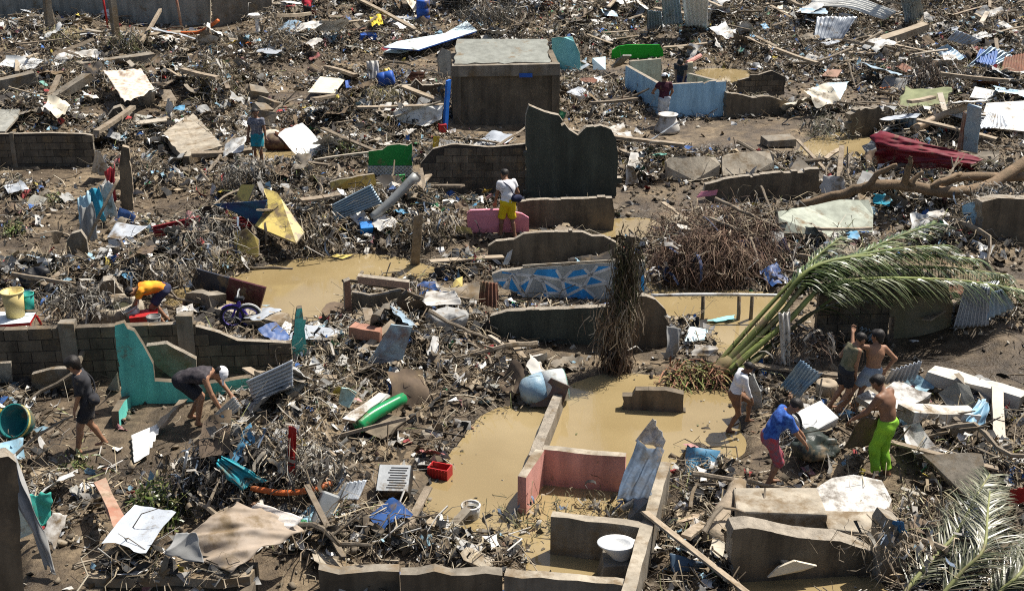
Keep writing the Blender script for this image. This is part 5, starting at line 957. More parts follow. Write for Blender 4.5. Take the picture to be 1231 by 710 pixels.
for lab, q, m in [('white crumpled bag left of the split log', [(826, 646, .08), (838, 648, .08), (848, 628, .2), (834, 624, .2)], K_CLOTHW), ('white square rag below the split log', [(852, 668, .08), (868, 672, .08), (872, 652, .2), (856, 646, .2)], K_CREAMB), ('black and white plastic on the mud right of the room wall', [(808, 612, .05), (826, 616, .05), (829, 606, .12), (818, 602, .15)], mat('bw_plastic', (.7, .7, .7), (.08, .08, .1), mud=.1, scale=9)), ('tan flattened carton above the white crumpled bag', [(810, 630, .06), (836, 624, .08), (848, 617, .1), (826, 620, .1)], K_CARD), ('slate blue bent sheet at the foot of the room wall', [(806, 692, .08), (840, 682, .08), (848, 676, .15), (806, 664, .35)], pm('slate_sheet', (.07, .115, .17))), ('white bottle label scrap above the split log', [(860, 596, .1), (870, 598, .1), (873, 590, .2), (863, 588, .2)], K_CLOTHW)]:
    sheet('plastic_scrap', lab, q, 0, 0, m, 'scrap', .08, ragged=.15)
plate('cream_shell', 'curved cream board lying at the bottom right edge of the pool', [(923, 694, .15), (935, 682, .3), (955, 674, .4), (982, 680, .3), (965, 686, .2)], .03, [K_CREAMB], 'board')
sheet('blue_rag', 'blue rag tied over the leaning post at bottom right', [(1066, 628, .95), (1086, 628, .9), (1090, 645, .65), (1070, 634, .85)], 2, .03, pm('rag_blue', (.03, .14, .32)), 'rag', .08, ragged=.2)
sack('dark_sack', 'dark green plastic sack pulled by the blue shirt', 978, 548, .8, .55, .36, pm('dark_bag', (.035, .045, .038), rough=.45), .4, 'sack', lump=.6, n=16)
sheet('white_sheet_hang', 'grey white cloth hanging from the palm stem', [(940, 440, .2), (950, 442, .2), (950, 376, 1.4), (936, 378, 1.4)], 3, .03, K_CLOTHW, 'cloth', .06)
sheet('grey_tarp', 'grey tarp hanging by the wall end beside the muddy pool', [(797, 432, .05), (812, 426, .05), (816, 394, .6), (802, 392, .65)], 2, .05, K_GREYC, 'tarpaulin', .08)
pole('white_rail', 'long white pole lying level across the muddy pool', [P(783, 355, .55), P(830, 354, .57), P(880, 354, .57), P(940, 355, .55)], .035, K_WHITE, 'pole')
for x in (846, 889, 905):
    pole('rail_post', {846: 'left thin post under the long white pole', 889: 'middle dark post under the long white pole', 905: 'right thin post under the long white pole'}[x], [P(x, 354, .55)+Vector((0, .02, 0)), Vector((P(x, 354, .55).x, P(x, 354, .55).y+.02, -.3))], .04, M_STICK, 'post', k=2, wob=.02)
for lab, q, m in [('aqua plank floating in the pool under the white pole', [(846, 386, .02), (858, 388, .02), (885, 384, .03), (880, 380, .03)], K_AQUA), ('aqua and white plastic heap left of the palm stem', [(822, 412, .1), (846, 410, .1), (850, 396, .25), (828, 394, .25)], K_LBLUE), ('white plastic heap below the aqua plastic', [(830, 428, .1), (860, 428, .1), (862, 416, .25), (836, 414, .25)], K_CLOTHW), ('pink plastic strip above the root pile', [(838, 238, .9), (862, 234, .9), (864, 228, 1.0), (842, 230, 1.0)], K_PINKB), ('blue rag on the right flank of the root pile', [(880, 318, .1), (918, 312, .1), (912, 286, .6), (884, 290, .6)], pm('deep_blue', (.02, .04, .14))), ('white paper sheets on debris below the brown frame', [(508, 370, .2), (556, 366, .2), (548, 350, .4), (512, 352, .4)], K_CLOTHW), ('bright white plank scrap on the sand before the dark wall', [(620, 418, .06), (646, 416, .06), (648, 411, .1), (622, 413, .1)], K_WHITE), ('white rag right of the dark green wall', [(752, 222, .2), (768, 220, .2), (762, 202, .6), (752, 200, .6)], K_CLOTHW), ('white cloth by the log left end', [(987, 232, .2), (1020, 236, .2), (1014, 212, .6), (990, 212, .6)], K_CLOTHW), ('red cloth at the right edge above the palm fronds', [(1212, 606, .1), (1236, 606, .1), (1236, 588, .4), (1216, 590, .4)], K_RED), ('cyan plastic bag under the log', [(1050, 244, .2), (1070, 248, .2), (1072, 236, .35), (1052, 234, .35)], pm('cyan_bag', (.05, .45, .62)))]:
    sheet('plastic_scrap', lab, q, 0, 0, m, 'scrap', .08, ragged=.2)
plate('angled_shard', 'upright pale zinc shards behind the mural wall', [(604, 318, .25), (610, 304, .5), (616, 300, .6), (612, 318, .25)], .02, [M_ZINC], 'scrap')
sheet('rust_shards', 'rusty striped sheet leaning on the left end of the mural wall', [(575, 365, .2), (600, 372, .1), (598, 340, .6), (578, 338, .7)], 5, .025, M_RUST, crumple=.08)

# ------------------------------------------------------------------ people
def surface_nets(D, o, h):
    s = D < 0; nx, ny, nz = D.shape
    cs = np.zeros((nx-1, ny-1, nz-1), np.int8); acc = np.zeros((nx-1, ny-1, nz-1, 3)); cnt = np.zeros((nx-1, ny-1, nz-1))
    corners = [(i, j, k) for i in (0, 1) for j in (0, 1) for k in (0, 1)]
    sl = lambda c: tuple(slice(c[a], D.shape[a]-1+c[a]) for a in range(3))
    for c in corners: cs += s[sl(c)]
    act = np.argwhere((cs > 0) & (cs < 8))
    if len(act) == 0: return np.zeros((0, 3)), np.zeros((0, 4), int)
    I, J, K = act.T; pos = np.zeros((len(act), 3)); n = np.zeros(len(act))
    for a in corners:
        for ax in range(3):
            if a[ax]: continue
            b = list(a); b[ax] = 1; va = D[I+a[0], J+a[1], K+a[2]]; vb = D[I+b[0], J+b[1], K+b[2]]; m = (va < 0) != (vb < 0)
            t = np.where(m, va/(np.where(m, va-vb, 1)), 0); p = np.tile(np.array(a, float), (len(act), 1)); p[:, ax] += t; pos[m] += p[m]; n[m] += 1
    V = (act+pos/n[:, None])*h+np.asarray(o); idx = np.full(cs.shape, -1); idx[I, J, K] = np.arange(len(act)); F = []
    for ax in range(3):
        u, v = [(1, 2), (2, 0), (0, 1)][ax]; lo = [slice(1, D.shape[i]-1) for i in range(3)]; lo[ax] = slice(0, D.shape[ax]-1); hi = list(lo); hi[ax] = slice(1, D.shape[ax])
        a = s[tuple(lo)]; b = s[tuple(hi)]; e = np.argwhere(a != b)
        if len(e) == 0: continue
        base = e+np.array([lo[i].start for i in range(3)]); inside = s[tuple(base.T)]; q = []
        for du, dv in ((0, 0), (-1, 0), (-1, -1), (0, -1)): c = base.copy(); c[:, u] += du; c[:, v] += dv; q.append(idx[tuple(c.T)])
        f = np.stack(q, 1); f[inside] = f[inside][:, ::1]; f[~inside] = f[~inside][:, ::-1]; F.append(f)
    F = np.concatenate(F); return V, F[(F >= 0).all(1)]
class Sdf:
    def __init__(s, lo, hi, h): s.h = h; s.lo = np.array(lo)-.04; n = np.ceil((np.array(hi)+.04-s.lo)/h).astype(int)+1; s.D = np.full(n, 1.0); s.ax = [s.lo[i]+np.arange(n[i])*h for i in range(3)]
    def sub(s, lo, hi):
        r = [];
        for i in range(3): a = max(0, int((lo[i]-s.lo[i])/s.h)-1); b = min(len(s.ax[i]), int((hi[i]-s.lo[i])/s.h)+2); r.append(slice(a, max(b, a)))
        return tuple(r), np.meshgrid(s.ax[0][r[0]], s.ax[1][r[1]], s.ax[2][r[2]], indexing='ij')
    def cap(s, a, b, ra, rb, k=.03, cut=None, flat=None):
        a, b = np.array(a, float), np.array(b, float); m = max(ra, rb)+k+.03
        r, (X, Y, Z) = s.sub(np.minimum(a, b)-m, np.maximum(a, b)+m)
        if X.size == 0: return
        d = b-a; L = d @ d+1e-9; PX, PY, PZ = X-a[0], Y-a[1], Z-a[2]; t = np.clip((PX*d[0]+PY*d[1]+PZ*d[2])/L, 0, 1)
        qx, qy, qz = PX-d[0]*t, PY-d[1]*t, PZ-d[2]*t
        if flat is not None: f, sc_ = flat; dp = qx*f[0]+qy*f[1]+qz*f[2]; qx, qy, qz = qx+f[0]*dp*(sc_-1), qy+f[1]*dp*(sc_-1), qz+f[2]*dp*(sc_-1)
        e = np.sqrt(qx*qx+qy*qy+qz*qz)-(ra+(rb-ra)*t)
        for (c, n) in (cut or []): e = np.maximum(e, (X-c[0])*n[0]+(Y-c[1])*n[1]+(Z-c[2])*n[2])
        D = s.D[r]; hh = np.clip(.5+.5*(D-e)/k, 0, 1); s.D[r] = D*(1-hh)+e*hh-k*hh*(1-hh)
    def mesh(s): return surface_nets(s.D, s.lo, s.h)
SKIN = [mat('skin_%d' % i, c, tuple(x*.8 for x in c), mud=.04, rough=.55, bump=0, scale=5) for i, c in enumerate([(.30, .16, .095), (.22, .115, .068), (.36, .20, .125)])]
K_HAIR = mat('black_hair', (.012, .010, .009), (.02, .016, .013), mud=0, rough=.5, bump=.3, bscale=60)
def unit(v): v = np.array(v, float); return v/(np.linalg.norm(v)+1e-9)
def ik(a, t, l1, l2, hint):
    a, t = np.array(a, float), np.array(t, float); d = t-a; L = np.linalg.norm(d); Lm = (l1+l2)*.995
    if L > Lm: t = a+d/L*Lm; d = t-a; L = Lm
    u = d/L; x = (l1*l1-l2*l2+L*L)/(2*L); y = math.sqrt(max(0, l1*l1-x*x)); h = np.array(hint, float); h = unit(h-u*(h @ u)); return a+u*x+h*y, t
def person(label, px, py, heading, H=1.65, skin=0, pelvis=(0, 0, .93), lean=0.0, curl=0.0, roll=0.0, twist=0.0, head=(0.1, 0), hands=((-.22, .08, .78), (.22, .08, .78)), feet=((-.1, 0, 0), (.1, 0, 0)), shirt=None, sleeve=.55, bottom=None, leg=.75, hair='short', cap=None, dz=0.0, bag=None, elbow=((-.5, -1, 0), (.5, -1, 0)), base=None, vest=False, jacket=None, knee=(0, 1, .15)):
    s = H/1.7; b = base if base is not None else G(px, py, dz); rz = math.radians(heading-90); RZ = np.array(Matrix.Rotation(rz, 3, 'Z')); h = .0125
    root = thing('person', label, 'person', b, None); A = lambda *v: np.array(v, float)*s
    pel = A(*pelvis); right = np.array([math.cos(twist), math.sin(twist), 0]); hr = np.array([1., 0, 0])
    up1 = np.array([math.sin(roll), math.sin(lean), math.cos(lean)]); up1 = unit(up1); up2 = unit([math.sin(roll*1.2), math.sin(lean+curl), math.cos(lean+curl)])
    waist = pel+up1*.17*s; chest = waist+up2*.17*s; neck = chest+up2*.17*s; fwd = unit(np.cross(up2, right)); right = unit(np.cross(fwd, up2)); fwd = unit(np.cross(up2, right))
    sh = [chest+up2*.115*s+right*q*.175*s for q in (-1, 1)]; hp = [pel+hr*q*.085*s-np.array([0, 0, .03*s]) for q in (-1, 1)]
    hd_up = unit(up2*math.cos(head[0])+fwd*math.sin(head[0])); f2 = unit(fwd*math.cos(head[1])+right*math.sin(head[1])); face = unit(f2-hd_up*(f2 @ hd_up)); hside = np.cross(face, hd_up); hc = neck+hd_up*.15*s
    el, wr, kn, an = [], [], [], []
    for i in (0, 1):
        e, w = ik(sh[i], A(*hands[i]), .29*s, .25*s, elbow[i]); el.append(e); wr.append(w)
        k, a = ik(hp[i], A(feet[i][0], feet[i][1], feet[i][2]+.085), .42*s, .42*s, knee); kn.append(k); an.append(a)
    allp = np.array(sh+hp+el+wr+kn+an+[pel, hc]); lo, hi = allp.min(0)-.26, allp.max(0)+.26
    B = Sdf(lo, hi, h)
    def torso(S, inf=0.0, k=.05, low=0.0, cut=None):
        f = (fwd, 1.28)
        S.cap(pel-hr*.07*s, pel+hr*.07*s, .105*s+inf, .105*s+inf, k, cut, (fwd, 1.1)); S.cap(pel, waist, .135*s+inf, .13*s+inf, k, cut, f); S.cap(waist, chest, .13*s+inf, .15*s+inf, k, cut, f)
        S.cap(chest-right*.06*s, chest+right*.06*s, .125*s+inf, .125*s+inf, k, cut, (fwd, 1.15)); S.cap(sh[0]+right*.03*s, sh[1]-right*.03*s, .06*s+inf, .06*s+inf, k, cut); S.cap(neck-up2*.03*s, chest+up2*.1*s, .06*s+inf, .09*s+inf, k, cut)
    torso(B)
    B.cap(neck-up2*.04*s, hc-hd_up*.04*s, .056*s, .052*s, .03); B.cap(hc+hd_up*.02*s-face*.015*s, hc+hd_up*.02*s+face*.012*s, .092*s, .088*s, .02); B.cap(hc-hd_up*.03*s+face*.035*s, hc-hd_up*.075*s+face*.06*s, .062*s, .035*s, .03)
    B.cap(hc+face*.098*s-hd_up*.005*s, hc+face*.112*s-hd_up*.028*s, .010*s, .015*s, .012)
    for q in (-1, 1): B.cap(hc+hside*q*.088*s-hd_up*.015*s, hc+hside*q*.094*s+hd_up*.02*s, .016*s, .018*s, .01)
    for i in (0, 1):
        B.cap(sh[i], el[i], .056*s, .041*s, .03); B.cap(el[i], wr[i], .042*s, .029*s, .02)
        d = unit(wr[i]-el[i]); side = unit(np.cross(d, fwd if abs(d @ fwd) < .9 else up2)); nrm = np.cross(d, side); pc = wr[i]+d*.085*s; inw = right*(1 if i == 0 else -1)
        B.cap(wr[i], wr[i]+d*.03*s, .026*s, .028*s, .015)
        for j in range(4):
            w0 = (j-1.5)*.021*s; r0 = wr[i]+d*.03*s+side*w0*.7; k0 = wr[i]+d*.085*s+side*w0; ln = [.065, .078, .074, .056][j]*s; k1 = k0+d*ln*.55+side*w0*.25+nrm*.012*s; k2 = k1+d*ln*.42+side*w0*.2+nrm*.03*s
            B.cap(r0, k0, .016*s, .0135*s, .012); B.cap(k0, k1, .0115, .0105, .004); B.cap(k1, k2, .0105, .0095, .004)
        tb = wr[i]+d*.03*s-side*.028*s; t1 = tb+d*.04*s-side*.03*s; B.cap(tb, t1, .015*s, .0125, .01); B.cap(t1, t1+d*.035*s-side*.006*s+nrm*.01, .0115, .010, .005)
        B.cap(hp[i], kn[i], .09*s, .06*s, .04); B.cap(kn[i], an[i], .056*s, .038*s, .02); c = kn[i]*.68+an[i]*.32; back = unit(np.cross(np.cross(an[i]-kn[i], [0, 1, 0]), an[i]-kn[i]))
        B.cap(c-np.array([0, .02*s, 0]), c*.6+an[i]*.4-np.array([0, .012*s, 0]), .046*s, .03*s, .03)
        ft = np.array([.12*(1 if i else -1)*.3, 1, 0]); B.cap(an[i]+np.array([0, -.03*s, -.045*s]), an[i]+ft*.13*s+np.array([0, 0, -.055*s]), .036*s, .026*s, .02, None, (np.array([0, 0, 1.]), 1.15)); B.cap(an[i], an[i]-np.array([0, 0, .03*s]), .038*s, .04*s, .02)
    bz = np.array(tuple(b))
    def emit(nm, S, m, rough=0.0):
        V, F = S.mesh() if isinstance(S, Sdf) else S
        if len(V) == 0: return
        if rough:
            rough *= 1.15
            V = V+rough*np.stack([np.sin(V[:, 2]*31+V[:, 0]*23)+np.sin(V[:, 1]*27+V[:, 2]*17), np.sin(V[:, 2]*29+V[:, 0]*19), np.sin(V[:, 0]*33)*.4], 1)
        o = arrays(nm, (V @ RZ.T)+bz, F, m, smooth=True, parent=root, loc=tuple(b)); return o
    emit('body', B, SKIN[skin])
    if shirt:
        S = Sdf(lo, hi, h*1.1); hem = pel-np.array([0, 0, .05*s])-up1*.03*s; cut = [(hem, -up1), (neck-up2*.012*s, up2)]
        if lean > .9: cut = [(pel-up1*.02*s, -up1), (neck-up2*.012*s, up2)]
        torso(S, .021*s, .04, cut=cut)
        for i in (0, 1):
            if vest: continue
            d = el[i]-sh[i]; f = min(1, sleeve); e = sh[i]+d*f
            S.cap(sh[i], e, .074*s, .07*s if sleeve < 1 else .053*s, .03, [(e, unit(d))] if sleeve < 1 else None)
            if sleeve > 1: w = el[i]+(wr[i]-el[i])*(sleeve-1); S.cap(el[i], w, .052*s, .040*s, .02, [(w, unit(wr[i]-el[i]))])
        emit('shirt', S, shirt, .004)
    if bottom:
        S = Sdf(lo, hi, h*1.1); top = pel+up1*.07*s; S.cap(pel-hr*.07*s, pel+hr*.07*s, .125*s, .125*s, .05, [(top, up1)], (fwd, 1.1)); S.cap(pel-up1*.02*s, waist, .15*s, .142*s, .04, [(top, up1)], (fwd, 1.2))
        for i in (0, 1):
            f = min(1, leg); d = kn[i]-hp[i]; e = hp[i]+d*f; S.cap(hp[i], e, .108*s, .098*s if leg <= 1 else .085*s, .03, [(e, unit(d))] if leg <= 1 else None)
            if leg > 1: w = kn[i]+(an[i]-kn[i])*(leg-1); S.cap(kn[i], w, .085*s, .072*s, .03, [(w, unit(an[i]-kn[i]))])
        emit('shorts' if leg <= 1.2 else 'trousers', S, bottom, .005)
    S = Sdf(hc-.2, hc+.2, .009); S.cap(hc+hd_up*.03*s-face*.02*s, hc+hd_up*.03*s+face*.012*s, .104*s, .098*s, .01, [(hc+hd_up*.045*s+face*.055*s, unit(face*1.0-hd_up*.55)), (hc-hd_up*.05*s, -hd_up)])
    if hair == 'bushy': S.cap(hc+hd_up*.05*s-face*.03*s, hc+hd_up*.05*s+face*.03*s, .108*s, .10*s, .02, [(hc+hd_up*.05*s+face*.07*s, unit(face-hd_up*.5))]); S.cap(hc-face*.05*s, hc-hd_up*.06*s-face*.06*s, .08*s, .06*s, .03, [(hc, face)])
    emit('hair', S, K_HAIR, .0035)
    if cap:
        S = Sdf(hc-.26, hc+.26, .009); S.cap(hc+hd_up*.035*s-face*.012*s, hc+hd_up*.035*s+face*.015*s, .112*s, .106*s, .01, [(hc+hd_up*.03*s, -hd_up)]); S.cap(hc+hd_up*.04*s+face*.09*s, hc+hd_up*.03*s+face*.17*s, .06*s, .05*s, .01, None, (hd_up, 6.0)); emit('cap', S, cap)
    for q in (-1, 1):
        c = hc+face*.088*s+hside*q*.034*s+hd_up*.008*s; S = Sdf(c-.03, c+.03, .006); S.cap(c-hside*.006, c+hside*.006, .011*s, .011*s, .004); emit('eye', S, K_HAIR)
    c = hc+face*.094*s-hd_up*.06*s; S = Sdf(c-.04, c+.04, .006); S.cap(c-hside*.018*s, c+hside*.018*s, .008*s, .008*s, .004); emit('mouth', S, mat('lips', (.16, .06, .045), mud=0, bump=0))
    if bag:
        m_, side_q = bag; c = pel+hr*side_q*.17*s-fwd*.1*s+np.array([0, 0, .06*s]); S = Sdf(c-.3, c+.3, .012); S.cap(c-hr*.06*s, c+hr*.06*s-np.array([0, 0, .02]), .09*s, .09*s, .03); emit('sling_bag', S, m_, .004)
        p = [sh[0 if side_q > 0 else 1]+up2*.075*s-fwd*.02*s, chest-fwd*.165*s, waist-fwd*.155*s+hr*side_q*.08*s, c+np.array([0, 0, .07*s])]; q = resample([Vector(tuple(RZ @ v+bz)) for v in p], 5); V, F = tube_geo(q, .014, 6); raw('bag_strap', V, F, m_, root, smooth=True)
    w = .45; FOOT.append([Vector((b.x+x*w, b.y+y*w, 0)) for x, y in ((-1, -1.6), (1, -1.6), (1, 1), (-1, 1))]); return root
def cl(n, c, c2=None, sc_=6, **k): return mat('cloth_'+n, c, c2, mud=k.pop('mud', .16), rough=.9, scale=sc_, bump=.1, bscale=20)
C_WHITE = cl('white', (.74, .74, .75), (.62, .62, .64)); C_BLK = cl('black', (.018, .018, .022), (.03, .03, .034)); C_NAVY = cl('navy', (.02, .025, .06)); C_GREYS = cl('greyblue', (.24, .29, .36), (.17, .21, .27))
person('person in a navy patterned shirt and teal shorts standing behind debris', 312, 199, -95, 1.62, 1, shirt=cl('navypat', (.03, .035, .07), (.30, .31, .34), 22), bottom=cl('teal', (.02, .26, .34)), hands=((-.3, .12, .72), (.28, .1, .74)), head=(.15, -.3))
person('person in a red shirt stooping at the top edge', 371, 31, 100, 1.6, 1, lean=.7, curl=.3, shirt=cl('red', (.40, .02, .04)), bottom=C_BLK, leg=1.9, hands=((-.15, .5, .45), (.15, .5, .4)), pelvis=(0, -.1, .9))
person('person in maroon shirt and white cap seen from behind at the blue wall', 797, 152, 95, 1.66, 1, shirt=cl('maroon', (.055, .012, .025), (.035, .01, .018)), bottom=cl('greyshort', (.36, .40, .46)), cap=C_WHITE, lean=.1, hands=((-.3, .32, 1.05), (.26, .28, .95)), leg=.95)
person('person in black shirt leaning down inside the blue room', 818, 122, -110, 1.62, 1, shirt=C_BLK, bottom=C_NAVY, lean=.3, curl=.25, head=(.5, .2), hands=((-.1, .32, .62), (.12, .38, .62)), hair='bushy')
person('man in white shirt and bright yellow shorts with navy sling bag', 611, 286, 112, 1.66, 1, shirt=C_WHITE, bottom=cl('yellow', (.66, .50, .015), (.55, .40, .01)), leg=1.0, lean=.12, curl=.2, head=(.5, -.35), hands=((-.22, .3, .82), (.22, .25, .95)), feet=((-.15, .12, 0), (.14, -.08, 0)), bag=(C_NAVY, 1))
person('person in bright orange shirt bending over the pots at left', 198, 389, 195, 1.6, 0, pelvis=(0, -.05, .80), lean=1.25, curl=.35, head=(.3, 0), shirt=mat('cloth_orange', (.75, .16, .02), (.80, .42, .03), mud=0, rough=.9, scale=3, bump=.1), bottom=cl('navystripe', (.02, .022, .05), (.04, .045, .09)), hands=((-.12, .72, .28), (.14, .62, .2)), feet=((-.12, .02, 0), (.12, -.05, 0)), leg=.8, elbow=((-1, 0, 0), (1, 0, 0)))
person('man walking left in a black jacket over grey shirt', 114, 541, 200, 1.68, 0, shirt=cl('jacket', (.022, .022, .026), (.05, .05, .055), 3), bottom=C_BLK, leg=.8, lean=.12, curl=.08, head=(.2, .3), hands=((-.12, .22, .80), (.2, .12, .78)), feet=((-.08, .26, 0), (.1, -.16, .02)), hair='bushy', bag=(C_BLK, -1), sleeve=.95)
person('man in black sports jersey and white cap bending over a zinc sheet', 233, 507, -3, 1.7, 0, pelvis=(0, -.12, .80), lean=1.15, curl=.35, head=(-.1, .3), shirt=mat('cloth_jersey', (.016, .014, .018), (.07, .06, .065), mud=0, rough=.8, scale=16, bump=.1), vest=True, bottom=C_BLK, leg=.85, cap=C_WHITE, hands=((.02, .78, .40), (.22, .55, .36)), feet=((-.12, -.08, 0), (.14, .12, 0)), elbow=((-1, -.2, 0), (1, -.2, 0)))
person('child in white long sleeved shirt stepping up beside the pool', 880, 517, 2, 1.32, 1, shirt=C_WHITE, sleeve=1.9, bottom=cl('tanshort', (.22, .12, .07)), leg=.6, lean=.25, curl=.1, hands=((-.2, .3, .62), (.14, .4, .66)), feet=((-.08, .34, .16), (.1, -.1, 0)), pelvis=(0, 0, .90), head=(.35, .1))
person('boy in blue patterned shirt and red floral shorts reaching right', 924, 583, 5, 1.6, 0, shirt=mat('cloth_bluepat', (.012, .035, .20), (.06, .17, .52), mud=.08, rough=.9, scale=16, bump=.1), sleeve=.85, bottom=mat('cloth_floral', (.42, .05, .06), (.08, .12, .16), mud=.1, rough=.9, scale=13, bump=.1), leg=1.15, lean=.35, curl=.25, head=(.3, .1), hands=((-.1, .62, .72), (.16, .62, .62)), feet=((-.08, .05, 0), (.1, -.05, 0)), pelvis=(0, -.05, .9))
person('boy in camouflage shirt and black shorts beside the shirtless boy', 1006, 493, 15, 1.45, 0, shirt=mat('cloth_camo', (.10, .10, .055), (.22, .19, .12), mud=0, rough=.9, scale=9, bump=.1), vest=True, bottom=C_BLK, leg=.75, lean=.18, curl=.15, head=(.35, 0), hands=((-.1, .3, 1.15), (.12, .25, .7)), pelvis=(.02, .1, .90), feet=((-.1, -.1, 0), (.1, -.05, 0)))
person('shirtless boy in grey blue shorts with a raised arm', 1026, 494, 105, 1.5, 0, bottom=C_GREYS, leg=.75, lean=.1, roll=.12, head=(.25, -.6), hands=((-.02, .3, 1.5), (.58, -.05, .85)), elbow=((-1, .2, -.2), (1, -.5, 0)), pelvis=(.27, -.05, .84), feet=((-.2, .05, 0), (.0, -.05, 0)), hair='bushy')
person('shirtless man in lime green trousers seen from behind', 1059, 574, 135, 1.72, 1, bottom=mat('cloth_lime', (.26, .52, .03), (.17, .38, .03), mud=.12, rough=.8, scale=5, bump=.1), leg=1.9, lean=.12, curl=.2, head=(.5, -.2), hands=((-.25, .42, .95), (.1, .36, 1.0)), feet=((-.1, .04, 0), (.1, -.04, 0)))
sheet('brown_sack', 'brown sack held by the man in lime green trousers', [G(1048, 545, .25)+Vector((-.2, .1, .55)), G(1048, 545, .25)+Vector((.15, .1, .6)), G(1040, 540, .1)+Vector((.1, -.05, .02)), G(1030, 540, .1)+Vector((-.2, 0, .02))], 3, .06, pm('sack_brown', (.16, .12, .075), (.10, .075, .05), rough=.95), 'sack', .1, thick=.02)

# ------------------------------------------------------------------ root masses, drapes and tufts
def spray(name, label, cat, centers, n, spread, dirf, ln, wd, droop, pal, parent=None, seg=4, wob=.14, m=None):
    """fibre mass: ribbons starting round the given points"""
    c = np.array([tuple(centers[i % len(centers)]) for i in range(n)]); p = c+RNG.normal(0, 1, (n, 3))*np.array(spread)
    d = np.array([dirf() for _ in range(n)]); Ln = RNG.uniform(ln[0], ln[1], n); W = RNG.uniform(wd[0], wd[1], n)
    V, F, pv = ribbons(p, d, Ln, W, droop, seg=seg, wob=wob, twist=1.5, taper=.5)
    pal = np.array(pal); col = pal[RNG.integers(0, len(pal), n)]*RNG.uniform(.6, 1.35, (n, 1)); loc = np.array([c[:, 0].mean(), c[:, 1].mean(), max(0, c[:, 2].min())])
    o = arrays(name, V, F, m or M_STRAW, np.repeat(col, pv, 0), parent=parent, loc=tuple(loc) if parent is None else tuple(parent_world(parent)))
    return tag(o, label, cat) if parent is None else o
BRN = [(.10, .065, .045), (.16, .11, .075), (.07, .045, .035), (.22, .165, .115)]; PALE = [(.34, .28, .19), (.24, .19, .13), (.14, .11, .075), (.44, .38, .28)]; GRN = [(.10, .14, .03), (.17, .20, .06), (.22, .20, .09), (.06, .09, .02)]; GRY = [(.26, .24, .20), (.14, .125, .10), (.40, .38, .33), (.08, .07, .06)]
def dn(h=.45, up=-.9): return lambda: (random.uniform(-h, h), random.uniform(-h, h), up)
def rnd(z=.4): return lambda: (random.uniform(-1, 1), random.uniform(-1, 1), random.uniform(-z, z))
def rootpile():
    b = G(850, 345, .0); r = thing('root_pile', 'huge dark pile of roots and fibres beside the pool', 'root pile', b)
    cs = [G(850+dx, 300+dy, .1) for dx, dy in ((-40, -20), (-15, -35), (10, -40), (35, -30), (55, -10), (-20, 0), (15, 5), (40, 15))]
    V, F = [], []
    sd = 3.3
    for i in range(11):
        ph = math.pi/2*i/10
        for k in range(28):
            th = 2*math.pi*k/28; f = 1+.5*float(fbm(np.float64(math.cos(th)*2+i*.3), np.float64(math.sin(th)*2+sd), 3, 6)); V.append(b+Vector((1.1*math.cos(ph)*math.cos(th)*f+.1, .7*math.cos(ph)*math.sin(th)*f+.75, .95*math.sin(ph)*f-.1)))
    for i in range(10):
        for k in range(28): F.append([i*28+k, i*28+(k+1) % 28, (i+1)*28+(k+1) % 28, (i+1)*28+k])
    raw('root_core', V, F, mat('root_soil', (.055, .04, .03), (.03, .022, .017), mud=.1, bump=.8), r, smooth=True)
    spray('root_fibres', '', '', cs, 4200, (.38, .22, .16), lambda: (random.uniform(-.7, .7), random.uniform(-1, .1), random.uniform(-1, .1)), (.3, .9), (.008, .02), .45, [(.10, .06, .042), (.15, .095, .066), (.06, .038, .03), (.2, .14, .10)], r, wob=.2)
    cd_ = []
    for _ in range(260):
        ph, th = random.uniform(.1, 1.4), random.uniform(math.pi*.95, math.pi*2.05); cd_.append(b+Vector((1.15*math.cos(ph)*math.cos(th)+.1, .72*math.cos(ph)*math.sin(th)+.75, 1.0*math.sin(ph))))
    spray('surface_roots', '', '', cd_, 3800, (.07, .05, .05), lambda: (random.uniform(-.6, .6), random.uniform(-1, .1), random.uniform(-1.2, .3)), (.25, .75), (.007, .02), .35, [(.13, .075, .05), (.19, .12, .085), (.08, .05, .038), (.26, .19, .13)], r, wob=.22)
    spray('hair_roots', '', '', [G(830, 270, .2), G(860, 262, .2), G(890, 268, .2)], 700, (.3, .2, .15), rnd(.6), (.3, .9), (.015, .035), .3, BRN+PALE, r)
    for _ in range(14):
        q0 = b+Vector((random.uniform(-1.1, 1.1), random.uniform(.0, .9), random.uniform(.4, .9))); q1 = q0+Vector((random.uniform(-.8, .8), random.uniform(-.7, .1), random.uniform(-.5, .35))); pole('root', '', [q0, q0.lerp(q1, .5)+Vector((0, 0, random.uniform(-.1, .12))), q1], random.uniform(.02, .045), M_STICK, r2=.012, parent=r, wob=.02)
    spray('snagged_rags', '', '', [b+Vector((random.uniform(-1.1, 1.1), random.uniform(-.1, .8), random.uniform(.2, .95))) for _ in range(12)], 90, (.12, .1, .06), rnd(.6), (.15, .45), (.04, .12), .5, [(.45, .43, .4), (.1, .09, .08), (.25, .2, .14), (.03, .05, .12)], r, wob=.3, m=M_LITTER)
    for a, m_, t in (((850, 262, .5), (885, 275, .4), (912, 288, .3)), ((860, 240, .7), (900, 258, .5), (945, 276, .3)), ((800, 312, .2), (830, 296, .4), (850, 290, .5))): pole('root', '', [a, m_, t], .05, M_STICK, r2=.025, parent=r, wob=.03)
rootpile()
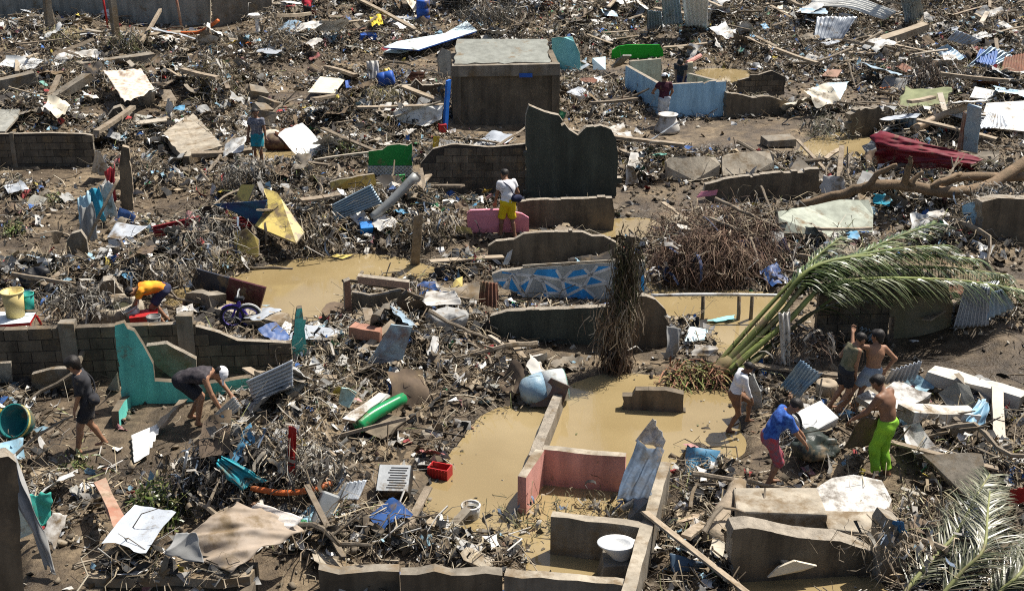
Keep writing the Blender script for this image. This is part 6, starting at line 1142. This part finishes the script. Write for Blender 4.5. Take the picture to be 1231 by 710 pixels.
def wrapped_post():
    b = G(738, 452); A = Vector((b.x, b.y+.25, -.2)); top = VP(752, 270, A, A+Vector((1, 0, 0))).z; r = thing('wrapped_post', 'tall post wrapped in hanging roots and straw at the pool', 'post', A)
    V, F = tube_geo([A, A+Vector((.12, 0, top*.5)), A+Vector((.25, 0, top))], [.13, .1, .09], 8); raw('post', V, F, M_WOOD, r)
    H = lambda f: A+Vector((.25*f, -.05, top*f))
    spray('upper_fibres', '', '', [H(f)+Vector((random.uniform(-.12, .12), random.uniform(-.1, .1), 0)) for f in np.linspace(.55, .96, 22)], 800, (.09, .09, .15), dn(.13), (.25, .65), (.012, .028), .15, [(.06, .07, .03), (.10, .08, .05), (.13, .12, .06), (.2, .16, .11), (.05, .04, .03)], r)
    spray('lower_fibres', '', '', [H(f)+Vector((random.uniform(-.22, .12), random.uniform(-.12, .1), 0)) for f in np.linspace(.36, .62, 22)], 560, (.15, .10, .08), lambda: (random.uniform(-.5, .3), random.uniform(-.35, .15), -.8), (.18, .46), (.014, .034), .4, [(.30, .23, .16), (.20, .145, .10), (.12, .085, .06), (.38, .31, .22)], r)
    spray('trailing_fibres', '', '', [H(.25), H(.2)], 350, (.12, .1, .1), dn(.3), (.3, .6), (.015, .035), .2, BRN, r)
wrapped_post()
spray('cut_grass_clump', 'clump of cut grass with reddish stems at the palm base', 'grass clump', [G(812+12*i, 452-(i % 2)*5, .1) for i in range(5)], 420, (.1, .1, .05), lambda: (random.uniform(-.6, 1), random.uniform(-.8, .2), random.uniform(-.1, .7)), (.25, .55), (.02, .04), .5, [(.30, .15, .09), (.2, .1, .06), (.28, .24, .10), (.14, .17, .05)])
spray('leafy_plant', 'bushy green plant beside the tan tarp at bottom left', 'plant', [G(185+10*(i % 3), 620-8*(i % 4), .15) for i in range(8)], 320, (.14, .12, .12), rnd(.9), (.18, .38), (.03, .055), .4, GRN, m=M_GREEN)
RAGS = [(.42, .4, .36), (.28, .26, .23), (.11, .09, .065), (.2, .16, .11), (.16, .15, .13), (.04, .04, .04), (.28, .22, .15), (.34, .3, .24), (.07, .06, .05), (.45, .42, .36), (.12, .16, .22)]
for lab, pts, n, h, pal in [  # clumps caught on posts and walls
    ('hanging straw on the slim concrete post at upper left', [(152, 40, .8), (155, 52, .4)], 220, .8, GRN+PALE), ('pale dry grass tuft below the grey wall at far left', [(70, 38, .3), (80, 44, .3)], 220, .8, [(.42, .40, .2), (.34, .3, .16)]),
    ('straw caught on the heap left of the person in red', [(333, 30, .8), (343, 45, .5), (328, 15, 1.2)], 320, 1.0, PALE), ('straw mass over the concrete lumps at upper left', [(245, 78, .6), (258, 92, .5), (250, 110, .3)], 360, .9, [(.16, .13, .06), (.1, .08, .05), (.28, .24, .12)]),
    ('dark reed bank along the top edge near the middle', [(585, 12, 1.0), (600, 18, .8), (615, 8, 1.2), (570, 8, 1.2)], 520, 1.2, [(.10, .09, .07), (.2, .18, .14), (.06, .05, .04)]), ('grey rags and straw on the wall stub beside the person in patterned shirt', [(296, 196, .6), (290, 206, .5)], 260, .7, GRY),
    ('straw hanging over the wall stub beside the blue drum', [(460, 112, .5), (472, 110, .5)], 260, .7, [(.3, .27, .14), (.16, .14, .07)]), ('fibres hanging beside the blue gutter', [(545, 108, .9), (548, 122, .5)], 160, .9, [(.12, .14, .07), (.2, .18, .12)]), ('straw hanging over the block wall near the yellow strip', [(535, 178, .9), (538, 190, .7)], 180, .8, PALE),
    ('grey rag curtain on the debris bank left of the orange shirt', [(75, 360, .6), (92, 362, .6), (105, 352, .7)], 420, .7, GRY), ('straw curtain on the bank behind the orange shirt', [(180, 322, .6), (205, 322, .6), (222, 316, .6)], 420, .7, GRY+PALE), ('straw and twine hanging left of the big yellow panel', [(248, 262, .7), (258, 275, .5), (240, 282, .5)], 320, .8, GRY), ('straw fringe hanging under the big yellow panel', [(262, 310, .2), (272, 312, .2)], 120, .5, [(.3, .26, .12), (.12, .1, .06)]),
    ('thick tangle of dry vines above the pool', [(378, 275, .3), (385, 290, .2), (375, 262, .4)], 320, .9, PALE), ('arched straw clump right of the upright board', [(510, 262, .5), (522, 262, .5)], 260, .7, PALE), ('spiky green debris below the white panel at upper right', [(985, 150, .3), (1000, 156, .3), (992, 142, .4)], 260, .6, [(.1, .11, .05), (.24, .24, .16), (.05, .05, .03)]),
    ('dark roots over the wall stub at upper right', [(1110, 92, .5), (1120, 80, .8), (1128, 94, .4)], 360, .8, BRN), ('dry straw fan left of the palm arch', [(995, 292, .5), (988, 300, .3), (1003, 298, .4)], 200, .7, [(.5, .46, .34), (.34, .3, .2)]), ('straw hanging from the log near the dark wall at right', [(1200, 232, 1.0), (1215, 228, 1.0)], 300, .7, GRY), ('brown straw hanging left of the block wall under the palm', [(952, 402, .7), (962, 400, .7)], 260, .8, BRN),
    ('straw along the room wall beside the dark tarp', [(728, 612, .1), (742, 604, .15)], 170, .4, [(.16, .14, .08), (.26, .2, .12), (.1, .08, .05)]), ('straw bundle at the corner of the pink room', [(648, 612, .2), (640, 622, .15)], 140, .5, [(.18, .17, .09), (.1, .09, .05)]), ('reed stalks beside the marble slab', [(1088, 600, .2), (1095, 604, .2)], 130, .75, [(.5, .45, .28), (.36, .3, .19)]), ('straw clump in the heap of the red rag', [(366, 540, .6), (378, 560, .4), (335, 520, .6)], 360, .7, GRY+PALE), ('dark tangled bundle topping the mound at bottom left', [(248, 555, .15), (258, 565, .1), (266, 580, .1), (240, 585, .1)], 620, .55, [(.03, .03, .035), (.05, .045, .04), (.1, .08, .06)]), ('straw along the long block wall by the turquoise spire', [(392, 420, .3), (402, 440, .3)], 160, .6, PALE), ('brown root curtain at the right end of the low front wall', [(1075, 640, .9), (1080, 650, .7)], 120, .6, [(.42, .34, .24), (.2, .16, .11)])]:
    q = [G(*p) for p in pts]; c0 = sum(q, Vector())/len(q); r = thing('straw_clump', lab, 'straw clump', (c0.x, c0.y, max(0, gz(c0.x, c0.y))))
    dr = lambda: (random.uniform(-1, 1), random.uniform(-1, .3), random.uniform(-1.1, .15))
    tag(spray('straw', '', '', q, int(n*.9), (.36, .24, .12), dr, (h*.2, h*.6), (.009, .02), .5, pal, r, wob=.34), kind='stuff')
    tag(spray('rag_strips', '', '', q, int(n*.3), (.36, .24, .12), dr, (h*.15, h*.45), (.03, .09), .5, RAGS, r, wob=.35, m=M_LITTER), kind='stuff')
for lab, x, y, n, s in [('small green weeds left of the washing', 72, 240, 90, .3), ('green weed patch at the left edge by the mud', 20, 275, 120, .35), ('green weeds beside the black bag at left', 55, 330, 90, .3), ('green stems in front of the person in patterned shirt', 345, 205, 150, .4), ('green vines over the heap beside the lattice wall', 415, 180, 120, .5), ('green weeds on the mud below the man in black', 92, 556, 60, .3), ('green leaves at the right end of the palm arch', 1200, 345, 140, .5)]:
    spray('green_weeds', lab, 'weeds', [G(x, y, .08), G(x+4, y+2, .05), G(x-4, y-2, .1)], n, (.14, .12, .06), rnd(.9), (s*.4, s), (.02, .045), .5, GRN, m=M_GREEN)

# ------------------------------------------------------------------ countable loose pieces
for q in [((275, 310), (320, 300), (370, 285), (372, 300), (330, 318)), ((395, 262), (460, 262), (460, 272), (395, 274)), ((740, 155), (1050, 150), (1050, 192), (850, 186), (760, 185)), ((585, 362), (748, 362), (748, 374), (585, 374)), ((585, 408), (700, 412), (715, 446), (600, 440)), ((258, 386), (318, 386), (318, 404), (258, 404)), ((640, 580), (760, 585), (740, 615), (650, 605)), ((650, 660), (765, 660), (760, 700), (650, 700)), ((555, 282), (640, 282), (640, 292), (555, 292)),
          ((100, 468), (310, 462), (310, 505), (150, 540), (60, 560), (90, 490)), ((745, 146), (880, 146), (900, 165), (770, 170)), ((545, 155), (672, 155), (672, 166), (545, 168)), ((632, 240), (745, 240), (745, 248), (632, 248)), ((505, 240), (632, 240), (632, 250), (510, 250)), ((1080, 420), (1231, 410), (1231, 465), (1160, 450)),
          ((455, 585), (545, 565), (545, 585), (460, 605)), ((985, 408), (1150, 405), (1150, 420), (985, 425)), ((845, 244), (990, 242), (990, 252), (845, 254)), ((-20, 205), (112, 205), (112, 214), (-20, 214)), ((960, 600), (1080, 600), (1080, 650), (960, 655)), ((585, 320), (745, 320), (745, 326), (585, 326)), ((860, 505), (1080, 500), (1080, 585), (900, 590), (860, 530)), ((885, 690), (1060, 690), (1060, 715), (885, 715)), ((430, 500), (490, 480), (500, 510), (450, 530))]: keep(*q)
footm = np.zeros(XX.shape, bool)
for f in FOOT: footm |= poly_mask(f)
FOOTB = np.clip(blur(footm, 1)*1.3, 0, 1)
PILE = np.clip(PILE, 0, 1)
LAND = [('the white toilet', 742, 690), ('the purple bicycle', 290, 393), ('the pink foam board', 600, 282), ('the mural wall', 670, 362), ('the blue room', 810, 146), ('the concrete hut', 608, 156), ('the dark green wall', 690, 242), ('the green lattice wall', 468, 216), ('the big yellow panel', 335, 285), ('the long red sheet', 212, 284), ('the well ring', 140, 385), ('the white table', 18, 394), ('the turquoise wall', 160, 490), ('the tan tarp', 285, 670), ('the metal case', 475, 590), ('the red crate', 529, 572), ('the green pipe', 455, 500), ('the root pile', 850, 330), ('the wrapped post', 738, 450), ('the palm stem', 870, 448), ('the marble slab', 1025, 610), ('the long white beam', 1170, 470), ('the maroon sheet', 1115, 200), ('the olive tarpaulin', 1110, 130), ('the rusty sheet', 1220, 92), ('the fallen tree', 1090, 228), ('the upright blue grey board', 1168, 182), ('the brown bundle', 352, 180), ('the cream board', 392, 112), ('the pale blue door', 520, 55), ('the striped quilt', 155, 120), ('the low block wall at left', 60, 205), ('the orange pipe', 235, 40), ('the bright green board', 765, 74), ('the aqua door', 682, 85), ('the curved white roof sheet', 1025, 25), ('the slanting square beam', 1078, 55), ('the split log', 872, 640), ('the crumpled zinc sheet', 1168, 390), ('the brown concrete frame', 450, 384), ('the pale green wall panel', 990, 284), ('the two tone board', 275, 370), ('the tall grey wall', 180, 33)]
LANDP = np.array([tuple(P(x, y))[:2] for _, x, y in LAND]); ORD = ['nearest']+[f'number {k} counting away from' for k in range(2, 2)]+['second nearest', 'third nearest', 'fourth nearest', 'fifth nearest', 'sixth nearest', 'seventh nearest', 'eighth nearest', 'ninth nearest', 'tenth nearest', 'eleventh nearest', 'twelfth nearest', 'thirteenth nearest', 'fourteenth nearest', 'fifteenth nearest', 'sixteenth nearest', 'seventeenth nearest', 'eighteenth nearest', 'nineteenth nearest', 'twentieth nearest'] or ['nearest', 'second nearest', 'third nearest', 'fourth nearest', 'fifth nearest', 'sixth nearest', 'seventh nearest', 'eighth nearest', 'ninth nearest', 'tenth nearest', 'eleventh nearest', 'twelfth nearest', 'thirteenth nearest', 'fourteenth nearest', 'fifteenth nearest']
def rank_labels(phrase, pts, group, objs):
    p = np.array(pts)[:, :2]; dv = p[:, None]-LANDP[None]; d = np.linalg.norm(dv, axis=2); dx, dy = dv[..., 0], dv[..., 1]; sec = np.where(np.abs(dx) > np.abs(dy), np.where(dx < 0, 0, 1), np.where(dy > 0, 2, 3)); rk = np.zeros(d.shape, int)
    for k in range(d.shape[1]):
        for s in range(4): ix = np.nonzero(sec[:, k] == s)[0]; rk[ix[np.argsort(d[ix, k])], k] = np.arange(len(ix))
    for i, o in enumerate(objs):
        k = int(np.argmin(rk[i]+d[i]*.3)); r = int(rk[i, k]); w = ['to the left of', 'to the right of', 'behind', 'in front of'][sec[i, k]]
        o['group'] = group; o['label'] = f'{phrase} {ORD[min(r, len(ORD)-1)]} {w} {LAND[k][0]}'
def sample(n, dens, ymin=12.5, ymax=76, foot=.95, zoom=1.0):
    X, Y = [], []
    got = 0
    while got < n:
        y = RNG.uniform(ymin, ymax, n*3)**1.0; x = RNG.uniform(-1, 1, n*3)*(ymax*.46+2); ok = np.abs(x) < y*.45+2.0; x, y = x[ok], y[ok]
        d = dens(x, y)*(1-foot*at_grid(FOOTB, x, y)); ok = RNG.random(len(x)) < d; X.append(x[ok]); Y.append(y[ok]); got += ok.sum()
    return np.concatenate(X)[:n], np.concatenate(Y)[:n]
dens_pile = lambda x, y: at_grid(PILE, x, y)**1.4*np.clip(22/y, .45, 1.2)
def rock_mesh(sd):
    rnd_ = random.Random(sd); import bmesh
    bm = bmesh.new(); bmesh.ops.create_icosphere(bm, subdivisions=1, radius=.5)
    ax = [rnd_.uniform(.6, 1.1), rnd_.uniform(.5, .9), rnd_.uniform(.35, .7)]
    for v in bm.verts:
        f = rnd_.uniform(.72, 1.15); v.co = Vector((max(-.38, min(.38, v.co.x*1.2))*ax[0]*f, max(-.36, min(.36, v.co.y*1.2))*ax[1]*f, max(-.33, min(.33, v.co.z*1.2))*ax[2]*f))
    me = bpy.data.meshes.new('rubble_chunk'); bm.to_mesh(me); bm.free(); return me
def stick_mesh(sd):
    st = random.getstate(); random.seed(sd); q = resample([Vector((-.5, 0, 0)), Vector((-.15, random.uniform(-.08, .08), random.uniform(-.03, .06))), Vector((.2, random.uniform(-.1, .1), random.uniform(-.03, .05))), Vector((.5, random.uniform(-.08, .08), 0))], 3, .006)
    g = [tube_geo(q, [.022*(1-.6*i/9) for i in range(len(q))], 6)]
    for _ in range(random.randint(0, 3)): a = random.choice(q[2:8]); g.append(tube_geo([a, a+Vector((random.uniform(.05, .2), random.uniform(-.15, .15), random.uniform(0, .12)))], [.012, .005], 5))
    V, F = merge(*g); me = bpy.data.meshes.new('stick'); me.from_pydata(V, [], F); random.setstate(st); return me
def plank_mesh(sd):
    st = random.getstate(); random.seed(sd); V, F = [], []; n = 5; b = random.uniform(-.02, .02)
    for i in range(n):
        x = -.5+i/(n-1); e = random.uniform(-.04, .04) if i in (0, n-1) else 0
        for (y, z) in ((-1, 0), (1, 0), (1, 1), (-1, 1)): V.append(Vector((x+e+random.uniform(-.01, .01), y*.5*(1+random.uniform(-.06, .06)), z+b*20*math.sin((x+.5)*3.1))))
    for i in range(n-1):
        for k in range(4): F.append([i*4+k, i*4+4+k, i*4+4+(k+1) % 4, i*4+(k+1) % 4])
    F += [[0, 1, 2, 3], [n*4-1, n*4-2, n*4-3, n*4-4]]; me = bpy.data.meshes.new('plank'); me.from_pydata(V, [], F); random.setstate(st); return me
def rag_mesh(sd, n=8, h=.35):
    st = np.random.default_rng(sd); V, F = [], []; o = st.random(2)*50
    for j in range(n+1):
        for i in range(n+1):
            x, y = i/n-.5, j/n-.5; f = 1+.35*float(fbm(np.float64(math.atan2(y, x)*1.2+o[0]), np.float64(o[1]), 2, 3)); z = h*1.6*float(fbm(np.float64(x*3+o[0]), np.float64(y*3+o[1]), 3, 7))
            V.append(Vector((x*f+.12*float(fbm(np.float64(x*4+o[1]), np.float64(y*4), 2, 1)), y*f, z)))
    for j in range(n):
        for i in range(n): a = j*(n+1)+i; F.append([a, a+1, a+n+2, a+n+1])
    me = bpy.data.meshes.new('rag'); me.from_pydata(V, [], F); me.polygons.foreach_set('use_smooth', [True]*len(F)); return me
def variants(meshes, mats_):
    out = []
    for me in meshes:
        for m in mats_: c = me.copy(); c.materials.append(m); out.append(c)
    return out
def strew(name, phrase, cat, group, n, meshes, scale, dens=dens_pile, lift=.08, tilt=.35, y0=12.5, foot=1.0, ymax=64):
    inview = lambda X, Y: dens(X, Y)*(np.abs(X) < (Y*_c+9.8*_s)*.405)*((9.9*_c-Y*_s)/(Y*_c+9.9*_s) < .232)
    x, y = sample(n, inview, y0, ymax, foot); objs, pts = [], []
    for i in range(n):
        o = bpy.data.objects.new(name, random.choice(meshes)); COL.objects.link(o); s = scale(); z = max(gz(x[i], y[i]), 0)
        o.location = (x[i], y[i], z+lift*random.uniform(.3, 1.6)*(.5+float(at_grid(PILE, x[i], y[i])))); o.rotation_euler = (random.gauss(0, tilt), random.gauss(0, tilt), random.uniform(0, 6.28)); o.scale = s
        o['category'] = cat; o['kind'] = 'thing'; objs.append(o); pts.append((x[i], y[i]))
    rank_labels(phrase, pts, group, objs)
U = random.uniform
def sc(a, b): s = U(a, b); return (s*U(.8, 1.3), s*U(.8, 1.2), s*U(.8, 1.2))
PL = [plank_mesh(i) for i in range(5)]; ST = [stick_mesh(i) for i in range(8)]; RK = [rock_mesh(i) for i in range(8)]; RG = [rag_mesh(i) for i in range(8)]
strew('plank', 'weathered brown plank,', 'plank', 'weathered planks strewn through the debris', 170, variants(PL, [M_WOOD]), lambda: (U(.7, 2.3), U(.08, .22), U(.03, .06)), lift=.22, tilt=.2)
strew('plank', 'pale bare plank,', 'plank', 'pale planks strewn through the debris', 90, variants(PL, [K_BARE, pm('pale_timber', (.46, .41, .33), (.34, .29, .22))]), lambda: (U(.6, 1.9), U(.07, .2), U(.03, .05)), lift=.26, tilt=.22)
strew('branch', 'bare grey branch,', 'branch', 'bare branches strewn through the debris', 200, variants(ST, [M_STICK]), lambda: (lambda s: (s, s*U(.8, 1.4), s*U(.8, 1.6)))(U(1.0, 2.4)), lift=.25, tilt=.25)
strew('rubble_chunk', 'rough concrete lump,', 'rubble', 'concrete lumps lying in the rubble', 240, variants(RK, [M_CONC, M_CONCL, M_CONC]), lambda: sc(.18, .48), lift=.05, tilt=.5)
strew('broken_slab', 'flat broken concrete slab,', 'slab', 'flat broken slabs lying in the rubble', 90, variants(RK, [M_CONCL, M_CONC, M_GREY]), lambda: (U(.5, 1.2), U(.4, .9), U(.12, .22)), lift=.14, tilt=.22)
for ph, nm, n, m_, s0, s1 in [('crumpled white plastic sheet,', 'white_rag', 130, [K_CLOTHW, K_WHITE, pm('offwhite', (.58, .56, .52), (.45, .43, .39), rough=.8)], .25, .75), ('muddy grey rag,', 'grey_rag', 150, [K_GREYC, pm('mudrag', (.24, .21, .17), (.15, .13, .1), mud=.4, rough=.95)], .35, .95), ('muddy brown rag,', 'brown_rag', 130, [pm('brownrag', (.15, .11, .075), (.08, .06, .045), mud=.4, rough=.95), pm('darkrag', (.045, .04, .036), rough=.95)], .35, .95), ('blue rag,', 'blue_rag', 64, [pm('br1', (.03, .09, .26), (.02, .05, .15)), pm('br2', (.10, .28, .44)), pm('br3', (.28, .46, .56))], .22, .5), ('red rag,', 'red_rag', 26, [pm('rr1', (.32, .03, .035)), pm('rr2', (.36, .14, .13)), pm('rr3', (.45, .12, .03))], .2, .42), ('green rag,', 'green_rag', 18, [pm('gr1', (.03, .2, .09)), pm('gr2', (.12, .32, .26))], .2, .42), ('yellow scrap,', 'yellow_rag', 16, [pm('yr1', (.55, .4, .06))], .18, .4)]:
    strew(nm, ph, 'rag', ph.rstrip(',')+'s strewn through the debris', n, variants(RG, m_), lambda: sc(s0, s1), lift=.2, tilt=.45)
strew('sheet_scrap', 'torn ribbed zinc scrap,', 'metal scrap', 'torn zinc scraps strewn through the debris', 60, variants(RG, [M_ZINC, M_ZBLUE, M_ZINC, M_RUST]), lambda: (U(.4, 1.1), U(.3, .7), U(.15, .4)), lift=.24, tilt=.3)

strew('long_timber', 'long weathered timber,', 'timber', 'long timbers across the far debris', 40, variants(PL, [M_WOOD, M_WOOD, K_BARE]), lambda: (U(1.6, 3.6), U(.10, .22), U(.06, .12)), lift=.5, tilt=.12, y0=33, ymax=66)
strew('roof_sheet', 'torn pale roof sheet,', 'roof sheet', 'torn roof sheets across the far debris', 36, variants(RG, [M_ZINC, M_ZBLUE, M_ZWHITE]), lambda: (U(.9, 2.0), U(.6, 1.1), U(.2, .5)), lift=.5, tilt=.25, y0=33, ymax=66)
strew('white_sheet', 'white plastic sheet,', 'plastic sheet', 'white plastic sheets across the far debris', 60, variants(RG, [K_CLOTHW, K_WHITE, K_CREAMB]), lambda: sc(.5, 1.1), lift=.4, tilt=.3, y0=32, ymax=66)
strew('dark_heap', 'dark muddy cloth heap,', 'cloth heap', 'dark cloth heaps across the debris', 80, variants([rag_mesh(i+50, 10, .7) for i in range(5)], [MATS['darkrag'], MATS['brownrag'], MATS['mudrag']]), lambda: sc(.5, 1.1), lift=.12, tilt=.2, y0=27, ymax=66)

# ------------------------------------------------------------------ what nobody could count
def rotm(n, tilt):
    a, b, c = RNG.normal(0, tilt, n), RNG.normal(0, tilt, n), RNG.uniform(0, 2*np.pi, n)
    ca, sa, cb, sb, cc, sc_ = np.cos(a), np.sin(a), np.cos(b), np.sin(b), np.cos(c), np.sin(c); R = np.zeros((n, 3, 3))
    R[:, 0, 0] = cc*cb; R[:, 0, 1] = cc*sb*sa-sc_*ca; R[:, 0, 2] = cc*sb*ca+sc_*sa; R[:, 1, 0] = sc_*cb; R[:, 1, 1] = sc_*sb*sa+cc*ca; R[:, 1, 2] = sc_*sb*ca-cc*sa; R[:, 2, 0] = -sb; R[:, 2, 1] = cb*sa; R[:, 2, 2] = cb*ca
    return R
def mass(name, protos, F, n, size, dens, pal, pw, m, tilt, lift, foot=.6, aniso=None, smooth=False):
    x, y = sample(n, dens, 12.0, 78, foot); k = RNG.integers(0, len(protos), n); V = np.array(protos)[k]
    s = np.exp(RNG.uniform(np.log(size[0]), np.log(size[1]), n)); S3 = s[:, None]*(aniso(n) if aniso else np.ones((n, 3)))
    V = V*S3[:, None, :]; V = np.einsum('nij,nvj->nvi', rotm(n, tilt), V)
    p = at_grid(PILE, x, y)*(1-at_grid(FOOTB, x, y)*.85); z = np.maximum(at_grid(HG, x, y), -.02)+RNG.random(n)**1.5*lift*p+.01; V = V+np.stack([x, y, z], 1)[:, None, :]
    nv = V.shape[1]; FF = (np.arange(n)*nv)[:, None, None]+np.array(F)[None]; pal = np.array(pal); pw = np.array(pw, float); c = pal[RNG.choice(len(pal), n, p=pw/pw.sum())]*RNG.uniform(.65, 1.3, (n, 1))
    tag(arrays(name, V.reshape(-1, 3), FF.reshape(-1, len(F[0])), m, np.repeat(c, nv, 0), smooth=smooth), {'rubble_bits': 'loose stones and broken concrete covering the mud', 'litter_scraps': 'small plastic and cloth litter covering the debris field', 'twigs': 'countless twigs and splinters tangled in the debris', 'straw_litter': 'dry straw and leaves strewn over the debris'}[name], kind='stuff')
cube = np.array([(-1, -1, -.6), (1, -1, -.6), (1, 1, -.6), (-1, 1, -.6), (-1, -1, .6), (1, -1, .6), (1, 1, .6), (-1, 1, .6)])*.5
d1 = lambda x, y: np.clip(.10+at_grid(PILE, x, y)*.95, 0, 1)*at_grid(CLR, x, y)*(1-np.clip(at_grid(POOLM, x, y)*1.6, 0, .995))*np.clip(24/y, .35, 1.0)
d2 = lambda x, y: np.clip(at_grid(PILE, x, y)**1.2+.015, 0, 1)*(1-np.clip(at_grid(POOLM, x, y)*1.4, 0, .99))*np.clip(24/y, .4, 1.0)
mass('rubble_bits', [cube*RNG.uniform(.55, 1.2, (8, 3)) for _ in range(24)], CUBE_F, 80000, (.025, .13), d1, [(.30, .26, .20), (.20, .165, .12), (.12, .098, .07), (.42, .385, .32), (.06, .05, .04), (.33, .2, .13)], [16, 28, 32, 7, 16, 3], M_RUBBLE, .6, .16, aniso=lambda n: RNG.uniform(.6, 1.5, (n, 3))*np.array([1.1, .9, .6]))
g3 = np.array([(x, y, 0) for y in (-.5, 0, .5) for x in (-.5, 0, .5)]); FQ = [[0, 1, 4, 3], [1, 2, 5, 4], [3, 4, 7, 6], [4, 5, 8, 7]]
mass('litter_scraps', [g3+RNG.normal(0, .16, (9, 3))*np.array([.8, .8, 1.5]) for _ in range(30)], FQ, 66000, (.05, .24), d2, [(.66, .65, .62), (.42, .41, .38), (.24, .23, .21), (.34, .27, .18), (.14, .11, .075), (.03, .03, .03), (.05, .14, .38), (.28, .45, .55), (.35, .05, .05), (.05, .22, .10), (.5, .4, .08), (.4, .2, .2)], [18, 12, 12, 13, 24, 20, 2.6, 3.2, 1.4, .9, .6, .8], M_LITTER, .6, .45, aniso=lambda n: np.stack([RNG.uniform(.7, 1.8, n), RNG.uniform(.4, 1, n), RNG.uniform(.6, 1.2, n)], 1))
def twig():
    a = RNG.normal(0, .06, (4, 3)); c = np.array([(-.5, 0, 0), (-.17, 0, 0), (.17, 0, 0), (.5, 0, 0)])+a*np.array([.3, 1, .8]); V = []
    for i in range(4): r = .011*(1.1-.22*i); V += [c[i]+np.array((0, r*math.cos(t), r*math.sin(t))) for t in (0.3, 2.4, 4.5)]
    return np.array(V)
FT = [[i*3+k, i*3+(k+1) % 3, i*3+3+(k+1) % 3, i*3+3+k] for i in range(3) for k in range(3)]
mass('twigs', [twig() for _ in range(30)], FT, 50000, (.22, 1.0), d2, [(.30, .25, .18), (.20, .155, .105), (.11, .085, .06), (.42, .37, .28), (.05, .042, .035), (.48, .46, .42)], [18, 25, 26, 11, 13, 8], M_STRAW, .38, .5, aniso=lambda n: np.stack([np.ones(n), RNG.uniform(.8, 1.9, n), RNG.uniform(.8, 1.9, n)], 1))
def straw_mass(n):
    x, y = sample(n, d2, 12, 78, .7); p = at_grid(PILE, x, y); z = np.maximum(at_grid(HG, x, y), 0)+RNG.random(n)*.45*p+.03; th = RNG.uniform(0, 2*np.pi, n)
    V, F, pv = ribbons(np.stack([x, y, z], 1), np.stack([np.cos(th), np.sin(th), RNG.normal(.1, .35, n)], 1), RNG.uniform(.2, .8, n), RNG.uniform(.012, .03, n), RNG.uniform(.1, .8, n), seg=3, wob=.15, twist=2)
    pal = np.array([(.36, .30, .20), (.22, .18, .12), (.12, .095, .065), (.20, .21, .09), (.5, .46, .38), (.05, .045, .04)]); c = pal[RNG.choice(6, n, p=[.28, .3, .2, .06, .1, .06])]*RNG.uniform(.6, 1.3, (n, 1))
    tag(arrays('straw_litter', V, F, M_STRAW, np.repeat(c, pv, 0)), 'dry straw and leaves strewn over the debris', kind='stuff')
straw_mass(42000)
def floating(n):
    x, y = sample(n, lambda X, Y: (at_grid(POOLM, X, Y) > .35)*np.clip(1.02-at_grid(POOLM, X, Y), .03, 1)**1.5, 12, 60, .3); V = np.array([(-1, -.6, 0), (1, -.5, 0), (.8, .6, 0), (-.7, .5, 0)])[None]*RNG.uniform(.008, .03, (n, 1, 1))*RNG.uniform(.6, 1.5, (n, 4, 1)); th = RNG.uniform(0, 6.28, n); c, s_ = np.cos(th)[:, None], np.sin(th)[:, None]
    P3 = np.stack([V[..., 0]*c-V[..., 1]*s_+x[:, None], V[..., 0]*s_+V[..., 1]*c+y[:, None], np.full((n, 4), .006)+RNG.uniform(0, .012, (n, 4))], -1); F = (np.arange(n)*4)[:, None]+np.arange(4)[None]
    pal = np.array([(.10, .08, .05), (.22, .18, .12), (.05, .04, .03), (.4, .38, .33), (.12, .13, .05)]); col = pal[RNG.integers(0, 5, n)]
    tag(arrays('floating_bits', P3.reshape(-1, 3), F, M_LITTER, np.repeat(col, 4, 0)), 'small bits of litter floating on the muddy pools', kind='stuff')
floating(420)
